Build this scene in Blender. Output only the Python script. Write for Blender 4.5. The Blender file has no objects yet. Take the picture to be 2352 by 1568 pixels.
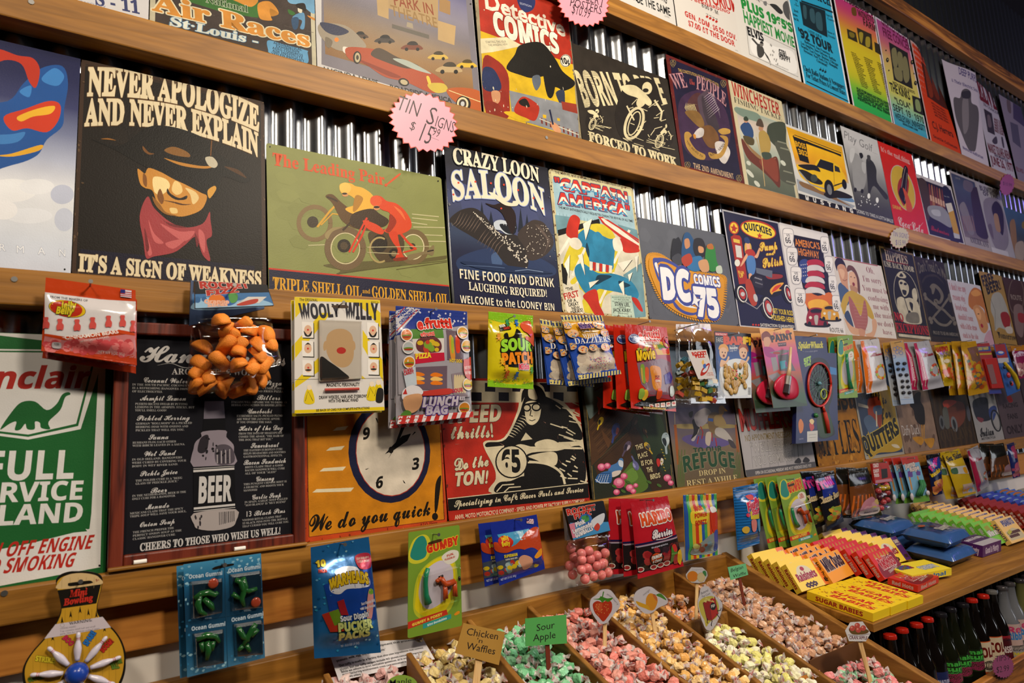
import bpy,bmesh,math,random
from mathutils import Vector,Matrix,geometry,noise
D=bpy.data
C=bpy.context.scene
COL=C.collection
RND=random.Random(7)
PI=math.pi
# camera
CAM=Vector((0.0065,-1.3288,1.4905))
YAW,PITCH,ROLL,FOC=0.60086,0.14510,-0.05383,1492.87
def cam_axes():
 cy,sy,cp,sp=math.cos(YAW),math.sin(YAW),math.cos(PITCH),math.sin(PITCH)
 f=Vector((sy*cp,cy*cp,sp));r=Vector((cy,-sy,0));u=r.cross(f)
 c,s=math.cos(ROLL),math.sin(ROLL)
 return c*r+s*u,-s*r+c*u,f
CR,CU,CF=cam_axes()
cd=D.cameras.new('camera');cd.sensor_fit='HORIZONTAL';cd.sensor_width=36.0
cd.lens=FOC/2352*36.0;cd.clip_start=0.02;cd.clip_end=60
co=D.objects.new('camera',cd);COL.objects.link(co)
co.matrix_world=Matrix(((CR.x,CU.x,-CF.x,CAM.x),(CR.y,CU.y,-CF.y,CAM.y),(CR.z,CU.z,-CF.z,CAM.z),(0,0,0,1)))
C.camera=co
cd.dof.use_dof=True;cd.dof.focus_distance=1.6;cd.dof.aperture_fstop=5.6
def ray(x,y):
 return CR*((x-1176)/FOC)+CU*((784-y)/FOC)+CF
def at(x,y,Y=None,Z=None,X=None):
 """the point of the place behind photo pixel (x, y) on a plane Y=, Z= or X= constant"""
 d=ray(x,y)
 t=(Y-CAM.y)/d.y if Y is not None else (Z-CAM.z)/d.z if Z is not None else (X-CAM.x)/d.x
 return CAM+d*t
# world, lights, exposure
w=D.worlds.new('world');C.world=w;w.use_nodes=True
w.node_tree.nodes['Background'].inputs[0].default_value=(0.55,0.5,0.62,1)
w.node_tree.nodes['Background'].inputs[1].default_value=0.02
vs=C.view_settings;vs.view_transform='Standard';vs.look='None';vs.exposure=0.0;vs.gamma=1.0;vs.use_curve_mapping=False
cy_=C.cycles
cy_.max_bounces=7;cy_.diffuse_bounces=2;cy_.glossy_bounces=3;cy_.transmission_bounces=4;cy_.transparent_max_bounces=8
cy_.caustics_reflective=False;cy_.caustics_refractive=False;cy_.use_denoising=True;cy_.sample_clamp_indirect=4.0
def lamp(name,loc,tgt,sx,sy,power,col,spread=PI):
 l=D.lights.new(name,'AREA');l.shape='RECTANGLE';l.size=sx;l.size_y=sy;l.energy=power;l.color=col;l.spread=spread
 o=D.objects.new(name,l);COL.objects.link(o);o.location=loc
 o.rotation_euler=(Vector(tgt)-Vector(loc)).to_track_quat('-Z','Y').to_euler()
 return o
WARM=(1.0,0.87,0.70)
lamp('ceiling_lamp',(1.15,-1.25,3.35),(1.1,-0.1,1.5),0.26,0.26,20,WARM)
lamp('ceiling_lamp',(0.95,-2.5,3.30),(0.9,0.0,1.4),0.40,0.26,60,WARM)
lamp('ceiling_lamp',(-0.9,-2.2,3.35),(0.1,0.0,1.4),0.30,0.30,30,WARM)
lamp('ceiling_panel',(3.45,-2.1,3.3),(1.9,-0.1,1.3),0.9,0.45,24,(1.0,0.95,0.88))
lamp('shop_window',(6.4,-3.6,2.3),(1.5,0.0,1.8),2.0,2.4,46,(0.92,0.95,1.0))
lamp('violet_tube',(6.1,-2.1,3.2),(3.0,0.0,1.9),1.8,0.40,11,(0.30,0.18,1.0))
# helpers
def lin(h):
 if not isinstance(h,str):return tuple(h)[:3]
 h=h.lstrip('#')
 if len(h)==3:h=''.join(c*2 for c in h)
 r=[]
 for i in (0,2,4):
  c=int(h[i:i+2],16)/255
  r.append(c/12.92 if c<=0.04045 else ((c+0.055)/1.055)**2.4)
 return tuple(r)
def tag(o,label=None,cat=None,group=None,kind=None):
 if label:o['label']=label
 if cat:o['category']=cat
 if group:o['group']=group
 if kind:o['kind']=kind
 return o
def empty(name,loc,label,cat,group=None):
 o=D.objects.new(name,None);COL.objects.link(o);o.location=loc;o.empty_display_size=0.05
 return tag(o,label,cat,group)
def copy_tree(o,parent=None):
 c=o.copy();COL.objects.link(c)
 if parent:c.parent=parent
 for ch in list(o.children):copy_tree(ch,c)
 return c
class MB:
 """collects shapes (with an ink colour per vertex) and links them as one mesh object"""
 def __init__(s):s.v,s.f,s.c,s.m=[],[],[],[]
 def add(s,vs_,fs_,col=(1,1,1),mi=0):
  n=len(s.v);s.v.extend([tuple(q) for q in vs_]);s.f.extend([tuple(i+n for i in f) for f in fs_])
  c=lin(col);s.c.extend([c]*len(vs_));s.m.extend([mi]*len(fs_));return s
 def box(s,lo,hi,col='fff',mi=0):
  x0,y0,z0=lo;x1,y1,z1=hi
  return s.add([(x0,y0,z0),(x1,y0,z0),(x1,y1,z0),(x0,y1,z0),(x0,y0,z1),(x1,y0,z1),(x1,y1,z1),(x0,y1,z1)],
                     [(0,3,2,1),(4,5,6,7),(0,1,5,4),(1,2,6,5),(2,3,7,6),(3,0,4,7)],col,mi)
 def tube(s,pts,r,n=8,col='fff',cap=True,mi=0):
  pts=[Vector(p) for p in pts];rr=r if isinstance(r,(list,tuple)) else [r]*len(pts)
  vs_,fs_=[],[];up=None
  for i,p in enumerate(pts):
   t=(pts[min(i+1,len(pts)-1)]-pts[max(i-1,0)]).normalized()
   if up is None:up=t.orthogonal().normalized()
   up=(up-t*up.dot(t)).normalized();b=t.cross(up)
   for k in range(n):
    a=2*PI*k/n;vs_.append(p+(up*math.cos(a)+b*math.sin(a))*rr[i])
  for i in range(len(pts)-1):
   for k in range(n):
    k2=(k+1)%n;fs_.append((i*n+k,i*n+k2,(i+1)*n+k2,(i+1)*n+k))
  if cap:fs_.append(tuple(range(n-1,-1,-1)));fs_.append(tuple((len(pts)-1)*n+k for k in range(n)))
  return s.add(vs_,fs_,col,mi)
 def lathe(s,prof,n=20,c=(0,0,0),col='fff',mi=0):
  vs_,fs_=[],[]
  for r,z in prof:
   for k in range(n):
    a=2*PI*k/n;vs_.append((c[0]+r*math.cos(a),c[1]+r*math.sin(a),c[2]+z))
  for i in range(len(prof)-1):
   for k in range(n):
    k2=(k+1)%n;fs_.append((i*n+k,i*n+k2,(i+1)*n+k2,(i+1)*n+k))
  return s.add(vs_,fs_,col,mi)
 def ball(s,c,r,col='fff',n=14,m=9,mi=0,rot=None):
  r=r if isinstance(r,(list,tuple)) else (r,r,r);c=Vector(c)
  vs_,fs_=[],[]
  for i in range(m+1):
   th=PI*i/m
   for k in range(n):
    ph=2*PI*k/n
    q=Vector((r[0]*math.sin(th)*math.cos(ph),r[1]*math.sin(th)*math.sin(ph),r[2]*math.cos(th)))
    if rot:q=rot @ q
    vs_.append(c+q)
  for i in range(m):
   for k in range(n):
    k2=(k+1)%n;fs_.append((i*n+k,(i+1)*n+k,(i+1)*n+k2,i*n+k2))
  return s.add(vs_,fs_,col,mi)
 def build(s,name,mat,parent=None,loc=(0,0,0),smooth=False,rot=None):
  me=D.meshes.new(name);me.from_pydata(s.v,[],s.f);me.update()
  for m_ in (mat if isinstance(mat,(list,tuple)) else [mat]):me.materials.append(m_)
  a=me.attributes.new('ink','FLOAT_COLOR','POINT')
  a.data.foreach_set('color',[x for c in s.c for x in (c[0],c[1],c[2],1.0)])
  if any(s.m):me.polygons.foreach_set('material_index',s.m)
  if smooth:me.polygons.foreach_set('use_smooth',[True]*len(me.polygons))
  o=D.objects.new(name,me);COL.objects.link(o);o.location=loc
  if rot:o.rotation_euler=rot
  if parent:o.parent=parent
  return o
def bevel(o,wd,seg=2,ang=0.6):
 m=o.modifiers.new('bevel','BEVEL');m.width=wd;m.segments=seg;m.limit_method='ANGLE';m.angle_limit=ang;return o
# materials
def mat(name,col=None,rough=0.5,metal=0.0,spec=0.5,ink=False,coat=0.0,bump=0.0,bscale=200.0,alpha=1.0,trans=0.0,ior=1.45,wear=0.0,coat_rough=0.1,mottled=0.0,mscale=30.0):
 m=D.materials.new(name);m.use_nodes=True;nt=m.node_tree;N=nt.nodes;b=N['Principled BSDF'];L=nt.links.new
 b.inputs['Roughness'].default_value=rough;b.inputs['Metallic'].default_value=metal
 b.inputs['Specular IOR Level'].default_value=spec;b.inputs['Coat Weight'].default_value=coat;b.inputs['Coat Roughness'].default_value=coat_rough
 b.inputs['Alpha'].default_value=alpha;b.inputs['Transmission Weight'].default_value=trans;b.inputs['IOR'].default_value=ior
 src=None
 if ink:
  a=N.new('ShaderNodeAttribute');a.attribute_name='ink';src=a.outputs['Color']
 else:
  rgb=N.new('ShaderNodeRGB');rgb.outputs[0].default_value=(*lin(col),1);src=rgb.outputs[0]
 tc=N.new('ShaderNodeTexCoord')
 if mottled or wear:
  nz=N.new('ShaderNodeTexNoise');nz.inputs['Scale'].default_value=mscale;nz.inputs['Detail'].default_value=6;L(tc.outputs['Object'],nz.inputs['Vector'])
  mr=N.new('ShaderNodeMapRange');mr.inputs['From Min'].default_value=0.3;mr.inputs['From Max'].default_value=0.7
  mr.inputs['To Min'].default_value=1-(mottled or wear);mr.inputs['To Max'].default_value=1.0;L(nz.outputs['Fac'],mr.inputs['Value'])
  mx=N.new('ShaderNodeMix');mx.data_type='RGBA';mx.blend_type='MULTIPLY';mx.inputs['Factor'].default_value=1
  L(src,mx.inputs['A']);L(mr.outputs['Result'],mx.inputs['B']);src=mx.outputs['Result']
 L(src,b.inputs['Base Color'])
 if bump:
  nb=N.new('ShaderNodeTexNoise');nb.inputs['Scale'].default_value=bscale;nb.inputs['Detail'].default_value=3;L(tc.outputs['Object'],nb.inputs['Vector'])
  bp=N.new('ShaderNodeBump');bp.inputs['Strength'].default_value=bump;bp.inputs['Distance'].default_value=0.002
  L(nb.outputs['Fac'],bp.inputs['Height']);L(bp.outputs['Normal'],b.inputs['Normal'])
 return m
def wood(name,c0,c1,c2,scale=1.0,rough=0.5,axis=0,ring=7.0):
 m=D.materials.new(name);m.use_nodes=True;nt=m.node_tree;N=nt.nodes;b=N['Principled BSDF'];L=nt.links.new
 tc=N.new('ShaderNodeTexCoord');mp=N.new('ShaderNodeMapping');sc=[14.0*scale]*3;sc[axis]=1.1*scale
 mp.inputs['Scale'].default_value=sc;L(tc.outputs['Object'],mp.inputs['Vector'])
 n1=N.new('ShaderNodeTexNoise');n1.inputs['Scale'].default_value=1.6;n1.inputs['Detail'].default_value=4;n1.inputs['Distortion'].default_value=0.7;L(mp.outputs[0],n1.inputs['Vector'])
 ml=N.new('ShaderNodeMath');ml.operation='MULTIPLY';ml.inputs[1].default_value=ring;L(n1.outputs['Fac'],ml.inputs[0])
 fr=N.new('ShaderNodeMath');fr.operation='PINGPONG';fr.inputs[1].default_value=1.0;L(ml.outputs[0],fr.inputs[0])
 n2=N.new('ShaderNodeTexNoise');n2.inputs['Scale'].default_value=14;n2.inputs['Detail'].default_value=5;L(mp.outputs[0],n2.inputs['Vector'])
 ad=N.new('ShaderNodeMath');ad.operation='MULTIPLY_ADD';ad.inputs[1].default_value=0.45;L(n2.outputs['Fac'],ad.inputs[0]);L(fr.outputs[0],ad.inputs[2])
 cr=N.new('ShaderNodeValToRGB');e=cr.color_ramp.elements
 e[0].position=0.2;e[0].color=(*lin(c0),1);e[1].position=1.25 if False else 1.0;e[1].color=(*lin(c2),1)
 k=e.new(0.6);k.color=(*lin(c1),1)
 L(ad.outputs[0],cr.inputs['Fac']);L(cr.outputs['Color'],b.inputs['Base Color'])
 b.inputs['Roughness'].default_value=rough;b.inputs['Specular IOR Level'].default_value=0.35
 bp=N.new('ShaderNodeBump');bp.inputs['Strength'].default_value=0.25;bp.inputs['Distance'].default_value=0.002;L(ad.outputs[0],bp.inputs['Height']);L(bp.outputs['Normal'],b.inputs['Normal'])
 return m
M={}
M['tin']=mat('tin_print',ink=True,rough=0.40,spec=0.16,bump=0.12,bscale=420,mottled=0.10,mscale=18)
M['tinmatte']=mat('worn_tin_print',ink=True,rough=0.5,spec=0.14,bump=0.15,bscale=260,mottled=0.30,mscale=26)
M['paper']=mat('paper_print',ink=True,rough=0.7,spec=0.12,bump=0.05,bscale=60)
M['card']=mat('glossy_card_print',ink=True,rough=0.32,spec=0.45,bump=0.04,bscale=40)
M['foil']=mat('printed_plastic_film',ink=True,rough=0.17,spec=0.7,bump=0.55,bscale=34)
M['mfoil']=mat('printed_metal_foil',ink=True,rough=0.24,metal=0.4,spec=0.8,bump=0.5,bscale=34)
M['box']=mat('printed_carton',ink=True,rough=0.36,spec=0.45)
M['plastic']=mat('moulded_plastic',ink=True,rough=0.25,spec=0.5)
M['candy']=mat('candy',ink=True,rough=0.28,spec=0.5,mottled=0.12,mscale=60)
M['sugar']=mat('sugared_candy',ink=True,rough=0.6,spec=0.4,bump=0.5,bscale=500)
M['steel']=mat('nail_steel','8f8d8a',rough=0.35,metal=0.9)
def film(name,lo,hi,rough,bump,bscale):
 m=D.materials.new(name);m.use_nodes=True;nt=m.node_tree;N=nt.nodes;L=nt.links.new;N.remove(N['Principled BSDF'])
 t=N.new('ShaderNodeBsdfTransparent');t.inputs[0].default_value=(.97,.97,.97,1);g=N.new('ShaderNodeBsdfGlossy');g.inputs['Roughness'].default_value=rough;g.inputs[0].default_value=(1,1,1,1)
 lw=N.new('ShaderNodeLayerWeight');lw.inputs[0].default_value=.35;mr=N.new('ShaderNodeMapRange');mr.inputs['To Min'].default_value=lo;mr.inputs['To Max'].default_value=hi;L(lw.outputs['Facing'],mr.inputs['Value'])
 tc=N.new('ShaderNodeTexCoord');nb=N.new('ShaderNodeTexNoise');nb.inputs['Scale'].default_value=bscale;L(tc.outputs['Object'],nb.inputs['Vector']);bp=N.new('ShaderNodeBump');bp.inputs['Strength'].default_value=bump;bp.inputs['Distance'].default_value=.004;L(nb.outputs['Fac'],bp.inputs['Height']);L(bp.outputs['Normal'],g.inputs['Normal'])
 mx=N.new('ShaderNodeMixShader');L(mr.outputs['Result'],mx.inputs[0]);L(t.outputs[0],mx.inputs[1]);L(g.outputs[0],mx.inputs[2]);L(mx.outputs[0],N['Material Output'].inputs['Surface']);return m
M['film']=film('clear_film',.035,.34,.10,.55,30)
M['blister']=film('clear_blister',.04,.45,.05,.1,30)
M['wood']=wood('batten_wood','7d5218','966523','aa7830',0.8,0.5,0,4.0)
M['woodD']=wood('dark_board_wood','55300f','93581f','b47530',0.7,0.5,0,5.0)
M['woodY']=wood('divider_wood','7b5120','93652c','a67636',0.9,0.5,1,4.0)
M['woodS']=wood('stick_wood','b98d55','cfa56c','dcb881',2.0,0.6,2)
M['white']=mat('white_wall_paint','d9d2c9',rough=0.7,spec=0.3,bump=0.08,bscale=120)
M['darkc']=mat('dark_ceiling_paint','17130f',rough=0.8)
M['floor']=mat('floor_concrete','3a342e',rough=0.6,mottled=0.3,mscale=4)
M['chalk']=mat('chalk','ece9e2',rough=0.9)
M['galv']=mat('galvanised_steel','9da0a5',rough=0.22,metal=1.0,mottled=0.12,mscale=90)
# lettering (Blender's built-in font)
def mp_(s,U,L_,Dg=None,fix={}):
 r=''
 for ch in s:
  if 'A'<=ch<='Z':r+=chr(U+ord(ch)-65)
  elif 'a'<=ch<='z':r+=chr(L_+ord(ch)-97)
  elif ch.isdigit() and Dg:r+=chr(Dg+ord(ch)-48)
  else:r+=ch
 return r
STY={'g':lambda s:s,'s':lambda s:mp_(s,0x1D400,0x1D41A,0x1D7CE),'k':lambda s:mp_(s,0x1D4D0,0x1D4EA),'i':lambda s:mp_(s,0x1D468,0x1D482),
       'm':lambda s:mp_(s,0x1D670,0x1D68A,0x1D7F6),'f':lambda s:mp_(s,0x1D56C,0x1D586),'b':lambda s:mp_(s,0x1D5D4,0x1D5EE,0x1D7EC)}
_G={}
def _curve(body,off,res):
 cu=D.curves.new('lettering','FONT');cu.body=body;cu.size=1;cu.resolution_u=res;cu.offset=off
 o=D.objects.new('lettering',cu);me=o.to_mesh()
 vs_=[(v.co.x,v.co.y) for v in me.vertices];fs_=[tuple(p.vertices) for p in me.polygons]
 o.to_mesh_clear();D.objects.remove(o);D.curves.remove(cu)
 return vs_,fs_
def _w(body):
 v,_=_curve(body,0,1);return max(x for x,y in v)
def glyph(ch,sty,off):
 k=(ch,sty,off)
 if k not in _G:
  if ('adv',ch,sty) not in _G:
   h=_G.setdefault(('H',sty),_w(STY[sty]('HH')))
   _G[('adv',ch,sty)]=_w(STY[sty]('H'+ch+'H'))-h
  v,f=([],[]) if ch==' ' else _curve(STY[sty](ch),off,2)
  _G[k]=(v,f,_G[('adv',ch,sty)])
 return _G[k]
CAPH={'g':0.70,'s':0.66,'k':0.70,'i':0.66,'m':0.60,'f':0.70,'b':0.70}
# printed sheets
def homog(src):
 """homography taking 4 pixel corners TL,TR,BR,BL to the unit square (v up)"""
 dst=[(0,1),(1,1),(1,0),(0,0)];A=[];B=[]
 for (x,y),(u,v) in zip(src,dst):
  A.append([x,y,1,0,0,0,-u*x,-u*y]);B.append(u);A.append([0,0,0,x,y,1,-v*x,-v*y]);B.append(v)
 n=8
 for i in range(n):
  p=max(range(i,n),key=lambda r:abs(A[r][i]));A[i],A[p]=A[p],A[i];B[i],B[p]=B[p],B[i]
  for r in range(n):
   if r !=i and A[r][i]:
    q=A[r][i]/A[i][i]
    for c in range(i,n):A[r][c]-=q*A[i][c]
    B[r]-=q*B[i]
 return [B[i]/A[i][i] for i in range(n)]
def crom(pts,closed=True,n=6):
 out=[];m=len(pts)
 for i in range(m if closed else m-1):
  g=(lambda k:pts[k%m]) if closed else (lambda k:pts[max(0,min(m-1,k))])
  p0,p1,p2,p3=g(i-1),g(i),g(i+1),g(i+2)
  for j in range(n):
   t=j/n
   out.append(tuple(0.5*(2*p1[a]+(p2[a]-p0[a])*t+(2*p0[a]-5*p1[a]+4*p2[a]-p3[a])*t*t+(3*p1[a]-p0[a]-3*p2[a]+p3[a])*t**3) for a in (0,1)))
 if not closed:out.append(pts[-1])
 return out
def prs(a):
 return [(a[i],a[i+1]) for i in range(0,len(a),2)]
class Sheet:
 STEP=0.000006
 def __init__(s,px,wq,org=None,puff=None,z=(0,0,1),fine=None):
  s.z=z;s.px=px;s.h=homog(px);s.q=[Vector(q) for q in wq]
  s.org=Vector(org) if org is not None else (s.q[2]+s.q[3])/2
  s.puff=puff;s.paper=False;s.mb=MB();s.k=12 if puff else 2;s.fine=fine
  if puff:s.STEP=0.00004
  s.n=(s.q[1]-s.q[0]).cross(s.q[3]-s.q[0]).normalized()
  if s.n.y>0:s.n=-s.n
  s.W=((s.q[1]-s.q[0]).length+(s.q[2]-s.q[3]).length)/2;s.H=((s.q[0]-s.q[3]).length+(s.q[1]-s.q[2]).length)/2
 def uv(s,x,y):
  x=s.z[0]+x/s.z[2];y=s.z[1]+y/s.z[2];h=s.h
  w_=h[6]*x+h[7]*y+1
  return ((h[0]*x+h[1]*y+h[2])/w_,(h[3]*x+h[4]*y+h[5])/w_)
 def S(s,u,v,off=0.0):
  q=s.q;p=(q[3]*(1-u)+q[2]*u)*(1-v)+(q[0]*(1-u)+q[1]*u)*v
  return p+s.n*(off+(s.puff(u,v) if s.puff else 0))-s.org
 def base(s,col,t=0.0012,nx=1,ny=1,edge=None,back=True,rnd=0.0):
  f=s.fine;nx,ny=(nx,ny) if not s.puff else (max(nx,26),max(ny,34))
  if rnd:
   r=rnd;pts=[]
   for cx,cy,a0 in ((1-r/s.W,1-r/s.H,0),(r/s.W,1-r/s.H,90),(r/s.W,r/s.H,180),(1-r/s.W,r/s.H,270)):
    for k in range(5):
     a=math.radians(a0+22.5*k);pts.append((cx+r/s.W*math.cos(a),cy+r/s.H*math.sin(a)))
   n=len(pts);s.mb.add([s.S(u,v) for u,v in pts]+[s.S(u,v,-t) for u,v in pts],
                                   [tuple(range(n)),tuple(range(2*n-1,n-1,-1))]+[(k,k+n,(k+1)%n+n,(k+1)%n) for k in range(n)],col)
   return s
  V_,F_=[],[]
  for j in range(ny+1):
   for i in range(nx+1):V_.append(s.S(i/nx,j/ny))
  for j in range(ny):
   for i in range(nx):
    a=j*(nx+1)+i;F_.append((a,a+1,a+nx+2,a+nx+1))
  s.mb.add(V_,F_,col)
  if back:
   N0=len(V_);B=[]
   for j in range(ny+1):
    for i in range(nx+1):
     u,v=i/nx,j/ny;B.append(s.S(u,v,-t-(1.7*s.puff(u,v) if s.puff and not s.paper else 0)))
   FB=[tuple(reversed(f_)) for f_ in F_];s.mb.add(B,FB,edge or col)
   rim=[i for i in range(nx+1)]+[(j+1)*(nx+1)-1 for j in range(1,ny+1)]+[ny*(nx+1)+i for i in range(nx-1,-1,-1)]+[j*(nx+1) for j in range(ny-1,0,-1)]
   R_=[V_[i] for i in rim]+[B[i] for i in rim];n=len(rim)
   s.mb.add(R_,[(k,k+n,(k+1)%n+n,(k+1)%n) for k in range(n)],edge or col)
  return s
 def _lay(s):
  s.k+=1;return s.k*s.STEP
 def tri(s,uvs,tris,col,off):
  if s.puff or s.fine:
   lim=s.fine or 0.0055;V_=list(uvs);T_=[];st=list(tris);cache={}
   def ln(a,b):return math.hypot((V_[a][0]-V_[b][0])*s.W,(V_[a][1]-V_[b][1])*s.H)
   def mid(a,b):
    k=(min(a,b),max(a,b))
    if k not in cache:V_.append(((V_[a][0]+V_[b][0])/2,(V_[a][1]+V_[b][1])/2));cache[k]=len(V_)-1
    return cache[k]
   while st:
    a,b,c=st.pop();l1,l2,l3=ln(a,b),ln(b,c),ln(c,a);m_=max(l1,l2,l3)
    if m_<=lim or len(T_)>6000:T_.append((a,b,c));continue
    if m_==l1:d=mid(a,b);st+=[(a,d,c),(d,b,c)]
    elif m_==l2:d=mid(b,c);st+=[(b,d,a),(d,c,a)]
    else:d=mid(c,a);st+=[(c,d,b),(d,a,b)]
   uvs,tris=V_,T_
  s.mb.add([s.S(min(.9985,max(.0015,u)),min(.9985,max(.0015,v)),off) for u,v in uvs],tris,col)
 def polyuv(s,uvs,col,off=None):
  if len(uvs)<3:return
  t=geometry.tessellate_polygon([[Vector((u*s.W,v*s.H,0)) for u,v in uvs]])
  def area(f):a,b,c=(uvs[i] for i in f);return (b[0]-a[0])*(c[1]-a[1])-(b[1]-a[1])*(c[0]-a[0])
  t=[f if area(f)>0 else (f[0],f[2],f[1]) for f in t]
  s.tri(uvs,t,col,s._lay() if off is None else off)
 def poly(s,col,*a):s.polyuv([s.uv(*p) for p in prs(a)],col)
 def blob(s,col,*a,n=5):s.polyuv([s.uv(*p) for p in crom(prs(a),True,n)],col)
 def rect(s,col,u0,v0,u1,v1):s.polyuv([(u0,v0),(u1,v0),(u1,v1),(u0,v1)],col)
 def line(s,col,wd,*a,smooth=False,taper=False):
  p=prs(a);p=crom(p,False,5) if smooth else p
  L_,R_=[],[];m=len(p)
  for i in range(m):
   a_,b_=p[max(i-1,0)],p[min(i+1,m-1)];dx,dy=b_[0]-a_[0],b_[1]-a_[1];l=math.hypot(dx,dy) or 1
   h_=wd/2*((1-abs(2*i/(m-1)-1))*0.85+0.15 if taper and m>2 else 1)
   L_.append((p[i][0]-dy/l*h_,p[i][1]+dx/l*h_));R_.append((p[i][0]+dy/l*h_,p[i][1]-dx/l*h_))
  uvs=[s.uv(*q) for q in L_+R_];T_=[]
  for i in range(m-1):T_+=[(i,i+1,m+i),(i+1,m+i+1,m+i)]
  s.tri(uvs,T_,col,s._lay())
 def ell(s,col,cx,cy,rx,ry=None,rot=0,n=28,a0=0,a1=360):
  ry=rx if ry is None else ry;c,d=math.cos(math.radians(rot)),math.sin(math.radians(rot));P=[]
  for k in range(n+(0 if a1-a0==360 else 1)):
   a=math.radians(a0+(a1-a0)*k/n);x,y=rx*math.cos(a),ry*math.sin(a);P.append((cx+c*x-d*y,cy+d*x+c*y))
  s.polyuv([s.uv(*p) for p in P],col)
 def ring(s,col,cx,cy,rx,ry,wd,rot=0,n=32,a0=0,a1=360):
  c,d=math.cos(math.radians(rot)),math.sin(math.radians(rot));P=[]
  for k in range(n+1):
   a=math.radians(a0+(a1-a0)*k/n);x,y=rx*math.cos(a),ry*math.sin(a);P+=[cx+c*x-d*y,cy+d*x+c*y]
  s.line(col,wd,*P)
 def txt(s,t,x0,y0,x1,y1,h,col,sty='b',bold=0.0,arc=0.0,shear=0.0,out=None,ow=0.03,h1=None,nat=False):
  """letters from baseline point (x0,y0) to (x1,y1), capital height h; arc lifts the middle of the line, h1 = height at the right end"""
  a,b=s.uv(x0,y0),s.uv(x1,y1);hh=s.uv(x0+(y1-y0)/max(1e-6,math.hypot(x1-x0,y1-y0))*h*0,y0-h)
  p0=Vector((a[0]*s.W,a[1]*s.H));p1=Vector((b[0]*s.W,b[1]*s.H));hl=(Vector((hh[0]*s.W,hh[1]*s.H))-p0).length
  ex=p1-p0;Lw=ex.length;ex/=Lw;ey=Vector((-ex.y,ex.x));k=h1/h if h1 else 1.0
  ar=(arc/h)*hl;lim={'k':0.0,'s':0.03,'m':.02,'i':.012,'b':.028}.get(sty,0.04);jb=max(0.0,bold-lim);bold=min(bold,lim)
  gl=[glyph(ch,sty,bold) for ch in t];tw=sum(g[2] for g in gl) or 1;fx=Lw/tw;fy=hl/CAPH[sty]
  ow+=jb
  JIT=[(ow*math.cos(q*PI/4),ow*math.sin(q*PI/4)) for q in range(8)] if out and bold+ow>0.028 else None
  for pas,jx,jy in ([(0,a_,b_) for a_,b_ in JIT] if JIT else [(0,0,0)] if out else [])+[(1,0,0)]+([(1,jb*1.0,0),(1,-jb,0),(1,0,jb),(1,0,-jb)] if jb else []):
   off=s._lay();x=0.0
   for ch,g in zip(t,gl):
    v,f,adv=g if pas or JIT else glyph(ch,sty,bold+ow)
    if v:
     uvs=[]
     for gx,gy in v:
      xx=(x+gx+jx)*fx;tt=xx/Lw;yy=(gy+jy)*fy*(1+(k-1)*tt)
      yb=ar*4*tt*(1-tt)
      q=p0+ex*(xx+shear*yy)+ey*(yy+yb);uvs.append((q.x/s.W,q.y/s.H))
     T_=[]
     for q in f:
      for i in range(1,len(q)-1):T_.append((q[0],q[i],q[i+1]))
     s.tri(uvs,T_,col if pas else out,off)
    x+=adv
 def lines(s,tl,x0,y0,x1,y1,dy,h,col,sty='b',ctr=True,dx=0.0,**kw):
  """several centred lines of small print; widths follow the longest line"""
  m=max(len(t) for t in tl)
  for i,t in enumerate(tl):
   f=len(t)/m;g=(1-f)/2 if ctr else 0
   ax=x0+(x1-x0)*g;ay=y0+(y1-y0)*g;bx=x0+(x1-x0)*(g+f);by=y0+(y1-y0)*(g+f)
   s.txt(t,ax+dx*i,ay+dy*i,bx+dx*i,by+dy*i,h,col,sty,**kw)
 def build(s,name,m,parent=None,loc=None,smooth=False):
  o=s.mb.build(name,m,parent,s.org if loc is None else loc,smooth)
  return o
# the room
def struct(name,mb,m,**k):o=mb.build(name,m,**k);o['kind']='structure';return o
struct('floor',MB().box((-4,-5,-0.05),(9,0.1,0.0)),M['floor'])
struct('ceiling',MB().box((-4,-5,4.1),(9,0.1,4.2)),M['darkc'])
struct('wall_front',MB().box((-4,-5.1,0),(9,-5,4.1)),M['floor'])
struct('wall_right',MB().box((8.9,-5,0),(9,0,4.1)),M['floor'])
struct('wall_left',MB().box((-4.1,-5,0),(-4,0,4.1)),M['floor'])
struct('wall_back',MB().box((-4,0.0,0.0),(9,0.08,1.275)),M['white'])
def corrugated():
 b=MB();P=0.0678;A_=0.0085;n=14;x0=-1.2;x1=7.2;N_=int((x1-x0)/P*n);V_,F_=[],[]
 for i in range(N_+1):
  x=x0+(x1-x0)*i/N_;y=A_-A_*math.sin(2*PI*(x-PHASE)/P)
  V_+=[(x,y,1.262),(x,y,4.1)]
 for i in range(N_):F_.append((2*i,2*i+2,2*i+3,2*i+1))
 b.add(V_,F_);return b
PHASE=0.02
struct('wall_back_cladding',corrugated(),M['galv'],smooth=True)
struct('wall_back_upper',MB().box((-4,0.03,1.275),(9,0.08,4.1)),M['darkc'])
SCREW=MB().lathe([(0,-0.0012),(0.0042,-0.0008),(0.0045,0.0006),(0,0.0006)],10)
def batten(name,z0,z1,y0,slope=0.0,m='wood',screws=(),x0=-1.2,x1=6.6):
 b=MB();n=12
 o=MB().box((x0,y0,z0),(x1,0.0,z1)).build(name,M[m]);o['kind']='structure'
 for v in o.data.vertices:v.co.z+=slope*v.co.x
 bevel(o,0.003,2)
 for (x,y) in screws:
  p=at(x,y,Y=y0)
  q=SCREW.build('screw',M['steel'],o,(p.x,y0-0.0008,p.z),rot=(PI/2,0,0))
 return o
ZT,ZA,ZB=2.787,2.2965,1.80
def zC(x):return 1.306+0.0125*x
batten('trim_1',ZT-0.062,ZT,-0.052)
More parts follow.
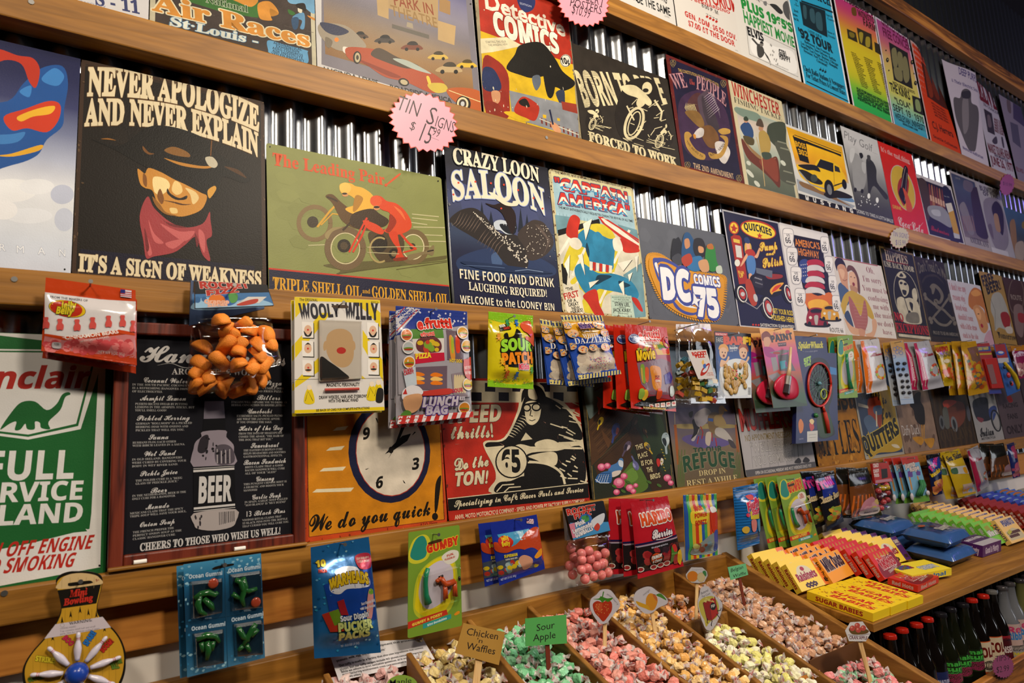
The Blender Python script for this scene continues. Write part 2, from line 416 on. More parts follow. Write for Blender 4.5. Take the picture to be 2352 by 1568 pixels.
batten('trim_2',ZA-0.066,ZA,-0.050,screws=[(72,5),(1255,316)])
batten('trim_3',ZB-0.060,ZB,-0.050,screws=[(33,641),(1279,741)])
batten('trim_4',1.306-0.053,1.306,-0.055,0.0125,screws=[(10,1362)])
batten('trim_5',1.172,1.272,-0.020,0.0,'woodD')
batten('trim_6',3.42,3.50,-0.05,0.0,'woodD')
# signs standing on the battens
def pxof(P):
 q=Vector(P)-CAM;z=q.dot(CF);return (1176+FOC*q.dot(CR)/z,784-FOC*q.dot(CU)/z)
def sign(name,row,px,label,cat,base,art=None,m='tin',X=None,wh=None,grp=None,t=0.0012,yb=-0.034,yt=-0.012,z=(0,0,1),rnd=0.006,hid=None,edge=None,base_z=None,curl=None):
 zb={'T':ZT,'A':ZA,'B':ZB}.get(row);hid={'T':0.014,'A':0.0107}.get(row,0.0) if hid is None else hid
 if px:
  px=prs(px);tl,tr,br,bl=px
  a,b_=at(*bl,Y=yb),at(*br,Y=yb)
  if row=='C':zb=zC((a.x+b_.x)/2)
  if base_z is not None:zb=base_z
  if wh:w_,h_=wh[0]*0.0254,wh[1]*0.0254;x0=X if X is not None else (a.x+b_.x-w_)/2
  else:
   w_=b_.x-a.x;x0=a.x;h_=(at(*tl,Y=yt).z+at(*tr,Y=yt).z)/2-zb
  f=hid/(h_-hid)
  px=[tl,tr,(br[0]+(br[0]-tr[0])*f,br[1]+(br[1]-tr[1])*f),(bl[0]+(bl[0]-tl[0])*f,bl[1]+(bl[1]-tl[1])*f)]
 else:
  w_,h_=wh[0]*0.0254,wh[1]*0.0254;x0=X
  if row=='C':zb=zC(x0)
 dz=math.sqrt(max(1e-6,h_*h_-(yt-yb)**2))
 wq=[(x0,yt,zb+dz),(x0+w_,yt,zb+dz),(x0+w_,yb,zb+0.0005),(x0,yb,zb+0.0005)]
 if not px:px=[pxof(q) for q in wq]
 s=Sheet(px,wq,z=z,puff=curl)
 if curl:s.paper=True;rnd=0;s.STEP=0.00003;s.fine=.022
 s.base(base,t=t,rnd=rnd)
 if art:art(s)
 o=s.build(name,M[m]);tag(o,label,cat,grp)
 return o
def grad(s,cols,u0=0.0,v0=0.0,u1=1.0,v1=1.0):
 """a printed colour blend from bottom to top"""
 off=s._lay();V_=[];F_=[];CC=[];nx,ny=(18,24) if s.puff else (1,len(cols)-1);cl=[lin(c) for c in cols]
 for j in range(ny+1):
  t=j/ny*(len(cl)-1);a=min(int(t),len(cl)-2);c=tuple(cl[a][q]+(cl[a+1][q]-cl[a][q])*(t-a) for q in range(3))
  for i in range(nx+1):V_.append(s.S(u0+(u1-u0)*i/nx,v0+(v1-v0)*j/ny,off));CC.append(c)
 for j in range(ny):
  for i in range(nx):a=j*(nx+1)+i;F_.append((a,a+1,a+nx+2,a+nx+1))
 s.mb.add(V_,F_);s.mb.c[-len(V_):]=CC
def frame(s,col,wu,wv=None):
 wv=wu*s.W/s.H if wv is None else wv
 s.rect(col,0.003,1-wv,0.997,0.998);s.rect(col,0.003,0.002,0.997,wv);s.rect(col,0.003,wv,wu,1-wv);s.rect(col,1-wu,wv,0.997,1-wv)
def scuffs(s,col,n,seed,ed=0.03):
 """chips and rust worn into the rim of an old tin"""
 r=random.Random(seed)
 for k in range(n):
  e=r.random();d=abs(r.gauss(0,ed));t=r.random();u,v=((d,t),(1-d,t),(t,d*.7),(t,1-d*.7))[int(e*4)]
  a,b=r.uniform(.002,.008),r.uniform(.002,.012)
  s.polyuv([(min(.998,max(.002,u+a*math.cos(q)*r.uniform(.6,1.3))),min(.998,max(.002,v+b*math.sin(q)*r.uniform(.6,1.3)))) for q in (0,1,2,3,4,5)],col,s.k*s.STEP+1e-6*k)
# middle row of tin signs
Z1=(0,0,2.2406);Z2=(600,0,3.1784);Z3=(1290,0,3.4087);Z4=(1900,0,2.529);Z5=(600,300,3.36);Z6=(1260,360,3.675);Z7=(1660,180,3.267);Z8=(1660,460,2.613)
B1=(0,620,2.24);B2=(660,660,2.613);B3=(1270,700,3.1365);B4=(1700,740,3.1365)
def a_sky(s):
 s.z=Z1
 grad(s,['c2c8d6','ccd2dd','d8dbe0','d9dbe0','aab0c4','737a99','363a63','23264c','1d2044'])
 for c in (('e3e4e6',60,980,130,60),('dfe1e5',190,960,90,40),('b9bfd2',320,1000,60,50),('dde0e6',150,1110,120,40),('c0c6d6',330,1130,50,60),('e6e6e8',20,1080,70,50)):s.ell(c[0],*c[1:])
 s.blob('1d4f93',-160,560,40,520,120,430,215,350,320,340,350,430,330,560,320,650,240,720,190,800,60,850,-160,880)
 s.blob('3a7cc0',215,400,280,350,330,390,300,440,240,430);s.blob('3a7cc0',100,470,160,440,150,500)
 s.blob('3b78b8',-60,700,60,690,130,680,90,730,-20,740)
 s.blob('b2321f',-160,330,-40,250,90,285,170,300,205,360,185,450,150,420,110,330,20,310,-80,360)
 s.blob('c4391f',20,600,130,560,250,520,310,540,300,620,240,680,140,660,60,670)
 s.blob('e0ac2c',90,600,190,560,280,545,260,585,170,600,110,625);s.blob('d9a22a',-20,800,60,790,210,745,200,775,70,805)
 for t,x,y in (('R',-8,1290),('M',82,1300),('A',195,1308),('N',302,1318)):s.txt(t,x,y,x+(46 if t=='M' else 38),y+2,38,'e9ebee','g',out='98a0b4',ow=.03)
 s.ell('111',333,1386,5);s.ell('111',372,255,5)
sign('tin_sign','B',None,'tall pale sky-blue tin sign with a navy top, cut off by the left edge','sign','cfd4de',a_sky,X=-0.3185,wh=(12.5,16))
def a_cowboy(s):
 s.z=Z1
 frame(s,'3a281c',.022)
 s.rect('17110c',.02,.02,.975,.97)
 for k in range(26):
  r=random.Random(k);u,v=r.uniform(.05,.93),r.uniform(.06,.95);s.polyuv([(u+.05*math.cos(a)*r.uniform(.5,1.2),v+.03*math.sin(a)*r.uniform(.5,1.2)) for a in (0,1,2,3,4,5)],r.choice(['1b140e','1d1610','15100c']))
 s.rect('141124',.035,.012,.93,.115)
 K='d6c7a4';O='5a3d1c'
 s.txt('NEVER APOLOGIZE',447,470,1338,662,138,K,'s',.034,62,out=O,ow=.02)
 s.txt('AND NEVER EXPLAIN',438,628,1336,792,128,K,'s',.034,66,out=O,ow=.02)
 s.txt("IT'S A SIGN OF WEAKNESS",408,1384,1352,1462,82,K,'s',.034,out=O,ow=.02)
 s.blob('0e0b08',470,700,620,735,760,640,900,640,1060,700,1120,770,1290,890,1260,930,1150,900,1120,1000,1000,960,760,850,600,760)
 s.blob('8a5a22',520,700,560,696,600,708,560,704);s.blob('6d441a',740,738,770,770,800,778,770,782,742,760)
 s.blob('7d5423',850,760,900,742,970,770,980,796,900,785);s.blob('b47a2c',848,800,930,822,1040,842,1110,842,1060,856,940,840)
 s.blob('b8b09a',1062,800,1100,796,1126,830,1112,852,1080,840);s.blob('4a2d10',1160,845,1230,862,1275,905,1222,880)
 s.line('6d441a',6,1095,710,1090,790)
 s.blob('c08434',712,858,735,870,752,880,770,852,830,872,900,910,960,938,1040,980,1072,1000,1050,1060,1000,1090,930,1104,860,1082,815,1030,790,970,750,955,725,930)
 s.blob('e6cf92',795,900,860,910,880,950,840,990,800,975);s.blob('e0c07c',905,920,935,935,945,975,915,992,890,965);s.blob('dcc084',960,955,1010,975,1030,1010,1000,1040,985,990)
 s.blob('1a120b',868,958,885,985,930,1008,968,995,962,1015,910,1016,868,985);s.line('4a2a10',9,850,1020,900,1030,950,1042,990,1040,smooth=True,taper=True)
 s.blob('7a4a1a',830,960,850,1010,838,1040,815,1000);s.blob('e0c07c',880,1060,915,1062,920,1085,890,1086);s.blob('8a5a20',790,1000,830,1040,860,1080,920,1100,860,1092,810,1050)
 s.blob('c99238',1075,970,1110,945,1118,965,1085,1010);s.blob('7a4b1c',742,880,760,900,760,950,742,930)
 s.blob('98383c',765,1000,800,1060,880,1130,960,1160,1050,1140,1085,1080,1090,1120,1098,1200,1070,1230,1090,1330,1050,1300,1015,1210,960,1250,900,1290,800,1310,760,1318,745,1230,725,1100)
 for a in ((770,1120,800,1190,850,1240,800,1230),(830,1140,930,1180,1010,1180,950,1230),(1030,1170,1060,1200,1060,1290,1035,1240),(760,1200,790,1290,770,1300),(860,1240,960,1220,900,1270)):s.blob('bd5c5c',*a)
 for a in ((800,1070,860,1130,970,1160,880,1150),(1010,1190,1030,1230,1020,1260),(750,1160,775,1260,760,1280)):s.blob('6c2226',*a)
 scuffs(s,'5a4530',46,3,.012)
sign('tin_sign','B',[185,125,609,228,615,660,166,627],'dark brown tin sign with cream slab letters NEVER APOLOGIZE above a hatted man','sign','2b1f17',a_cowboy,X=0.0,wh=(12.5,16),rnd=.008)
def bike(s,tyre,dark,body,x,y,k,rider):
 """printed racing motorcycle seen from the side, front wheel at (x, y)"""
 def f(*a):return [q for i in range(0,len(a),2) for q in (x+a[i]*k,y+a[i+1]*k)]
 s.ring(tyre,x,y,138*k,138*k,42*k);s.ring('cfc49c',x,y,116*k,116*k,6*k,a0=20,a1=200);s.ell(dark,x-8*k,y-8*k,42*k)
 return f
def a_pair(s):
 s.z=Z5
 for k in range(40):
  r=random.Random(k+50);u,v=r.uniform(.03,.93),r.uniform(.2,.95);s.polyuv([(u+.06*math.cos(a),v+.05*math.sin(a)) for a in (0,1,2,3,4,5)],r.choice(['7d8149','81854c','7b7f47']))
 s.rect('1a1a33',0.002,0.004,.998,.135);s.rect('b8321f',0.002,.135,.998,.146)
 s.txt('The Leading Pair',92,262,968,418,92,'c84f26','s',.01,4);s.blob('c84f26',985,405,1075,330,1088,338,1000,408);s.ell('c84f26',978,416,12)
 for a in ((1180,640,1390,660),(1180,670,1380,690),(1190,740,1440,745),(1260,800,1420,806),(1290,850,1445,852),(370,888,560,880),(1140,700,1300,722)):s.line('b9b287',7,*a,taper=False)
 s.blob('5c5530',490,1040,800,1010,1150,1000,1455,960,1440,990,1000,1050,700,1090,590,1110,620,1080)
 for a in ((600,1110,900,1065,1455,1000),(1060,1072,1455,1010)):s.line('514a26',6,*a)
 s.ring('7a6440',420,715,125,128,34);s.ell('3a3020',405,705,44);s.line('c8962e',16,440,745,540,620,600,560);s.line('c8962e',10,470,730,560,640,640,650)
 s.blob('5a4020',505,505,560,490,640,560,760,640,860,640,900,760,760,760,640,700,560,560);s.line('3c2c18',14,515,510,560,525,600,545)
 s.blob('d8a53a',615,420,650,400,705,405,740,425,800,440,870,490,900,560,850,620,780,630,720,640,660,600,760,560,700,500,630,480)
 s.ell('e2b354',660,440,46,42,10);s.blob('a4742a',740,500,800,520,760,600,720,620);s.ell('c68c5a',660,492,24,16);s.ell('33271a',655,484,20,8)
 s.ring('6d5a3a',1190,895,105,118,40);s.ring('c8bf96',1190,895,84,96,8);s.ell('3a3020',1185,890,24)
 s.blob('4a3a22',850,780,1000,760,1100,800,1120,900,1060,1000,940,1010,880,940,850,860);s.ell('241c12',930,870,60,70);s.ring('a08c58',930,920,78,96,14,a0=60,a1=300);s.ell('1d170f',1040,950,40,42);s.ell('6d5c3c',1040,950,22,22)
 s.line('c33a1c',18,1090,790,1150,860,1215,915);s.line('c33a1c',12,1110,940,1200,915)
 s.blob('7a6a48',1150,960,1290,925,1350,880,1345,960,1280,950,1170,1000);s.line('241c12',10,1300,930,1350,920)
 s.ring('6b563a',660,910,140,148,46);s.ring('c4b98e',660,910,112,120,8);s.ell('2a2218',650,890,52);s.ell('4a3c28',650,890,30);s.blob('8f7f54',500,800,560,750,640,745,560,780,520,840)
 s.blob('3c2b1a',720,640,860,600,930,640,1000,690,960,740,860,740,780,760,700,720);s.line('3c2b1a',16,640,770,720,690,800,640)
 for a in ((690,940,760,800,830,670),(720,940,790,810,840,690)):s.line('c8381c',15,*a)
 s.blob('c8401e',800,690,900,720,960,770,940,800,860,770,820,740)
 s.blob('c9431d',858,520,890,498,940,505,985,540,1060,560,1130,620,1175,700,1165,760,1080,800,1000,790,960,770,990,740,1010,640,950,610,900,580,862,560)
 s.ell('d2542a',900,540,46,42,10);s.ell('c88a5a',905,594,26,18);s.ell('2a1c14',905,588,24,9);s.blob('8d2a12',1010,640,1060,700,1010,780,975,770,1000,720)
 s.blob('d86a38',1040,580,1100,620,1130,690,1090,640);s.blob('c23a18',1000,790,1060,780,1080,860,1110,960,1140,985,1050,1000,1070,920,1030,860)
 s.blob('7c2a14',1040,985,1140,975,1130,998,1050,1006);s.blob('3a2a1a',880,650,960,660,1000,700,940,730,900,700)
 for a in ((830,900,1330,890),(830,940,1080,950)):s.line('b8ae84',5,*a)
 s.txt('TRIPLE SHELL OIL',88,1232,788,1288,92,'c99324','s',.012,h1=84);s.txt('and',794,1258,856,1262,34,'c99324','s',.0);s.txt('GOLDEN SHELL OIL',868,1290,1470,1340,84,'c99324','s',.012,h1=78)
 for x,y in ((72,122),(1383,384)):s.ell('15130d',x,y,6)
sign('tin_sign','B',[612.5,326.8,1019,406.5,1042,699,617,669],'olive green tin sign with two racing motorcyclists and a navy oil banner','sign','7f834b',a_pair,X=0.3215,wh=(16,12.5))
def a_loon(s):
 s.z=Z5
 grad(s,['161731','191b36','1b1d38','20243d','34405a','3a4058','3f466a','2c2e42','23242e','1d1d26'])
 s.blob('42496f',1560,420,1700,480,1900,520,2100,600,2150,760,1900,900,1640,820,1560,620)
 for x,y,h in ((1710,720,170),(1780,740,120),(1960,760,150),(2010,780,190),(2060,790,150),(1590,760,160),(1640,760,110)):s.poly('1c2230',x-24,y,x,y-h,x+24,y)
 s.blob('27365a',1530,980,1800,900,2100,960,2280,1060,2200,1130,1700,1120,1540,1080);s.blob('42587e',1780,960,1850,940,1860,1040,1800,1060)
 s.blob('2a2422',1460,690,1540,620,1640,598,1720,640,1780,720,1860,790,1960,800,2030,850,2070,960,2050,1070,1960,1060,1880,1020,1800,920,1700,860,1600,800,1500,740)
 s.blob('3a302b',1985,800,2080,700,2150,690,2210,730,2268,860,2200,960,2080,1000,2040,900)
 for k in range(15):
  x0=1480+k*24;y0=690+62*(k/14)+9*k*(k>7);s.line('6a5a50',6,x0+70,y0-60+k*3,x0+30,y0+20,x0,y0+46+3*k,taper=True)
 for k in range(9):s.line('5e5048',6,2120+4*k,720,2190+6*k,800+6*k,2262-10*k,850+14*k,taper=True)
 r=random.Random(5)
 for k in range(150):
  u,v=r.random(),r.random();x=1640+400*u+40*v;y=640+330*u+140*(v-.3)*(u+.3)
  if x>2060:continue
  s.ell('c4bcae',x,y,4+3*u,4+2*u,n=7)
 for k in range(60):s.ell('b6ac9e',2050+r.uniform(0,190),720+r.uniform(0,250),4,n=7)
 s.blob('b9c2cc',1800,710,1860,690,1960,730,1960,790,1900,800,1850,770,1810,760);s.blob('15181f',1850,720,1960,740,1965,790,1910,796,1860,760)
 for k in range(5):s.line('c9cfd6',3,1870+18*k,702+4*k,1878+18*k,730+5*k)
 s.blob('231411',1735,562,1800,575,1850,562,1920,578,1966,640,1970,720,1950,790,1930,790,1900,720,1870,650,1830,610,1780,590);s.ell('d8402a',1858,602,7)
 s.blob('1d2c4c',1540,1010,1800,1030,2050,1060,2260,1100,2000,1100,1700,1070);s.line('7d90b0',5,1960,1082,2060,1072,2180,1090);s.line('54688c',4,1560,1040,1760,1048,1880,1060)
 K='ddd6bd';N_='0c0e1c'
 s.txt('CRAZY LOON',1492,262,2160,398,112,K,'s',.02,16,out=N_,ow=.05)
 s.txt('SALOON',1478,545,2212,650,200,K,'s',.02,70,out='7d8cc0',ow=.022)
 for x,y in ((1490,500),(1530,410),(1660,400),(1780,410),(1880,420),(1990,460),(2110,520),(2180,600)):s.ell('c8452f',x,y,8)
 s.blob(K,1760,480,1830,540,1900,580,1980,580,1990,545,1950,545,1940,560,1880,540,1810,490)
 s.txt('FINE FOOD AND DRINK',1528,1140,2268,1210,72,K,'b',-.004);s.txt('LAUGHING REQUIRED!',1600,1226,2212,1284,58,K,'s',.01,-8);s.txt('WELCOME to the LOONEY BIN',1534,1328,2272,1392,58,K,'b',-.004)
 scuffs(s,'6a6c74',14,8,.008)
sign('tin_sign','B',[1024,334,1262,384.8,1293.5,719.6,1045,699],'navy tin sign with cream saloon lettering over a loon spreading its wings','sign','1b1c30',a_loon,X=0.739,wh=(12.5,16))
def a_comicA(s):
 s.z=Z6
 s.rect('d8cfa6',.03,.02,.97,.985);s.rect('9fc0cc',.035,.665,.965,.93)
 s.rect('d2cb9a',.035,.93,.965,.975);s.txt('THE MARVEL AGE of COMICS REACHES A NEW PEAK OF GLORY',66,128,700,268,22,'14120f','g',.01)
 for t,a in (('"CAPTAIN',(66,262,702,398,96)),('AMERICA"',(92,388,716,508,92))):
  s.txt(t,*a,'c83428','b',.03,10,out='1d3e6e',ow=.045)
 s.txt('CAPTAIN',104,262,702,396,62,'e9e3cf','b',.01,10);s.txt('CAPTAIN',104,262,702,396,30,'3688b4','b',.01,10)
 s.txt('AMERICA',92,388,690,505,60,'e9e3cf','b',.01,10);s.txt('AMERICA',92,388,690,505,28,'3688b4','b',.01,10)
 s.rect('d2cb9a',.035,.63,.965,.667);s.txt('THE MOST ENTHUSIASTICALLY REQUESTED CHARACTER REVIVAL OF ALL TIME!',92,424,734,556,20,'14120f','g',.01)
 s.rect('d9d3bd',.035,.02,.965,.63)
 for k in range(12):s.line('5b8794',2,70+30*k,460+6*k,80+30*k,560+6*k)
 s.poly('6f97a2',60,480,190,500,170,600,75,640);s.poly('6f97a2',600,570,765,620,780,720,640,640);s.poly('6f97a2',640,1000,800,900,830,1360,720,1370)
 s.poly('17140f',80,610,440,520,450,560,85,660);s.poly('17140f',105,900,170,880,150,1080,115,1060);s.blob('d8c531',120,900,250,640,420,560,560,640,600,850,560,1000,620,1100,480,1180,420,1320,260,1290,300,1150,180,1060,240,980)
 for a in ((90,820,260,560),(200,1000,350,700),(560,900,700,620),(430,1240,560,980),(140,1180,330,960)):s.line('efe9d6',22,*a)
 s.poly('c22f22',430,500,470,505,780,720,780,780,640,700,470,560);s.poly('ece4d2',455,515,500,520,780,735,780,755,640,670,490,560);s.poly('c22f22',480,520,520,530,780,700,780,715)
 s.blob('2a7fa6',250,660,330,600,420,640,520,690,580,700,570,800,560,880,540,960,400,960,350,880,330,780,270,740)
 s.blob('2a7fa6',230,920,300,900,420,980,560,990,700,1050,770,1160,740,1210,640,1160,500,1130,420,1120,380,1180,300,1140,225,1000)
 s.blob('c1301f',155,650,180,520,225,482,275,520,260,600,245,690);s.blob('e9e2cf',180,690,250,680,290,740,250,780,190,750);s.blob('c1301f',610,690,700,720,778,780,770,810,660,810,620,750);s.blob('e9e2cf',555,700,610,685,640,790,570,790)
 s.blob('c1301f',290,1170,400,1120,430,1250,470,1350,400,1350,330,1240);s.blob('c1301f',705,1200,760,1210,805,1310,770,1300)
 for k in range(7):s.poly('c1301f' if k%2 else 'e9e2cf',350+28*k,880+6*k,378+28*k,886+6*k,372+28*k,960+4*k,350+28*k,955+4*k)
 s.blob('2f86ae',385,660,430,630,480,690,470,760,420,800,385,740);s.blob('14384c',330,720,350,790,345,850,320,780);s.blob('14384c',420,1000,540,1010,470,1050,400,1080);s.blob('14384c',600,1050,700,1090,620,1110)
 for a in ((300,560,380,520,320,700),(250,830,290,810,310,1000),(590,900,720,870,640,970),(740,850,770,840,760,980),(680,1000,720,980,690,1060),(600,1080,640,1050,650,1200),(340,1060,430,1040,350,1110),(180,820,130,900,170,1020)):
  s.poly('17140f',*[q+4 for q in a]);s.poly('f2ecda',*a)
 s.poly('e2dac2',118,1100,250,1060,300,1330,150,1345)
 for t,x0,y0,x1,y1,h,c in (('"THE',142,1130,205,1120,26,'17140f'),('FIRST',128,1205,258,1176,52,'b82a20'),('OF A',150,1232,230,1222,26,'17140f'),('GREAT',160,1265,252,1252,28,'17140f'),('NEW',190,1296,260,1286,28,'17140f'),('SERIES!',182,1334,288,1305,28,'17140f')):s.txt(t,x0,y0,x1,y1,h,c,'g',.025)
 s.poly('b9cfbe',528,1170,706,1180,735,1375,535,1360);s.lines(['BROUGHT TO YOU BY THE','TWO BEST QUALIFIED','MEN IN ALL OF COMICDOM'],535,1195,700,1204,18,12,'26322c','g',dx=2)
 s.txt('STAN LEE,',562,1262,692,1272,30,'17140f','g',.02);s.txt('Author',596,1280,660,1286,14,'26322c','i');s.txt('JACK KIRBY.',548,1312,706,1322,30,'17140f','g',.02);s.txt('Illustrator',586,1332,680,1340,14,'26322c','i');s.txt('INKED BY CHIC STONE',550,1356,710,1366,12,'26322c','g')
 scuffs(s,'6b3d1a',70,12,.014);scuffs(s,'3f2412',20,13,.008)
sign('tin_sign','B',[1262.7,383,1460,432,1494,738,1290,719],'rust-edged comic-cover tin sign with striped red, white and blue title','sign','c3b88e',a_comicA,m='tinmatte',X=1.0585,wh=(12.5,16),rnd=.012)
def a_dc(s):
 s.z=Z6
 for k in range(40):
  r=random.Random(k+90);u,v=r.uniform(.04,.94),r.uniform(.05,.95);s.polyuv([(u+.07*math.cos(a)*r.uniform(.6,1.1),v+.08*math.sin(a)) for a in (0,1,2,3,4,5)],r.choice(['53565f','575a63','50535c']))
 def out(k,c):s.blob(c,*[q for x,y in ((870,840),(960,830),(1080,900),(1200,950),(1330,980),(1470,1000),(1490,1090),(1480,1250),(1420,1370),(1250,1370),(1080,1310),(960,1200),(890,1050),(855,930)) for q in (1180+(x-1180)*k,1100+(y-1100)*k)])
 r=random.Random(4);ps=crom([(870,840),(960,830),(1080,900),(1200,950),(1330,980),(1470,1000),(1490,1090),(1480,1250),(1420,1370),(1250,1370),(1080,1310),(960,1200),(890,1050),(855,930)],True,8)
 for kk,rr in ((1.0,10),(1.035,7.5),(1.065,5.5)):
  for x,y in ps:s.ell('c98a1c',1180+(x-1180)*kk,1100+(y-1100)*kk,rr,n=8)
 out(.99,'c98a1c')
 for k in range(150):
  x,y=r.uniform(880,1480),r.uniform(840,1360);q=max(abs((x-1180)/300),abs((y-1105)/265))
 for c,a in (('17181f',(1045,850,1060,700,1085,690,1110,680,1140,760,1130,880,1090,900)),('3a3c44',(1050,850,1110,810,1150,880,1090,910)),('1d4a78',(1130,800,1150,660,1190,640,1230,700,1260,800,1240,870,1150,870)),('1f1d22',(1225,760,1240,690,1300,690,1330,760,1320,830,1250,830)),('2d6a9c',(1190,860,1290,830,1310,920,1250,960,1180,930)),('a53a24',(1130,850,1200,810,1220,880,1160,920)),('b98058',(1155,700,1190,690,1200,750,1165,770)),('c28c62',(1270,750,1310,760,1310,800,1275,800)),('2c7a34',(1330,790,1350,740,1400,750,1420,860,1440,930,1380,960,1330,900)),('a8642a',(1340,740,1380,728,1395,770,1350,770)),('c09066',(1270,880,1340,860,1360,950,1300,960)),('b3bcae',(1420,920,1460,910,1470,970,1425,970))):s.blob(c,*a)
 s.blob('3a4590',890,870,930,848,1010,858,1100,910,1140,960,1040,900,960,880,920,920,940,1010,1000,1110,930,1030);s.blob('3a4590',1050,1200,1130,1290,1230,1320,1290,1290,1270,1330,1180,1340,1080,1280);s.blob('d8dae0',1080,1190,1150,1260,1270,1280,1200,1250,1120,1200);s.blob('d8dae0',905,900,925,890,940,960,985,1040,930,970)
 W_='e2e2e6';O='3a4590'
 s.txt('D',965,1190,1095,1200,240,W_,'b',.05,out=O,ow=.085,shear=.06);s.txt('C',1095,1202,1215,1212,240,W_,'b',.05,out=O,ow=.085,shear=.06)
 s.txt('COMICS',1238,1066,1462,1090,78,W_,'b',.03,out=O,ow=.07);s.txt('75',1258,1338,1462,1352,225,W_,'b',.045,out=O,ow=.075,shear=.05)
 s.poly(O,1222,1120,1262,1188,1310,1192,1272,1225,1284,1290,1240,1245,1208,1262,1222,1210);s.poly(W_,1230,1140,1260,1194,1296,1200,1264,1222,1274,1268,1240,1236,1216,1248,1230,1208)
 for x,y in ((780,530),(1478,664),(862,1375),(1618,1420)):s.ell('15151a',x,y,5)
sign('tin_sign','B',[1468,500,1663,537,1705,752,1494,738],'wide grey tin sign with a blue and white number 75 emblem on dotted orange','sign','53565f',a_dc,X=1.3785,wh=(16,12.5))
def car3(s,c0,c1,x,y,k):
 """printed front three-quarter view of an old car"""
 def f(*a):return [q for i in range(0,len(a),2) for q in (x+a[i]*k,y+a[i+1]*k)]
 s.blob('0e0d0f',*f(-60,62,70,66,78,40,-66,36));s.blob(c0,*f(-58,-20,-40,-52,0,-62,50,-50,66,-10,74,30,60,52,-50,50,-66,20));s.blob(c1,*f(-30,-40,0,-52,36,-42,30,-26,-26,-24))
 s.blob('16161a',*f(-34,-44,0,-54,34,-46,30,-32,-30,-30));s.blob('aaa6a0',*f(-14,-6,12,-8,6,46,-2,50,-10,44));s.ell('d9d4c4',x-38*k,y+4*k,10*k);s.ell('d9d4c4',x+36*k,y+8*k,10*k);s.ell('111',x-46*k,y+46*k,12*k,18*k);s.ell('111',x+56*k,y+46*k,12*k,18*k)
def a_quick(s):
 s.z=Z6
 frame(s,'b9b7bb',.02);s.rect('171835',.02,.015,.98,.985);s.ell('a32a1a',1580,600,42,58,-8);s.ell('d8b32a',1580,600,32,48,-8);s.poly('a32a1a',1578,560,1590,592,1612,602,1592,616,1596,642,1578,624,1560,636,1566,606,1550,588,1570,588)
 s.ell('a32a1a',1780,612,152,80,14);s.ell('e0c536',1780,616,142,68,14);s.txt('QUICKIES',1664,616,1896,668,58,'17171b','b',.02,14);s.poly('b4301e',1790,636,1798,656,1816,660,1802,672,1806,690,1790,680,1774,686,1780,668,1768,654,1784,656)
 for t,a in (('Pump',(1790,800,1940,780,74)),('and',(1842,838,1910,830,36)),('Polish',(1812,945,1980,915,80))):s.txt(t,*a,'dcb83c','k',.03,out='6a2012',ow=.05,shear=.1)
 s.poly('9d2a16',1552,680,1580,660,1625,668,1640,690,1690,1080,1620,1088);s.poly('d6b544',1572,694,1626,706,1628,738,1576,726);s.poly('c9c5c0',1588,750,1636,760,1646,864,1600,856);s.ell('d8d5cc',1606,906,22,30);s.txt('FILLER',1612,995,1662,1002,22,'dcb83c','g',.02);s.txt('UP',1622,1030,1656,1034,32,'dcb83c','g',.02)
 s.blob('c8a04a',1668,740,1700,725,1722,760,1716,830,1690,800,1670,820);s.blob('d8a07c',1680,740,1706,742,1706,780,1690,786);s.blob('263a66',1664,690,1690,680,1708,710,1702,736,1670,726);s.blob('a8301f',1672,800,1724,786,1756,830,1740,880,1690,860);s.blob('4a76b0',1686,850,1738,848,1756,920,1740,1000,1700,1000,1682,930);s.blob('d29c78',1760,830,1786,770,1790,800,1770,860,1745,850);s.blob('d29c78',1676,830,1690,850,1650,920,1630,930);s.blob('d29c78',1698,1000,1722,1000,1724,1060,1702,1050)
 s.blob('121014',1700,1060,1740,1000,1900,980,1985,1010,1990,1080,1960,1160,1880,1190,1780,1170,1700,1160);s.blob('a43a1e',1672,1060,1710,1048,1750,1160,1760,1250,1720,1260,1680,1160);s.blob('8b2a1a',1840,1000,1960,1000,1960,1030,1860,1040);s.blob('d89a2c',1868,1130,1920,1080,1980,1070,1940,1120,1970,1130,1900,1150,1880,1170);s.blob('c23a1a',1880,1150,1910,1100,1960,1085,1920,1130)
 s.poly('5c6270',1755,945,1890,968,1886,1030,1760,990);s.blob('23222a',1735,1030,1800,1020,1810,1110,1740,1100)
 for k in range(5):s.ell('8a8890',1750+12*k,1030+4*k,6);s.ell('6b6970',1755+12*k,1070+4*k,6)
 for x,y,a,b in ((1640,1170,46,78),(2010,1160,36,84),(1848,1280,48,98)):s.ell('0f0e12',x-6,y,a+6,b+4,-14);s.ell('d8d4cc',x+4,y,a-8,b-8,-14);s.ell('15131a',x+6,y,a-14,b-18,-14);s.ell('a83226',x+6,y,a-22,b-34,-14);s.ell('b8b6b8',x+8,y,a-30,b-60,-14)
 s.ell('b3b1b3',1750,1200,16,34,-12);s.line('8c8a90',8,1660,1230,1760,1290,1840,1200)
 s.txt('GET YOUR ROD',1886,1322,2048,1342,40,'d8b93a','g',.02);s.txt('POLISHED HERE!',1876,1376,2056,1398,40,'d8b93a','g',.02);s.txt('SATISFACTION GUARANTEED!',1786,1432,2056,1444,24,'d9d6d2','g',.01)
 for k in range(3):s.ell('b4301e',1728+22*k,1420+k,8)
sign('tin_sign','B',[1662,477,1790.6,507,1824.6,760,1702,752],'navy tin sign with silver rim, yellow oval, red pump and black flamed roadster','sign','171835',a_quick,X=1.787,wh=(12.5,16))
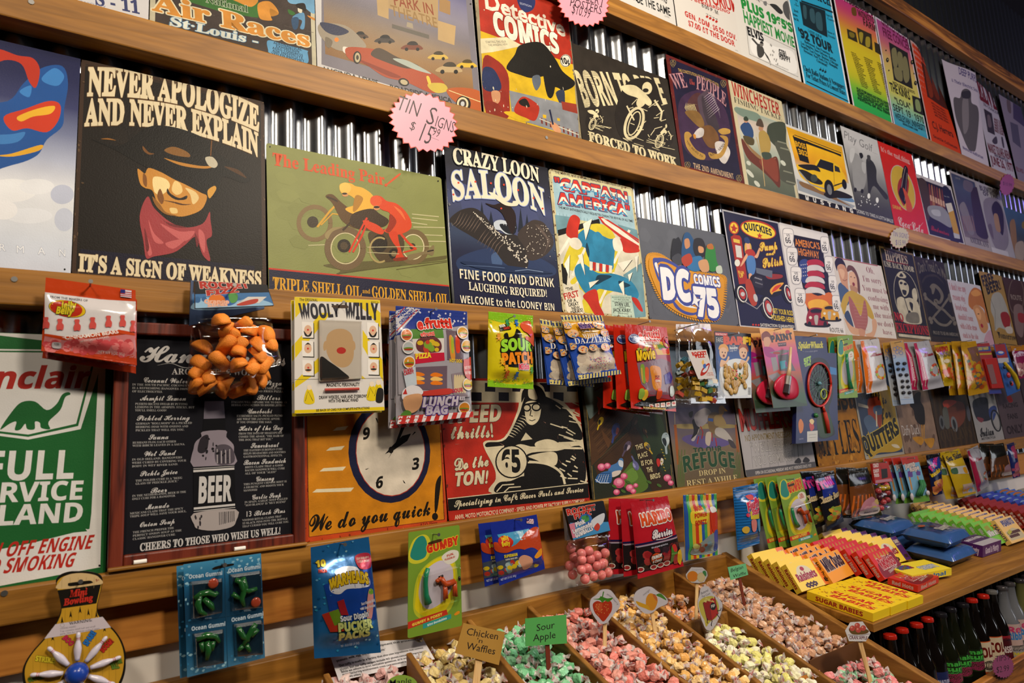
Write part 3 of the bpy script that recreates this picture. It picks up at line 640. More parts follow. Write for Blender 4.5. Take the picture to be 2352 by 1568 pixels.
def a_r66(s):
 s.z=Z8
 s.poly('0d0b0d',420,196,600,230,606,330,640,480,650,650,600,700,500,700,480,560,450,400,440,320)
 s.txt("AMERICA'S",438,262,586,282,40,'d07a22','g',.02,h1=38);s.txt('HIGHWAY',454,316,580,336,40,'d07a22','g',.02)
 s.blob('c8641c',464,520,560,560,640,540,660,640,600,680,500,640);s.blob('e0a52c',500,600,560,580,620,600,620,660,520,650)
 s.blob('2a3f78',456,360,508,348,520,450,470,480)
 for k in range(6):
  s.blob('c9c4c4' if k%2 else 'a8242c',506,350+32*k,560,340+34*k,596,356+34*k,604,384+34*k,560,372+34*k,508-6*k*(k>2),384+32*k)
 for j in range(4):
  for k in range(4):s.ell('dedada',466+12*k,376+22*j-2*k,3,n=6)
 car3(s,'8d1c2c','5a0f1a',546,690,.95);car3(s,'cf9420','a06a14',628,664,.8)
 for i,(x,y) in enumerate(((395,215),(414,325),(433,440),(452,570))):
  s.blob('8f8c90',*[q for p in ((-30,-48),(0,-56),(30,-46),(34,0),(22,46),(-2,54),(-26,44),(-32,0)) for q in (x+p[0],y+p[1])]);s.blob('dcd8d6',*[q for p in ((-27,-45),(0,-52),(27,-43),(30,0),(20,42),(-2,50),(-23,40),(-29,0)) for q in (x+p[0],y+p[1])]);s.txt('US',x-10,y-8,x+12,y-6,14,'202020','b');s.txt('66',x-16,y+32,x+18,y+34,32,'202020','b');s.line('8f8c90',2,x-26,y-24,x+26,y-22)
 for i,(x,y) in enumerate(((614,255),(634,370),(654,485),(672,605))):
  s.blob('8f8c90',*[q for p in ((-24,-44),(0,-50),(24,-42),(26,0),(16,44),(-2,50),(-20,42),(-26,0)) for q in (x+p[0],y+p[1])]);s.blob('dcd8d6',*[q for p in ((-22,-41),(0,-46),(21,-39),(23,0),(14,40),(-2,46),(-18,38),(-23,0)) for q in (x+p[0],y+p[1])]);s.txt('US',x-8,y-6,x+10,y-5,12,'202020','b');s.txt('66',x-14,y+34,x+14,y+36,32,'202020','b')
 s.txt('ROUTE 66',628,782,712,786,28,'3a3a3c','g')
sign('tin_sign','B',[1791,508,1902,532,1938.6,767,1822.6,759],'white tin sign with highway shields, a flag and two vintage cars','sign','d2cecd',a_r66,X=2.1055,wh=(12.5,16))
# upper row of tin signs
def a_eleven(s):
 s.z=Z1
 s.txt('S - 11',488,22,722,72,62,'3a3f66','s',.02);s.txt('SHOWS NIGHTLY',330,0,545,46,16,'6a7090','g')
sign('tin_sign','A',None,'white tin sign with blue numerals 11, cut by the top edge above the first batten','sign','c3c2c4',a_eleven,X=-0.2155,wh=(12.5,16))
ZA1=(300,0,5.113)
def a_air(s):
 s.z=ZA1
 s.rect('b9b39a',0,0,1,1);s.rect('433a36',.03,.012,.97,.99);s.poly('3d6a34',560,-300,1500,-100,1500,210,1100,150,620,0);s.blob('6e9ec0',1830,-200,2160,-100,2165,160,2000,60,1850,20)
 s.blob('c8893a',1100,-60,1480,-20,1420,80,1250,20);s.blob('c8893a',1500,40,1640,20,1740,150,1650,190,1660,240,1540,230,1500,170);s.blob('a9742e',1640,100,1740,160,1650,190)
 s.blob('5d8cb0',1900,210,1960,160,2040,160,2040,330,1990,330,2010,240);s.blob('cfc9b4',1965,90,2010,90,2010,150,1970,140);s.blob('2b2623',1940,50,2040,40,2060,130,2010,110,1960,90);s.blob('3d6a34',1850,110,1930,150,1910,180,1860,160);s.blob('36506e',1890,220,1970,210,1960,330,1910,340)
 s.blob('c07f35',2080,180,2160,215,2160,240,2090,200)
 for i,(x,y) in enumerate(((640,60),(700,120),(900,160),(1200,170),(1400,200),(1800,300),(2060,360))):s.line('5d534c',4,x,y,x+90,y+24)
 s.txt('National',880,25,1382,150,80,'2d4d28','s',.0,out='c9d0b8',ow=.03)
 s.txt('Air Races',268,120,2118,556,205,'c8883a','s',.022,out='d9d0b0',ow=.04,h1=185)
 s.txt('St·Louis -',446,292,1500,530,98,'cdd0c4','s',.02,out='5d8cb0',ow=.03,shear=.15)
 s.blob('5d93b8',1612,475,1800,520,2060,590,2078,620,2072,745,1850,690,1640,625,1615,590);s.lines(['AERONAUTICAL','EXHIBITION','AERO CONGRESS','AIR INSTITUTE','VEILED PROPHET'],1650,508,2040,606,32,28,'2b3f52','b')
sign('tin_sign','A',None,'dark tin sign with fat orange Air Races lettering standing on the top-left batten','sign','433a36',a_air,m='tinmatte',X=0.1035,wh=(12.5,16))
def carw(s,c,dark,x,y,k):
 def f(*a):return [q for i in range(0,len(a),2) for q in (x+a[i]*k,y+a[i+1]*k)]
 s.blob(c,*f(-50,0,-20,-12,20,-14,50,0,50,16,-50,14));s.blob(dark,*f(-24,-10,-10,-26,18,-26,30,-8));s.ell('17140f',x-28*k,y+14*k,9*k);s.ell('17140f',x+30*k,y+14*k,9*k)
def a_theatre(s):
 s.z=Z2
 s.rect('b5b3b2',0,0,1,1);s.poly('6e6a72',440,-420,1545,-20,1612,650,1620,830,440,470)
 grad(s,['7a5a38','8a6a44','82705c','6f6a70','7c7886','6c6a84','4a4c78'],.045,.12,.955,.96)
 s.poly('9c835c',930,-400,1290,-240,1290,200,930,60);s.poly('8f7048',1300,-20,1380,10,1380,110,1300,80);s.poly('a48a60',840,-60,930,-20,930,140,850,110);s.poly('a88d62',1290,150,1420,190,1410,330,1290,290)
 s.txt('PARK IN',968,36,1265,112,78,'7e3d24','g',.01);s.txt('THEATRE',950,110,1290,205,74,'85683e','g',.01)
 s.poly('5b564e',955,175,1225,255,1225,285,955,205);s.poly('8f8470',1065,160,1105,172,1110,210,1060,195)
 for c,d,x,y,k in (('4a3a30','20201f',720,260,1.1),('3c3633','1c1b1a',900,290,1.3),('6a3a28','2a2522',1100,340,1.4),('b79a48','3c3424',1290,410,1.3),('a8916a','3e362a',1370,500,1.7),('c2a233','4a3d20',1500,470,1.3)):carw(s,c,d,x,y,k)
 s.blob('8c8272',420,180,520,170,640,200,760,320,740,360,640,380,520,350,430,260);s.blob('34384c',430,165,540,180,640,230,560,260,470,230);s.blob('6b6152',470,270,520,300,500,350,470,330);s.ell('d07a30',550,290,16);s.blob('c8c2b6',600,340,660,360,640,395,600,380)
 s.blob('9b4426',620,350,760,350,900,380,1100,470,1260,540,1340,620,1250,680,1060,600,900,560,760,470,640,430);s.blob('7c3018',680,420,860,490,1020,560,940,560,760,470);s.blob('45382c',800,400,860,350,1000,420,1150,480,1060,500,900,450);s.blob('9aa39a',960,430,1060,440,1180,500,1240,540,1100,500);s.ell('1c1611',700,420,30,46);s.ell('a89c7c',702,420,20,36);s.ell('332a20',702,420,10,18);s.ell('1c1611',1040,600,40,28,20);s.ell('a89c7c',1042,600,28,18,20)
 s.blob('b8a13c',1220,610,1330,610,1360,660,1290,680,1230,650);s.blob('d8b23c',1205,560,1225,560,1240,610,1220,610);s.blob('a55224',1360,650,1480,640,1612,680,1620,820,1540,800,1440,760,1370,700);s.ell('1b1510',1475,760,54,60);s.ell('c9bd98',1470,758,42,48);s.ell('3a3028',1470,758,28,34);s.ell('b0b4b4',1470,758,14,18);s.line('d8c48c',5,1370,660,1620,750)
 s.txt('LUCINDA LEWIS',455,520,855,620,34,'2a2a28','g',.02);s.txt('ROADSIDE AMERICA',940,650,1390,750,34,'2a2a28','g',.02);s.ell('15130d',1528,30,6)
sign('tin_sign','A',None,'wide white-bordered tin sign of red vintage cars at a drive-in theatre','sign','b5b3b2',a_theatre,X=0.4225,wh=(16.4,14.4))
def a_detect(s):
 s.z=Z2
 s.rect('8f8468',0,0,1,1);s.poly('c9a61c',1600,220,2270,420,2320,1010,1630,830);s.poly('a22b1a',1560,-380,2245,-60,2275,470,1600,225);s.blob('262f5c',1870,-60,1990,-20,1990,60,1930,90,1880,40);s.txt('EDITION',1888,30,1975,55,14,'b0b4c8','g')
 s.txt('Detective',1630,55,2222,268,118,'d2cbbb','g',.03,0);s.txt('COMICS',1700,240,2180,395,150,'d9d3c4','b',.04,out='5a1008',ow=.02,h1=140)
 s.poly('cfc6a4',1600,282,1790,270,1910,335,1690,380,1605,390);s.txt('STARTING THIS ISSUE',1640,316,1790,312,16,'54504a','g');s.txt('THE AMAZING NEW',1660,338,1800,330,14,'54504a','g');s.ell('d9d3c4',2222,443,40,46);s.ring('1a1712',2222,443,36,42,4);s.txt('10¢',2192,464,2254,470,40,'17140f','b',.03)
 s.blob('17140f',1790,500,1850,400,1890,330,2040,310,2140,420,2200,520,2290,600,2250,650,2160,660,2100,560,1980,570,1900,550)
 s.blob('c9a61c',1830,540,1880,570,1930,560,1890,610,1840,590);s.blob('c9a61c',2120,640,2180,650,2200,720,2150,740,2110,700);s.blob('59626e',1980,560,2030,550,2040,610,2010,660,1985,620);s.blob('17140f',2060,480,2110,470,2150,560,2130,700,2090,700,2060,560);s.blob('2d3448',2150,680,2210,660,2220,760,2250,820,2200,790)
 s.poly('7f8288',1810,660,2310,780,2320,1010,1900,880,1830,830);s.poly('8c3322',2190,740,2300,760,2310,830,2200,800)
 for k in range(9):s.poly('6e2a1c',2040+32*k,860+13*k,2052+32*k,862+13*k,2056+32*k,905+13*k,2044+32*k,902+13*k)
 s.line('b9b4a4',8,2030,865,2320,985);s.poly('cfa81e',2055,835,2080,840,2080,865,2056,860);s.poly('cfa81e',2160,860,2180,866,2180,885,2160,880)
 s.blob('8a2617',1620,430,1720,440,1800,540,1810,700,1800,860,1640,820);s.blob('1f2a50',1620,500,1690,500,1740,580,1750,650,1690,670,1620,640);s.blob('c08a64',1680,670,1740,670,1740,740,1700,760);s.blob('7b2415',1640,740,1730,760,1800,860,1660,830);s.blob('c9a61c',1770,820,1860,820,1960,880,1880,880);s.blob('a52c18',1860,760,1910,705,1990,740,2030,790,2000,880,1930,860,1850,820);s.blob('17140f',1880,740,1930,720,1960,780,1900,770);s.blob('c08a64',2110,900,2150,900,2190,960,2150,970);s.line('1d2340',12,2105,800,2130,910)
 scuffs(s,'6d6250',50,22,.014);scuffs(s,'c9c0a4',26,23,.2)
sign('tin_sign','A',None,'comic-cover tin sign with white lettering on red above yellow and black','sign','8f8468',a_detect,m='tinmatte',X=0.8455,wh=(12.7,17))
def a_born(s):
 s.z=Z3
 K='cfc39c';s.rect('2c2620',.01,.01,.99,.99)
 s.txt('BORN TO RIDE',178,840,838,810,250,K,'b',.02,10,h1=190)
 for k in range(26):
  r=random.Random(k);y=560+12*k;s.line('2c2620',2.5,140+r.uniform(0,30),y,240+r.uniform(0,60),y+16)
 r=random.Random(9)
 def moto(x,y,k):
  def f(*a):return [q for i in range(0,len(a),2) for q in (x+a[i]*k,y+a[i+1]*k)]
  s.blob('241e19',*f(-120,-200,0,-250,90,-210,130,-60,160,60,80,150,-60,190,-150,160,-190,0));s.ring(K,x-60*k,y+60*k,56*k,110*k,18*k,rot=20);s.ring(K,x-60*k,y+60*k,34*k,84*k,8*k,rot=20)
  s.blob(K,*f(-150,-190,-60,-200,10,-150,60,-90,40,-60,-30,-110,-110,-140));s.ell(K,*f(30,-180),34*k,42*k);s.ell('241e19',*f(20,-165),20*k,14*k);s.ell(K,*f(-10,-90),30*k,44*k,30)
  for q in range(16):
   a=r.uniform(-100,150);b=r.uniform(-80,150);s.line(K,5*k,*f(a,b,a+r.uniform(10,60),b+r.uniform(-50,20)))
  s.line(K,14*k,*f(80,-100,130,-20,120,40));s.line(K,10*k,*f(-110,-60,-60,40))
 moto(270,950,.42);moto(800,1080,.5);moto(640,900,1.15)
 for k in range(22):x=r.uniform(200,800);y=1000+(x-200)*.28+r.uniform(-50,60);s.line(K,4,x,y,x+r.uniform(40,130),y+24)
 s.txt('FORCED TO WORK',215,1110,910,1310,72,K,'s',.03,h1=66)
sign('tin_sign','A',[1315,101,1535,182,1567,384,1338,320],'wide dark brown tin sign of cream racing motorcycles under Born to Ride','sign','2c2620',a_born,m='tinmatte',X=1.171,wh=(16,12.5))
def a_people(s):
 s.z=Z3
 s.rect('5c1b18',0,0,1,1);s.rect('1b1630',.05,.035,.955,.975);s.blob('3a2440',950,760,1150,700,1300,850,1330,1100,1200,1250,1000,1200,930,1000);s.blob('4a2a2c',1000,800,1100,720,1200,900,1050,950)
 s.txt('THE CONSTITUTION OF THE UNITED STATES',932,550,1255,672,24,'a8894a','g',.02,14);s.txt('WE',900,690,1008,675,104,'a77c82','s',.0,out='5a2a3a',ow=.02);s.txt('the',1022,650,1064,660,50,'a04038','k',.02);s.txt('PEOPLE',1072,690,1310,835,104,'a77c82','s',.0,30,out='5a2a3a',ow=.02)
 s.blob('4b3c48',1080,780,1120,720,1180,690,1150,760,1190,900,1240,1040,1180,1060,1120,960);s.blob('3a3038',1120,740,1220,900,1250,1020,1200,1040,1130,900)
 for k in range(10):s.line('a89aa2',7,1130+4*k,760+18*k,1180+8*k,720+14*k,1220+4*k,740+20*k,taper=True)
 for k in range(8):s.line('b9a878',7,1000+14*k,880+8*k,980+10*k,840-4*k,990+12*k,800+2*k,taper=True)
 s.blob('7a5a2c',980,870,1080,870,1130,960,1100,1000,1020,930);s.blob('6d4a26',1100,1000,1180,980,1240,1060,1230,1150,1160,1150,1110,1070);s.blob('bdb6b2',1050,1040,1090,1000,1125,1010,1120,1060,1080,1080,1050,1070);s.blob('b87a28',1040,1050,1060,1055,1060,1085,1045,1080);s.blob('c6bfba',1210,1120,1280,1110,1330,1180,1310,1250,1280,1280,1240,1240)
 s.blob('a8823c',970,1050,1000,1030,1030,1060,1010,1090,1060,1170,1130,1210,1120,1250,1050,1230,985,1150);s.blob('a8823c',1160,1190,1240,1200,1290,1110,1250,1060,1310,1070,1310,1140,1260,1230,1180,1240);s.blob('b08a40',1240,1020,1280,1000,1330,1010,1330,1040,1270,1050);s.txt('THE RIGHT TO',985,1110,1110,1232,18,'4a3312','s',arc=-14);s.txt('KEEP ARMS',1175,1222,1290,1130,18,'4a3312','s',arc=-10)
 s.txt('THE 2ND AMENDMENT',1040,1318,1355,1400,42,'b89a7a','b',0)
 for x,y in ((890,480),(1290,640),(990,1290),(1395,1390)):
  for a in range(3):s.ring('8a764a',x+8*a-8,y+12*(a%2),14,22,3)
 scuffs(s,'7a5a3c',30,31,.02)
sign('tin_sign','A',[1534,120,1679,179,1711.6,420,1567,381],'red-rimmed purple tin sign of an eagle carrying a gold ribbon banner','sign','5c1b18',a_people,m='tinmatte',X=1.5795,wh=(12.5,16),rnd=.01)
def a_winch(s):
 s.z=Z7
 s.rect('b8ae8e',0,0,1,1);s.rect('a8b0a4',.06,.02,.95,.76);grad(s,['4d5446','5a6050','767c6a','98a294','b4b2a4','b8a89c','8e9a8e'],.065,.022,.945,.755)
 s.blob('6d7f72',110,210,200,230,280,260,300,320,200,300,115,250);s.blob('3a4034',360,340,480,330,490,500,560,640,520,660,430,540,350,440);s.blob('4a4c40',400,480,500,520,560,800,430,760,440,620)
 for x,y in ((420,470),(440,520),(460,700),(480,780)):s.line('7a7c6a',10,x,y,x+70,y+20)
 for x,y,a in ((210,720,40),(260,800,30),(350,700,30),(460,640,26),(200,640,20)):s.ell('b9bcae',x,y,a,14,50)
 s.blob('5e2a1c',155,450,230,560,330,620,410,590,430,700,430,830,370,770,290,690,200,610,160,520);s.blob('8a6a44',160,450,240,570,330,630,410,600,330,610,240,540);s.blob('7a3826',280,620,400,610,420,780,360,740)
 s.blob('26406a',145,370,170,330,210,330,240,390,235,450,190,450);s.blob('4a4024',165,430,240,450,240,500,190,490);s.ell('b08064',188,312,16,18);s.blob('2e3a2c',172,290,190,280,206,300,200,316,174,312)
 s.blob('a08544',280,420,310,385,350,420,370,500,350,570,300,570);s.blob('3a4438',300,560,360,560,372,600,320,612);s.ell('a87a5c',298,372,18,20);s.blob('4a3a2e',262,345,280,300,305,305,320,360,290,358);s.line('b39a68',5,262,440,300,600,318,820)
 s.txt('WINCHESTER',96,118,448,272,100,'97221c','b',-.0,h1=96);s.txt("You'll land lots of 'em with",200,90,440,180,16,'8a8468','k');s.txt('FISHING TACKLE',104,172,460,312,40,'2e2c24','s',-.01,h1=36)
sign('tin_sign','A',[1679,179.5,1800,229,1835,460,1712,424],'cream tin sign of two fishermen in a red canoe','sign','b8ae8e',a_winch,X=1.899,wh=(12.5,16))
def a_stang(s):
 s.z=Z7
 s.rect('c3c2be',0,0,1,1);s.rect('0e0d0e',0,0,1,.1);s.poly('c9950e',500,370,905,500,935,700,560,640);grad(s,['b9a080','c98a10','d89c12','dda814','c28c10'],.05,.45,.96,.93)
 s.poly('0e0d0e',545,438,898,560,898,572,640,490,650,590,660,640,590,620);s.line('0e0d0e',5,545,440,560,430,900,548);s.line('0e0d0e',4,640,470,900,575)
 s.txt('BOSS',562,512,640,534,36,'c9950e','b',.02);s.txt('302',584,570,650,588,36,'c9950e','b',.02)
 s.poly('8a9098',560,760,760,860,1000,960,970,985,570,850);s.blob('7a5a3a',590,780,760,850,960,960,900,940,700,860,600,820);s.blob('5c7ca0',840,860,960,890,990,930,880,910);s.blob('1a1712',760,870,860,840,970,880,960,900,860,900,800,905)
 s.blob('d9ac12',565,650,640,680,700,690,760,700,840,700,900,690,930,740,925,790,850,840,800,850,740,850,650,790,590,740);s.blob('d9ac12',700,650,740,600,840,625,890,660,900,700,840,710,720,700);s.blob('16141a',575,655,700,650,740,700,690,690,640,690);s.poly('17171f',710,660,742,602,838,630,838,700);s.poly('24242c',846,645,880,660,890,700,848,690);s.blob('1a1815',580,690,640,700,745,770,740,800,660,780,590,720);s.ell('3a4038',690,752,26,30);s.line('8a8a8c',9,580,700,660,800,770,832);s.ell('0f0e10',802,828,36,70,-8);s.ell('6a6c70',804,836,18,42,-8);s.ell('0f0e10',918,790,18,40,-8);s.poly('17140f',836,800,918,770,918,778,836,812);s.line('8d6a0a',3,840,700,842,810)
 for i,ch in enumerate('MUSTANG'):s.txt(ch,622+56*i,922+15*i,650+56*i,930+15*i,30,'cfccc8','b',.02)
sign('tin_sign','A',[1810.6,287,1939,330,1970.7,495,1836,460],'wide white tin sign with a yellow muscle car and a black strip below','sign','c3c2be',a_stang,X=2.221,wh=(16,12.5))
ZA5=(1920,270,4.479)
def a_golf(s):
 s.z=ZA5
 grad(s,['2e2e30','3c3c3d','565656','787878','9c9c9c','b4b3b3','b0afaf'],.0,.0,1,1)
 s.txt('Play Golf',118,250,400,385,92,'4a4a4c','g',-.012,shear=.2);s.line('6a6a6c',2,400,385,455,402)
 for a,c in (((215,450,270,440,340,560,350,700,330,800,280,820,240,740),'8a8a8a'),((345,480,400,490,440,580,450,720,540,840,520,880,420,760,380,860,360,700),'2c2c2e'),((190,380,230,370,230,460,210,540,190,480),'b5b5b5'),((275,420,300,410,315,450,295,478),'1c1c1e'),((350,432,378,430,384,480,362,500),'3a3a3c'),((305,520,340,530,340,640,310,600),'a5a5a5')):s.blob(c,*a)
 for x,y in ((262,815),(320,822)):s.ell('1c1c1e',x,y,12,22)
 for x,y in ((378,862),(450,895)):s.ell('d2d2d0',x,y,12,26)
 for k in range(14):r=random.Random(k);s.ell('c5c5c4',r.uniform(270,470),r.uniform(860,960),5,n=8)
 s.txt("IT'S GOING TO TAKE A LOTTA BALLS!",248,1010,585,1088,26,'b8b8b6','g',.01)
sign('tin_sign','A',[1935,290,2020,320,2052,515,1985,500],'black and white tin sign about golf with grey golfers leaning together','sign','66666a',a_golf,X=2.628,wh=(11.9,16))
def a_coke(s):
 s.z=ZA5
 s.rect('b51e0e',0,0,1,1);s.txt("It's the real thing",492,340,790,462,44,'b9a09c','s',-.006);s.line('b9a09c',4,634,402,792,470)
 s.ell('a59c90',708,722,112,248,-16);s.ell('b0902a',708,722,105,240,-16);s.blob('8c241a',665,650,720,600,770,640,760,760,720,900,690,880,650,760);s.blob('19100e',735,485,765,520,762,600,750,700,740,800,730,880,705,880,660,780,690,690,705,560);s.line('9a8a84',4,740,500,715,600,690,720);s.line('8a7a74',4,755,560,740,680,720,860);s.blob('b0421f',705,720,750,780,800,950,740,960,730,860,720,800)
 s.txt('DRINK',598,930,686,955,32,'b8902c','g',.02);s.txt('Coca·Cola',646,1100,910,1200,92,'bcb2ae','k',.0);s.line('bcb2ae',8,660,1090,740,1150,830,1150,905,1080,smooth=True,taper=True)
sign('tin_sign','A',[2020.6,321,2101,351,2134,538,2055,515],'bright red tin sign with a dark bottle in a yellow oval','sign','b51e0e',a_coke,X=2.927,wh=(12.5,16))
def a_bud(s):
 s.z=ZA5
 s.rect('a9a3a6',0,0,1,1);s.rect('15131a',.03,.04,.965,.93)
 s.blob('3a2c22',880,640,960,660,990,900,960,1080,920,900);s.blob('171a28',1120,760,1210,760,1290,1220,1180,1280)
 for k in range(6):x=985+26*k;y=690+12*k;s.blob(('6d3226','8a5a3c','5a2a20')[k%3],x,y,x+12,y,x+20,y+90,x+36,y+240,x+8,y+230,x+2,y+90);s.poly('b08a72',x+6,y+110,x+24,y+115,x+30,y+175,x+10,y+170)
 s.blob('7a7a80',970,920,1120,930,1200,1060,1190,1140,1080,1080,980,1020);s.blob('9a9aa0',1000,960,1080,960,1090,1020,1020,1010);s.poly('b8b0a4',1150,890,1210,880,1230,960,1175,990);s.poly('a87e1c',1175,985,1230,960,1275,1210,1215,1190);s.poly('9c9ca0',1212,1190,1275,1210,1278,1255,1220,1245)
 s.txt('Budweiser',985,1165,1170,1225,50,'8c1c20','k',.02);s.txt('Since 1876',1140,815,1195,830,12,'8a8a92','i');s.line('b9b4b8',6,860,640,950,1210)
sign('tin_sign','A',[2108,396,2192,428,2216,562,2134,540],'grey-bordered dark tin sign of bottles in an ice bucket beside a beer glass','sign','a9a3a6',a_bud,X=3.2455,wh=(15,12.5))
def a_amer(s):
 s.z=ZA5
 s.rect('8c8484',0,0,1,1);grad(s,['6a5f60','4a4048','3a3440','35384a','3a4256','2f3648'],.05,.13,.95,.97);s.blob('2a2026',1400,760,1470,720,1540,900,1570,1220,1450,1200,1420,1000);s.blob('6a6468',1280,900,1330,860,1380,1000,1420,1180,1360,1180,1300,1000);s.blob('544c58',1340,640,1420,680,1400,760,1330,720)
 for k in range(6):s.line('7a5a52',7,1300+20*k,1000,1330+20*k,1160)
 s.txt('AMERICANS',1378,1280,1566,1338,56,'241d20','s',.0);s.txt('1914',1250,625,1300,640,18,'777','g')
sign('tin_sign','A',[2186,390,2243,415,2276,578,2216,562],'dim grey-bordered tin sign of marching soldiers far along the upper batten','sign','8c8484',a_amer,X=3.632,wh=(12.3,16))
def a_blood(s):
 s.z=ZA5
 s.rect('8d888c',0,0,1,1);s.txt('BLEMISHES',1492,740,1692,790,40,'35303a','b',.02);s.txt('OF THE',1525,790,1690,830,32,'35303a','b',.02);s.blob('6e666e',1520,860,1700,860,1790,1250,1700,1380,1600,1260);s.blob('201a20',1610,920,1660,850,1720,920,1740,1060,1720,1200,1650,1060);s.blob('8a6a4a',1630,990,1670,980,1690,1060,1700,1160,1650,1140);s.blob('554a52',1560,1100,1600,1090,1620,1240,1590,1200);s.rect('a5a0a4',.02,.02,.7,.09)
sign('tin_sign','A',[2243,415,2300,437,2336,592,2276,578],'pale tin sign of a dark-haired woman far along the upper batten','sign','8d888c',a_blood,X=3.946,wh=(12.3,16))
def a_last(s):
 s.z=ZA5
 grad(s,['6a5846','4a4238','2e3a3a','33485a','33506a'],0,0,1,1);s.blob('7a5a34',1790,1080,1840,1060,1860,1300,1820,1420,1800,1240);s.blob('8a7a6a',1850,1300,1930,1280,1930,1460,1850,1440);s.blob('6d5a1c',1915,1080,1940,1070,1940,1140,1915,1130)
sign('tin_sign','A',None,'blue-topped tin sign cut off by the right edge on the upper batten','sign','3a4650',a_last,X=4.262,wh=(16,12.5))
# concert posters on the top batten
def crl(amp,side=1,top=1.0):
 return lambda u,v:amp*(math.sin(min(1,u if side>0 else 1-u)*PI*.5)**2)*(v**1.5)*top
ZP=(1540,0,5.345);ZQ=(1900,0,4.611);ZR=(2080,60,3.919);PC='concert posters along the top batten'
def a_same(s):
 s.z=Z3
 s.txt('GOING',742,-30,824,32,66,'1a1a1a','g',.02);s.txt('BE THE SAME',590,18,856,128,62,'1a1a1a','g',.02);s.txt('L BE',520,-20,600,14,60,'1a1a1a','g',.02);s.txt('(344)',806,130,846,144,12,'555','g')
def a_audit(s):
 s.z=ZP
 R_='a8281e';s.txt('AUDITORIUM',200,-55,836,160,140,R_,'g',.03);s.txt('SAN BERNARDINO',130,-40,735,174,36,R_,'b',.01);s.txt('8:00 P. M.',384,84,600,188,44,'2a2422','b',0)
 for k in range(4):x,y=450+38*k,205+20*k;s.ell(R_,x,y,16);s.line('2a2422',4,x,y,x+8,y-34);s.line('2a2422',5,x-16,y-38,x+14,y-28)
 s.txt('GEN. ADM. $6.50 ADV.',178,196,815,500,62,R_,'b',.015);s.txt('$7.00 AT THE DOOR',220,312,792,572,64,R_,'b',.015);s.txt('(344)',792,620,832,636,14,'777','g')
def a_happy(s):
 s.z=ZP
 G_='1f7a34';s.line('333',4,1080,-10,1440,170,1470,260,1465,-100);s.blob('2a2a2a',1220,50,1300,60,1380,150,1340,170,1260,100);s.blob('4a4a4a',1380,60,1440,20,1465,240,1400,180);s.blob('6a6a6a',1140,20,1180,20,1180,70,1150,60);s.txt('FUN!',1010,-30,1100,30,70,'222','g',.03)
 s.txt("PLUS 1965'S",872,92,1505,400,112,G_,'b',.05,0,h1=96);s.txt('HAPPIEST MOVIE',905,270,1530,585,140,G_,'g',.03,h1=120)
 s.line('3a3a3a',4,928,320,1530,612,1568,945,970,665,928,320)
 s.poly('c4c2be',935,330,1525,616,1560,935,975,660);s.blob('d4d2ce',1020,420,1250,560,1500,640,1540,900,1250,780,1000,640)
 s.txt('ELVIS',948,424,1150,512,90,'161616','b',.04);s.blob('3c3a38',1060,560,1090,540,1140,590,1150,660,1110,710,1070,680);s.line('3c3a38',22,1000,470,1080,560);s.line('3c3a38',20,1140,620,1190,700,1230,770,taper=True);s.ell('6a6662',1118,545,24,28);s.blob('1c1a1a',1096,520,1118,504,1142,530,1120,535)
 s.txt('GIRL',1338,675,1440,712,66,'222','b',.03);s.txt('HAPPY',1338,722,1478,770,58,'222','b',.03);s.txt('PANAVISION METROCOLOR',1290,800,1450,870,16,'555','g')
 for k in range(12):r=random.Random(k);s.ell('8e8c88',r.uniform(1200,1320),r.uniform(520,800),8,14,n=8)
def a_tour(s):
 s.z=ZP
 B_='10222a';s.rect('c7cdd0',0,0,1,1);s.rect('2590b4',.03,.012,.965,.99)
 s.txt('SCRATCH',1640,-90,1975,80,110,B_,'s',.03);s.poly(B_,1600,5,1900,130,1930,460,1640,300)
 for a in ((1640,60,1680,80,1680,220,1650,200),(1720,110,1770,120,1780,280,1730,240),(1790,160,1850,170,1870,370,1800,330)):s.blob('2c4a54',*a)
 s.poly(B_,1620,-10,1990,140,1995,165,1620,12);s.lines(['Opening','Act'],1540,-10,1580,10,40,22,B_,'s')
 for t,x,y in (('Special',1912,190),('Guest',1930,240),('House of',1930,400),('Freaks',1940,450)):s.txt(t,x,y,x+84,y+34,24,B_,'s')
 for t,x,y in (('*',1540,70),('Just',1530,130),('Before',1520,180),('the Hit',1530,235)):s.txt(t,x,y,x+58,y+22,28,B_,'s')
 s.txt('LATEST ALBUM',1700,385,1860,470,28,B_,'s');s.txt("'92 TOUR",1590,440,1990,650,96,B_,'b',.04)
 s.lines(['Hollywood, San Francisco','Los Angeles, New Orleans, Buffalo','Seattle, Las Vegas, Boston, Chicago','Syracuse, New York City, Memphis','Cincinnati'],1580,480,2030,720,47,30,B_,'s',dx=14)
 for k in range(3):s.ell(B_,1840+30*k,855+14*k,13);s.line(B_,4,1840+30*k,850+14*k,1846+30*k,825+14*k)
 s.txt('Check Radio Stations & Newspapers',1636,860,2140,1105,58,B_,'s');s.txt('For Ticket Prices & Concert Dates',1668,945,2150,1175,54,B_,'s');s.poly(B_,1670,1005,2180,1250,2180,1240,1668,992)
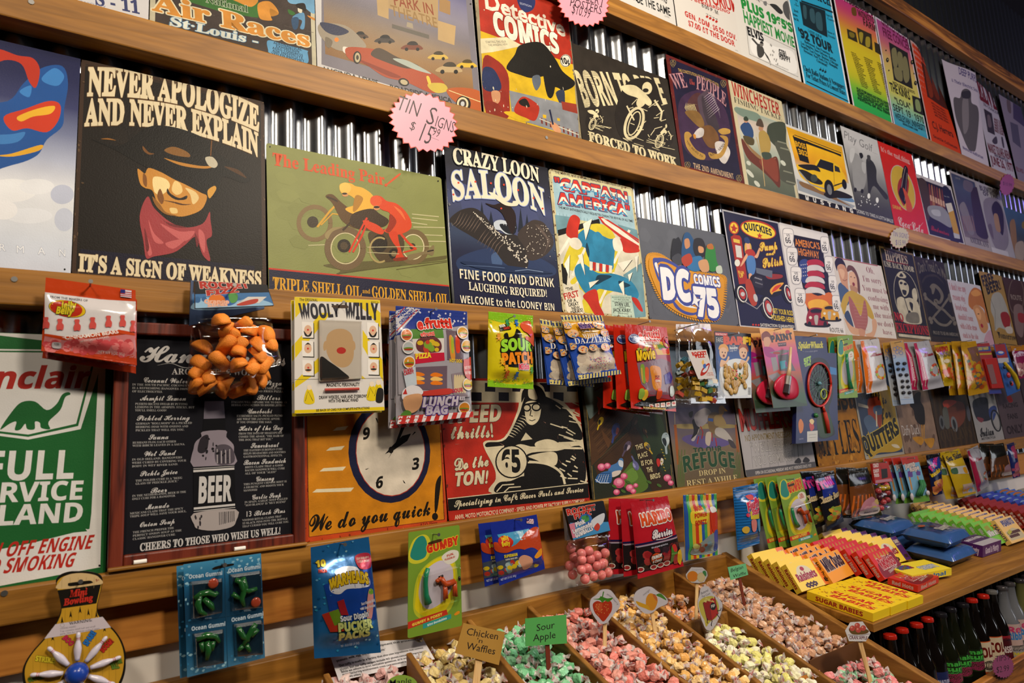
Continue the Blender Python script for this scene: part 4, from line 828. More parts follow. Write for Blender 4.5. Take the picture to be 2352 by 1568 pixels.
def a_wood(s):
 s.z=ZQ
 s.rect('c4b8bc',0,0,1,1);grad(s,['1f8a44','2a9440','6aa02a','a8a41e','b8a81c','b8a41c','b8a41c','b48a22','b4603a','a8385a','a02c66'],.03,.012,.97,.985);B_='2a2414'
 s.txt('Woodstock 94',170,10,500,200,60,'3a1420','s',.05);s.txt('WINSTON',318,170,525,285,54,'3a1c14','b',.02);s.txt('FARM',372,270,508,352,60,'3a1c14','b',.02)
 s.blob('5a3a14',250,90,290,90,300,170,260,160);s.poly(B_,205,305,296,350,318,455,218,405);s.poly(B_,305,295,455,370,472,540,335,465);s.poly(B_,486,450,570,495,582,605,498,555);s.blob('8a7a24',330,350,370,360,360,460,340,430);s.blob('8a7a24',400,400,440,410,440,500,400,490);s.blob('6a5c1c',230,340,280,360,280,400,240,390)
 r=random.Random(2)
 for c,x0 in enumerate((250,380,515)):
  for k in range(18):n=r.randint(7,12);x=x0+k*6.5+c*2;y=555+c*58+k*21;s.txt(''.join(r.choice('aenorstlim') for q in range(n)),x,y,x+n*7.6,y+n*3.9,11,B_,'b')
 for k in range(4):x,y=310+4*k,950+34*k;s.txt(('PLUS OTHER BANDS AND SPECIAL GUESTS','TICKETS ALSO SOLD AT LAST GATE','THE GREATEST MUSIC & ART','FESTIVAL OF ALL TIME')[k],x,y,x+340,y+170,24,'12381c','b',.02)
def a_dead(s):
 s.z=ZQ
 s.rect('b4aab4',0,0,1,1);grad(s,['2a7f9e','3f8c9c','7aa07a','a8a44c','aea250','b09a52','ac8a56','a65a5c','96406e','8c3a70'],.03,.012,.97,.985);B_='1c1a18'
 s.txt('GRATEFUL DEAD',556,262,908,470,100,'541030','g',.03);s.txt('FREE CONCERT',582,386,910,555,78,'541030','g',.03);s.poly(B_,640,450,850,560,905,945,700,850)
 for a in ((670,540,720,520,740,680,700,720),(740,560,790,580,800,740,750,720),(800,620,840,620,870,820,830,880,800,800),(700,720,780,740,790,860,720,830)):s.blob('6a6444',*a)
 for x,y in ((628,640),(898,660),(934,880)):s.ell(B_,x,y,16,24);s.ell('8a8050',x+3,y-4,6,8)
 for x,y in ((610,540),(645,750),(918,780)):s.ell(B_,x,y,8,10,n=5)
 s.txt('WITH SPECIAL GUESTS',690,890,930,1000,26,B_,'b');s.txt('THE KINKS',668,960,880,1060,76,B_,'g',.03);s.txt('"LOLA"',716,1092,890,1160,54,B_,'g',.02);s.txt('SEPT. 19 · 1970',700,1168,1030,1316,62,B_,'b',.0);s.txt('WESLEYAN UNIVERSITY',722,1256,1050,1400,60,'143440','g',.02);s.txt('MIDDLETOWN CONN',800,1320,960,1392,20,'143440','b');s.poly(B_,895,1010,1000,1050,1028,1228,915,1180);s.blob('6e7a50',930,1060,970,1070,990,1180,940,1160)
def a_blues(s):
 s.z=ZR
 s.rect('a88c88',0,.0,1,1);s.rect('a82e06',.03,.012,1,.985);B_='3a1206'
 s.txt('BLUES FEST',118,205,345,320,84,B_,'g',.02);s.txt('one night only',165,290,300,345,18,B_,'b');s.poly(B_,152,308,355,400,420,745,200,635);s.blob('6a240c',190,360,230,370,270,600,220,620);s.blob('581c0a',250,440,320,460,340,640,290,620)
 for k in range(5):s.txt('· · · with many others · ·',210+8*k,680+28*k,400+6*k,770+28*k,18,B_,'b')
 s.txt('C.J. Herrera',245,915,440,1000,56,B_,'g',.02);s.txt('Seattle Coliseum',250,1000,470,1110,22,B_,'b')
def a_deep(s):
 s.z=ZR
 s.rect('a59aa4',0,0,1,1);P_='3a3060';s.txt('POWER PERFORMANCE',462,308,622,408,24,P_,'b');s.txt('presented by friends',440,340,640,450,16,P_,'b');s.txt('DEEP PURPLE',458,440,605,540,50,P_,'g',.02);s.txt('& Their Electric Sound',412,500,636,630,24,P_,'b')
 s.blob('4a4448',430,650,480,650,490,590,520,575,555,610,570,700,620,740,640,860,630,1100,600,1125,560,1100,500,960,450,820);s.blob('6a6266',500,680,540,660,560,900,520,960);s.blob('2c2830',490,600,550,600,550,660,500,650);s.txt('Memorial Auditorium',515,1105,700,1200,24,P_,'b')
def a_elvis(s):
 s.z=ZR
 s.rect('9c949e',0,0,1,1);R_='5c1824';s.txt('ELVIS',672,650,886,755,150,R_,'s',.05);s.txt('IN CONCERT',705,710,880,800,22,'3a3248','b');s.poly('2e2630',705,740,790,780,810,980,740,950);s.blob('5a4c54',740,800,770,810,780,900,745,900)
 for k in range(5):s.txt('MARKET SQUARE',812,842+26*k,900,880+26*k,20,R_,'g',.02)
 s.blob('3a3240',780,1030,820,990,830,1050,800,1060);s.blob('3a3240',870,1000,885,1000,895,1090,880,1080);s.txt('MARKET SQUARE ARENA',752,1130,958,1205,66,R_,'g',.02);s.txt('INDIANAPOLIS',800,1170,930,1225,20,'3a3248','b');s.txt('JUNE 26, 1977',778,1240,975,1312,62,R_,'g',.03)
def a_far(s):
 s.z=ZR
 s.rect('756a78',0,0,1,1);s.poly('3f3650',955,640,1120,740,1140,950,970,830);s.poly('4a4456',940,860,1010,890,1040,1100,965,1040);s.txt('ELVIS LIVE',1000,1300,1120,1350,30,'5c1824','g',.02);s.blob('5a4a50',910,660,940,670,950,780,920,760)
for nm,art,x,lab,base,cu in (('same',a_same,1.283,'white poster ending in BE THE SAME, leftmost on the top batten','bdbab5',None),('aud',a_audit,1.626,'white poster with red ticket prices and door times','c2bdb6',None),('hap',a_happy,1.963,'white poster with green movie lettering over a boxed photo','c4c0b9',None),
 ('tour',a_tour,2.352,'bright blue poster with a dark band photo and 92 TOUR','c7cdd0',(-.012,-1)),('wood',a_wood,2.714,'rainbow poster fading from pink through yellow to green','c4b8bc',(.008,1)),('dead',a_dead,3.060,'pink-to-blue poster with a black band photo and special guests','b4aab4',(.008,-1)),
 ('blues',a_blues,3.418,'orange poster with its top right corner curling away','a88c88',(-.05,1)),('deep',a_deep,3.762,'white poster with a grey bare-shouldered figure, beside the orange one','a59aa4',(.03,1)),('elv',a_elvis,4.13,'white poster with dark red heading and date, far along the top batten','9c949e',(-.02,1)),('far',a_far,4.50,'mauve poster cut off by the right edge on the top batten','756a78',None)):
 sign('concert_poster','T',None,lab,'poster',base,art,m='paper',X=x,wh=(14.7 if nm=='hap' else 13.3,22),grp=PC,t=.0004,rnd=.001,curl=(crl(*cu) if cu else None))
# far end of the middle row
ZB6=(1900,560,5.2035);ZC7=(1320,860,5.2275);ZC8=(270,740,2.9047);ZC9=(2000,880,4.9006)
def a_sorry(s):
 s.z=ZB6
 s.rect('c4bcb4',0,0,1,1);s.rect('8c2c2c',.08,.985,.92,.998)
 s.blob('3c5474',130,480,170,440,240,500,260,600,240,700,160,680,140,580);s.blob('bc8a68',130,240,180,215,230,260,250,340,245,440,250,520,210,480,170,440,145,330);s.blob('1c1614',108,210,140,170,190,180,226,240,230,290,215,250,170,235,135,260,130,310,112,260);s.blob('d0a482',150,300,190,290,215,330,190,400);s.line('6d2420',6,190,410,214,420,238,405)
 s.blob('5c3a24',240,290,260,250,310,262,350,320,380,420,385,560,360,540,345,420,300,310,250,320);s.blob('caa080',262,340,310,320,345,380,355,450,350,540,300,510,265,440);s.ell('7c2a24',312,458,14,22,-20);s.ell('3a2a22',285,375,8,5);s.ell('3a2a22',325,385,8,5);s.blob('a87c5c',270,470,350,500,350,560,290,550)
 s.blob('b4922c',155,690,200,580,280,530,350,560,440,620,510,740,545,850,520,870,450,800,430,700,400,820,330,780,260,650,220,720,190,820,160,740);s.blob('9a5a54',250,600,290,640,340,740,390,830,430,640,460,740,470,900,440,1010,420,1088,340,1040,300,920,260,760)
 for k in range(9):s.line('b08078',3,290+8*k,680+40*k,450+2*k,690+40*k)
 s.blob('31425e',190,820,240,770,290,930,290,980,220,900);s.blob('c09474',185,860,220,900,290,970,370,1000,380,1060,300,1070,240,1010);s.blob('c09474',520,880,560,870,580,950,540,1090,470,1090,440,1060,520,1020);s.blob('b88468',360,990,430,1010,430,1080,370,1088)
 for t,x0,y0,x1,y1 in (('Oh,',462,328,552,348),("I'm sorry.",422,425,645,462),('You must be',418,528,710,575),('confusing',480,640,706,672),('me with',536,742,720,766),('the maid',556,845,765,864),("we don't",590,950,778,966),('have.',655,1054,778,1066)):s.txt(t,x0,y0,x1,y1,58,'7c2c34','s',-.012)
sign('tin_sign','B',[1912,588,2020,610,2058,775,1939,768],'white rounded tin sign of a couple in aprons with a dark red apology','sign','c4bcb4',a_sorry,X=2.4235,wh=(15.2,12.5),rnd=.02)
def a_hip(s):
 s.z=ZB6
 s.rect('2a2624',0,0,1,1);frame(s,'6d5a38',.03);s.rect('17171a',.035,.03,.965,.975);K='b4aa94'
 s.txt('HIPPIES',722,205,1000,252,120,K,'s',-.004,out='7c1c1c',ow=.02,h1=90);s.line('7c1c1c',7,740,215,1000,262);s.txt('USE BACK DOOR',702,282,1068,345,60,K,'s',.0)
 s.ring(K,960,640,145,305,5,rot=-9);s.blob(K,850,380,905,340,960,390,950,420,880,415);s.blob('1a1a1c',880,400,905,360,930,400)
 s.blob(K,870,470,900,440,950,460,990,520,980,600,930,640,890,560);s.ell('1a1a1c',900,480,18,16);s.ell('1a1a1c',950,490,20,16);s.blob('1a1a1c',910,560,960,570,950,620,920,610)
 s.blob(K,840,680,890,640,940,660,1000,650,1090,700,1120,850,1110,940,920,930,860,820);s.line('1a1a1c',8,930,650,960,760,985,850);s.blob('1a1a1c',990,700,1030,720,1020,800,1000,760);s.ell('1a1a1c',985,820,16,26);s.blob('6a6458',960,830,1080,820,1090,930,950,920);s.blob(K,1030,560,1070,540,1090,640,1060,700,1030,640)
 s.txt('NO',812,905,918,925,78,'9c1a1e','s',.03);s.txt('EXCEPTIONS',826,1035,1205,1058,88,'9c1a1e','s',.02);s.poly(K,845,1055,1215,1080,1218,1110,850,1085);scuffs(s,'6a6254',24,41,.012)
sign('tin_sign','B',[2022,565,2104,582,2135,778,2060,775],'black tin sign with red NO EXCEPTIONS under a bearded man in an oval','sign','2a2624',a_hip,m='tinmatte',X=2.812,wh=(11.8,16))
def a_tread(s):
 s.z=ZB6
 s.rect('221a15',0,0,1,1);s.rect('0e0c0b',.07,.07,.93,.93);K='5e564c'
 s.txt("Don't Tread On Me",1130,330,1445,440,110,'5a534a','g',.02,60);s.blob('2a2420',1160,440,1220,380,1330,390,1410,470,1390,430,1320,360,1220,355,1165,400)
 s.line(K,34,1255,500,1290,470,1350,520,1385,600,1350,670,1300,640,1320,720,1380,740,smooth=True);s.blob(K,1248,480,1290,455,1310,490,1290,560,1270,570,1262,520)
 s.line(K,26,1185,600,1290,690,1400,760,1510,880);s.line(K,26,1460,620,1380,720,1300,800,1225,880);s.line(K,30,1260,830,1330,910,1420,930,1480,880,smooth=True)
 for x,y in ((1180,570),(1190,610),(1470,600),(1480,650),(1225,850),(1240,890),(1500,860),(1515,910)):s.ell(K,x,y,20,26)
 s.txt('PROUD TO BE AN AMERICAN',1258,1035,1550,1060,38,'6d655c','g',.02);scuffs(s,'5c5244',26,43,.03)
sign('tin_sign','B',[2106,585,2172,607,2204,782,2136,778],'black tin sign with a coiled snake over crossed bones','sign','221a15',a_tread,m='tinmatte',X=3.113,wh=(11.6,15.6),rnd=.01)
def a_wine(s):
 s.z=ZB6
 s.rect('aaa4aa',0,0,1,1);
 for t,x0,y0,x1,y1 in (("I don't see any",1496,520,1672,556),('reason why',1522,628,1660,658),('boxed wine',1545,740,1676,764),("shouldn't come",1568,850,1742,876),('with a little straw',1590,962,1786,988),('stuck to the side',1612,1078,1800,1098)):s.txt(t,x0,y0,x1,y1,62,'8c3434','s',.0)
 s.blob('9c5c28',1690,680,1700,580,1760,510,1850,560,1900,660,1930,780,1915,900,1880,840,1860,740,1780,690,1740,740,1710,720);s.blob('a87448',1740,720,1790,690,1860,760,1890,860,1910,960,1870,1020,1820,980,1790,880,1760,790);s.blob('c08a5c',1765,740,1800,730,1830,800,1820,860,1790,830);s.ell('8c1c28',1838,928,14,26,-20);s.blob('a8808c',1880,1040,1940,980,1985,1080,1990,1180,1870,1160);s.ell('2a2018',1800,790,10,6);s.blob('b87c3c',1720,560,1780,530,1830,580,1760,600)
sign('tin_sign','B',[2182,640,2250,655,2284,790,2206,785],'white rounded tin sign of a red-haired woman beside six lines of red print','sign','aaa4aa',a_wine,X=3.4165,wh=(14.6,12.5),rnd=.02)
def a_beer(s):
 s.z=ZB6
 s.rect('8a6a34',0,0,1,1);B_='1e1a16'
 s.txt('FREE',1890,470,2030,430,100,B_,'b',.03,shear=.1);s.txt('BEER!',1935,570,2105,510,96,B_,'b',.03,shear=.1);s.blob('8c8880',1975,640,2010,560,2090,560,2150,700,2190,880,2180,1000,2060,960,2010,1000,2000,860,1970,760);s.blob('7c1c1c',2080,800,2150,780,2190,860,2170,970,2110,940);s.blob('a89c90',2130,960,2200,950,2210,1020,2150,1025);s.line(B_,3,1970,620,2020,760,2010,980);s.txt('Tomorrow',2040,1080,2250,1110,62,B_,'s',.01);s.line(B_,7,2050,1150,2250,1165)
sign('tin_sign','B',[2254,615,2305,630,2336,792,2286,790],'tan tin sign with black FREE BEER lettering','sign','8a6a34',a_beer,X=3.796,wh=(11.2,15.6),rnd=.015)
def a_dim(s):
 s.z=ZB6
 s.rect('3c2620',0,0,1,1);s.ring('5c4a40',2260,620,90,220,10);s.txt('ROUTE',2200,660,2330,680,50,'7a6a60','g',.02);s.blob('6a5450',2230,750,2340,760,2340,1100,2260,1040);s.blob('7c2224',2280,830,2350,840,2350,940,2290,920)
sign('tin_sign','B',None,'dim brown tin sign cut off by the right edge on the middle batten','sign','3c2620',a_dim,X=4.09,wh=(12.5,15.5),rnd=.015)
# lower row of signs
def a_dino(s):
 s.z=B1
 W_='cfcdca';G_='1e5a2c';s.rect(G_,0,0,1,1);s.poly('20234a',-330,255,550,285,556,318,-330,290)
 s.poly(W_,-330,290,548,320,516,1528,-330,1690);s.blob(G_,-330,400,470,402,512,420,510,470,470,1250,440,1330,380,1350,-330,1400,n=3)
 s.poly(W_,-330,402,512,412,516,500,415,818,145,872,-330,810);s.poly(G_,-330,412,500,418,402,802,145,858,-330,800);s.poly(W_,-330,420,488,426,392,790,145,846,-330,790);s.poly(W_,512,412,546,400,516,1528,470,1528,468,1290)
 s.txt('Sinclair',-205,612,446,604,112,'a12820','b',.02,shear=.22)
 s.blob(G_,0,820,60,730,110,680,180,676,240,720,290,690,320,640,352,628,362,640,335,655,310,720,250,780,258,818,212,812,205,785,180,780,178,818,140,818,130,790,105,820,76,822,84,780,50,790,n=4)
 s.txt('FULL',-95,1085,380,1070,148,W_,'b',.012);s.txt('SERVICE',-200,1202,428,1178,100,W_,'b',.012);s.txt('ISLAND',-190,1322,428,1292,102,W_,'b',.012)
 s.txt('TURN OFF ENGINE',-232,1500,468,1432,74,'a82a20','b',.008,shear=.25);s.txt('NO SMOKING',-140,1575,376,1525,74,'a82a20','b',.008,shear=.25);s.ell('111',512,1520,6)
sign('tin_sign','C',None,'green and white service-station tin sign with a green dinosaur','sign','1e5a2c',a_dino,X=-0.2835,wh=(13.7,15.7),t=.002)
def chalkboard():
 root=empty('chalkboard',(0.222,-0.03,zC(.22)),'tall wood-framed chalkboard of hangover cures around a beer bottle','chalkboard')
 def P(*q):return at(*q,Y=-.036)
 fr=MB();x0,x1=.066,.386;zb=zC(.2)+.001;zt=1.722;w_=.022;y0,y1=-.050,-.030
 for lo,hi in (((x0,y0,zb),(x0+w_,y1,zt)),((x1-w_,y0,zb),(x1,y1,zt)),((x0+w_,y0,zb),(x1-w_,y1,zb+w_)),((x0+w_,y0,zt-w_),(x1-w_,y1,zt))):fr.box([lo[i]-root.location[i] for i in range(3)],[hi[i]-root.location[i] for i in range(3)])
 f=fr.build('frame',M['redwood'],root);bevel(f,.003)
 s=Sheet([290,760,662,787,668,1227,281,1270] and prs([291,772,660,775,668,1221,281,1265]),[(x0+w_,-.038,zt-w_),(x1-w_,-.038,zt-w_),(x1-w_,-.038,zb+w_),(x0+w_,-.038,zb+w_)],org=root.location,z=ZC8)
 s.base('14141a');W_='b9b6b4'
 s.txt('Hangover',130,262,860,262,118,W_,'k',.02);s.txt('Cures',880,262,1095,268,100,W_,'k',.02);s.line(W_,4,240,285,330,270,420,296,520,278,560,250,smooth=True,taper=True);s.txt('AROUND THE WORLD',336,342,950,336,38,W_,'s')
 L_=[('Coconut Water',148,398,440,['IN THE SOUTH PACIFIC, COCONUT WATER','IS A REFRESHING HANGOVER DRINK FULL','OF ELECTROLYTES.'],80,420,512,22),('Armpit Lemon',134,516,432,['PUERTO RICANS SWEAR BY PUTTING','LEMONS IN THE ARMPITS. STICKY, BUT',"YOU'LL SMELL GOOD!"],100,546,486,21),('Pickled Herring',108,648,458,['GERMAN "ROLLMOPS" IS A PICKLED','HERRING DISH WITH ONIONS AND','PICKLES THAT WILL FIX YOU.'],104,675,472,22),('Sauna',188,772,320,['RUSSIANS FLOG EACH OTHER','WITH BIRCH LEAVES IN A SAUNA.'],86,800,428,20),('Wet Sand',158,882,368,['IN OLD IRELAND, HANGOVERS','WERE CURED BY COVERING YOUR','BODY IN WET RIVER SAND.'],84,910,436,22),('Pickle Juice',134,1012,382,['THE POLISH CURE IS A "BEEG','GLASS OF PEECKLE JUICE."'],108,1048,412,20),('Beer',204,1122,316,['IN THE NETHERLANDS, BEER IS THE','ONLY CURE FOR A HANGOVER.'],88,1148,438,20),('Menudo',178,1230,330,['MEXICANS CLAIM THAT THE SPICY','TRIPE SOUP WILL SAVE YOUR SOUL.'],74,1262,444,20),('Onion Soup',136,1346,368,['THE FRENCH PREFER THE','PERFECT ONION SOUP AS THE','CLASSIC HANGOVER CURE.'],94,1386,412,22),
          ('Pizza',950,400,1072,['ITALIANS STUMBLE INTO','BARS AND FRIES PIZZA.'],830,428,1084,20),('Bitters',900,500,1062,['ITALIANS WILL IMPLORE YOU TO DRINK AN','HERBAL CONCOCTION TO SOOTHE JITTERS.'],730,524,1108,20),('Umeboshi',834,592,1006,['EXTREMELY SALTY, PICKLED PLUMS','ARE WHAT THE JAPANESE ADVISE','IF YOU OVERDO THE SAKE.'],768,616,1080,21),('Hair of the Dog',784,708,1084,['FROM THE DAYS OF SHAKESPEARE','COMES THE ADAGE, "THE HAIR OF','THE DOG THAT BIT YOU."'],782,734,1088,21),('Sauerkraut',864,822,1056,['THE EASTERN EUROPEAN CURE','HELPS HEADACHES AND SOOTHES','GASTROINTESTINAL EFFECTS.'],816,846,1102,21),('Bacon Sandwich',816,936,1106,['BRITS CLAIM THAT A GOOD','BACON SANDWICH WILL CURE','ALL OF YOUR "ALES!"'],828,958,1098,21),('Ginseng',900,1046,1028,['THIS PUNGENT CHINESE ROOT IS','A DIURETIC AND BOOSTS YOUR','MANPOWER!'],820,1072,1112,21),('Garlic Soup',874,1168,1076,['IN SPAIN, GARLIC SOUP CALLED','"AGO BLANCO" IS "MUY BUENO"'],828,1192,1120,20),('13 Black Pins',834,1282,1106,['VOODOO RITUAL CLAIMS THAT','13 BLACK PINS INTO THE BOTTLE','THAT CURSED YOU WILL CURE YOU.'],814,1312,1132,21)]
 for i,(t,x0_,y,x1_,ls,a,yy,b,dy) in enumerate(L_):
  sl=-(y-500)*.00011*1;sl=0.01-(y-400)*.00012;sl=-max(-.02,(y-420)*.000115)
  s.txt(t,x0_,y,x1_,y+(x1_-x0_)*sl,36,W_,'k',.012);s.lines(ls,a,yy,b,yy+(b-a)*sl,dy,13,'9a9896','s',.0)
 s.poly('6a6470',552,515,680,512,690,625,548,632);s.poly('0e0e12',548,632,690,625,694,706,542,716);s.blob('857c86',542,716,694,706,700,750,748,800,752,850,756,935,484,950,484,830,500,780,536,750,n=3)
 s.blob('2a262c',530,760,580,740,575,830,540,860,510,840);s.blob('4a444c',630,820,700,800,748,840,750,920,640,930)
 for k in range(7):s.line('1c1a1e' if k%2 else 'a8a2a4',5,640+14*k,830+(k%3)*6,642+14*k,926)
 for k in range(14):r=random.Random(k);s.ell('1c1a1e',r.uniform(520,720),r.uniform(740,900),r.uniform(3,10),r.uniform(5,16),r.uniform(0,90),n=8)
 s.poly('0e0e12',484,950,756,935,768,1225,490,1250);s.line(W_,14,484,978,756,960);s.line(W_,4,484,962,756,944);s.line(W_,14,490,1225,764,1200);s.line(W_,4,490,1244,766,1218)
 s.txt('BEER',514,1186,736,1170,162,W_,'b',.03);s.blob('9c9492',490,1256,768,1230,772,1310,740,1350,620,1372,520,1360,494,1330,n=3)
 for k in range(9):s.line('2a262a',r.uniform(3,8),660+12*k,1250-k,662+12*k,1335-3*k)
 for k in range(8):r=random.Random(k+30);s.ell('2a262a',r.uniform(500,560),r.uniform(1270,1350),6,12,n=7)
 s.txt('CHEERS TO THOSE WHO WISH US WELL!',140,1502,1075,1398,48,W_,'s',.02)
 s.build('slate',M['paper'],root,(0,0,0))
 sh=MB().box((x0-root.location.x,-.062-root.location.y,zb-root.location.z),(x1-root.location.x,-.0505-root.location.y,zb+.006-root.location.z));sh=sh.build('chalk_ledge',M['wood'],root);bevel(sh,.002)
 for i,(x,y) in enumerate(((322,1289),(551,1256))):
  p=at(x,y,Y=-.057);b=MB().tube([(-.0095,0,0),(.0095,0.0005,0)],.0036,10).build('chalk_stick',M['chalk'],None,(p.x,-.0565,zb+.0098));bevel(b,.0006)
  tag(b,('white chalk stub on the ledge under the left half of the chalkboard','white chalk stub on the ledge under the right half of the chalkboard')[i],'chalk','chalks on the chalkboard ledge')
M['redwood']=wood('stained_frame_wood','3c140c','5c2012','6c2a18',1.0,.45,2)
chalkboard()
def a_clock(s):
 s.z=B2
 s.rect('b8431c',0,0,1,1);s.poly('c47c14',108,350,905,280,940,1390,130,1495);s.line('17140f',4,108,340,130,1497,942,1392,908,280);s.txt("HOW 'BOUT A",470,480,880,440,90,'2a1c10','g',.03);s.txt('Quickie',420,660,820,610,120,'1c1a30','k',.03)
 s.ell('191b38',612,985,246,308,-2);s.ell('a8301c',619,985,209,268,-2);s.ell('cfc4b2',619,985,205,263,-2)
 for k in range(12):
  a=PI*2*k/12;x,y=619+172*math.sin(a),985-226*math.cos(a)
  if k in (3,6,9):continue
  s.poly('14110e',x-5,y-7,x+5,y-5,619+(x-619)*.88+2,985+(y-985)*.88,619+(x-619)*.88-2,985+(y-985)*.88)
 for t,x,y in (('9',450,912),('6',528,1206),('3',746,1094)):s.txt(t,x,y,x+44,y-6,66,'14110e','b',.02,shear=.2)
 s.poly('14110e',604,1030,640,960,700,790,708,830,660,940);s.poly('14110e',585,1000,620,960,690,890,742,876,720,920,640,975);s.ell('14110e',622,975,15,20)
 for x,y,l in ((272,860,95),(232,980,112),(192,1104,160),(150,1230,250)):s.poly('d8cba8',x,y,x+24,y-20,x+l,y-30,x+l-20,y-6)
 s.txt('We do you quick',122,1468,862,1362,110,'1a130c','k',.02,h1=104);s.blob('1a130c',884,1340,890,1180,922,1128,915,1220,900,1330);s.ell('1a130c',886,1374,18,22);s.txt('P.T.O. Manny',800,1432,900,1416,16,'3a1c10','g')
 scuffs(s,'7c2c14',40,51,.012);scuffs(s,'d08a50',14,52,.02)
sign('tin_sign','C',None,'orange tin sign with a big clock face and We do you quick','sign','b8431c',a_clock,m='tinmatte',X=.3865,wh=(12.25,15.6),rnd=.012)
def a_speed(s):
 s.z=B2
 K='cbbfa0';B_='15120f';s.rect('a8281a',0,0,1,1)
 s.poly(K,925,552,1765,575,1770,690,930,690)
 for k in range(10):
  for j in range(2):
   if (k+j)%2:x=940+82*k;y=572+56*j;s.poly('1c1826',x,y,x+62,y+2,x+62,y+54,x,y+52)
 s.txt('SPEED',955,812,1282,800,98,K,'b',.03,shear=.22,out=B_,ow=.02);s.txt('thrills!',980,908,1240,896,84,K,'k',.03,out=B_,ow=.02);s.txt('Do the',1000,1098,1212,1068,76,K,'k',.03,out=B_,ow=.02);s.txt('TON!',1000,1192,1204,1172,76,K,'b',.03,shear=.22,out=B_,ow=.02)
 s.blob(K,1400,610,1460,570,1530,590,1560,650,1660,690,1740,790,1790,900,1800,1010,1790,1180,1640,1230,1230,1235,1250,1150,1240,1080,1180,960,1190,920,1300,900,1380,740)
 s.blob(B_,1410,700,1440,640,1540,650,1650,710,1730,800,1770,910,1620,930,1500,960,1400,940,1330,960,1200,960,1200,930,1310,910,1390,760)
 s.blob(B_,1405,690,1412,620,1460,585,1520,600,1550,660,1480,640,1430,650);s.blob(K,1448,600,1475,595,1500,670,1450,660);s.blob(K,1425,700,1480,680,1520,710,1510,790,1470,825,1435,800);s.line(B_,10,1410,705,1440,700,1545,682);s.ell(B_,1438,722,25,23);s.ell(B_,1494,718,29,25);s.ell(K,1437,722,17,15);s.ell(K,1493,718,20,16);s.line(B_,5,1450,795,1468,800,1488,792);s.line(B_,6,1462,735,1456,768,1472,772)
 r=random.Random(6)
 for k in range(16):
  x,y=1560+r.uniform(0,190),690+k*16;s.line(K,7,x,y,x+r.uniform(30,90),y+r.uniform(6,30),taper=False)
 for k in range(9):x=1310+12*k;s.line(K,6,x,880-14*k,x+30,890-14*k,x+50,900-12*k,taper=True)
 s.poly(K,1430,870,1400,920,1470,910);s.blob(K,1490,930,1560,910,1620,930,1610,965,1500,960)
 s.blob(B_,1440,1000,1620,980,1770,960,1780,1180,1640,1210,1450,1200,1420,1100);s.line(K,12,1190,965,1300,955);s.line(K,12,1450,960,1770,965);s.blob(K,1450,1010,1580,985,1620,1010,1600,1070,1480,1030);s.line(K,10,1440,1050,1600,1050);s.line(K,14,1450,1045,1560,1060,1640,1110,1665,1180,smooth=True)
 for k in range(12):x,y=1630+r.uniform(0,130),1010+15*k;s.line(K,8,x,y,x+r.uniform(20,60),y+r.uniform(-4,20))
 s.blob(B_,1240,1220,1270,1170,1340,1160,1430,1130,1600,1150,1640,1200,1500,1225,1300,1235);s.line(K,7,1255,1225,1290,1185,1360,1180);s.line(K,7,1300,1228,1330,1200,1400,1195)
 s.ell(B_,1345,1045,98,100);s.ell(K,1345,1045,90,92);s.txt('65',1288,1108,1402,1104,128,B_,'b',.03)
 s.poly(B_,962,1268,1808,1172,1810,1260,964,1340);s.line(K,5,962,1268,1808,1172);s.txt('Specializing in Café Racer Parts and Service',1000,1318,1778,1224,42,K,'k',.02);s.poly('a8281a',964,1344,1812,1262,1812,1320,966,1402);s.txt('ANVIL MOTO MOTORCYCLE COMPANY · SPEED AND POWER BY FACTORY SUPPLY COMPANY',1005,1392,1784,1290,26,K,'g',.02)
 scuffs(s,'5a2a1c',36,61,.012)
 for k in range(40):u,v=r.random(),r.random();a=r.uniform(0,PI);l=r.uniform(.01,.05);s.polyuv([(min(.99,max(.01,u+l*math.cos(a))),min(.99,max(.01,v+l*math.sin(a)))),(u+.001,v+.002),(u,v)],'c08a78',s.k*s.STEP+2e-7*k)
sign('tin_sign','C',None,'red tin sign of a goggled rider on motorcycle number 65','sign','a8281a',a_speed,m='tinmatte',X=.701,wh=(16,12.5))
def bird(s,c,belly,x,y,k,rot=0,wing=None):
 q,d=math.cos(math.radians(rot)),math.sin(math.radians(rot))
 def f(*a):return [z for i in range(0,len(a),2) for z in (x+k*(a[i]*q-a[i+1]*d),y+k*(a[i]*d+a[i+1]*q))]
 s.blob(c,*f(-10,-56,16,-58,30,-40,34,0,20,40,0,66,-6,120,-22,118,-20,60,-34,20,-30,-26));s.blob(belly,*f(10,-20,30,-10,28,20,14,44,4,20));s.blob(wing or c,*f(-28,-10,-6,-14,4,20,-10,56,-26,30));s.ell('0e0c0a',*f(12,-44),4*k);s.poly('3a3228',*f(28,-48,44,-40,28,-38))
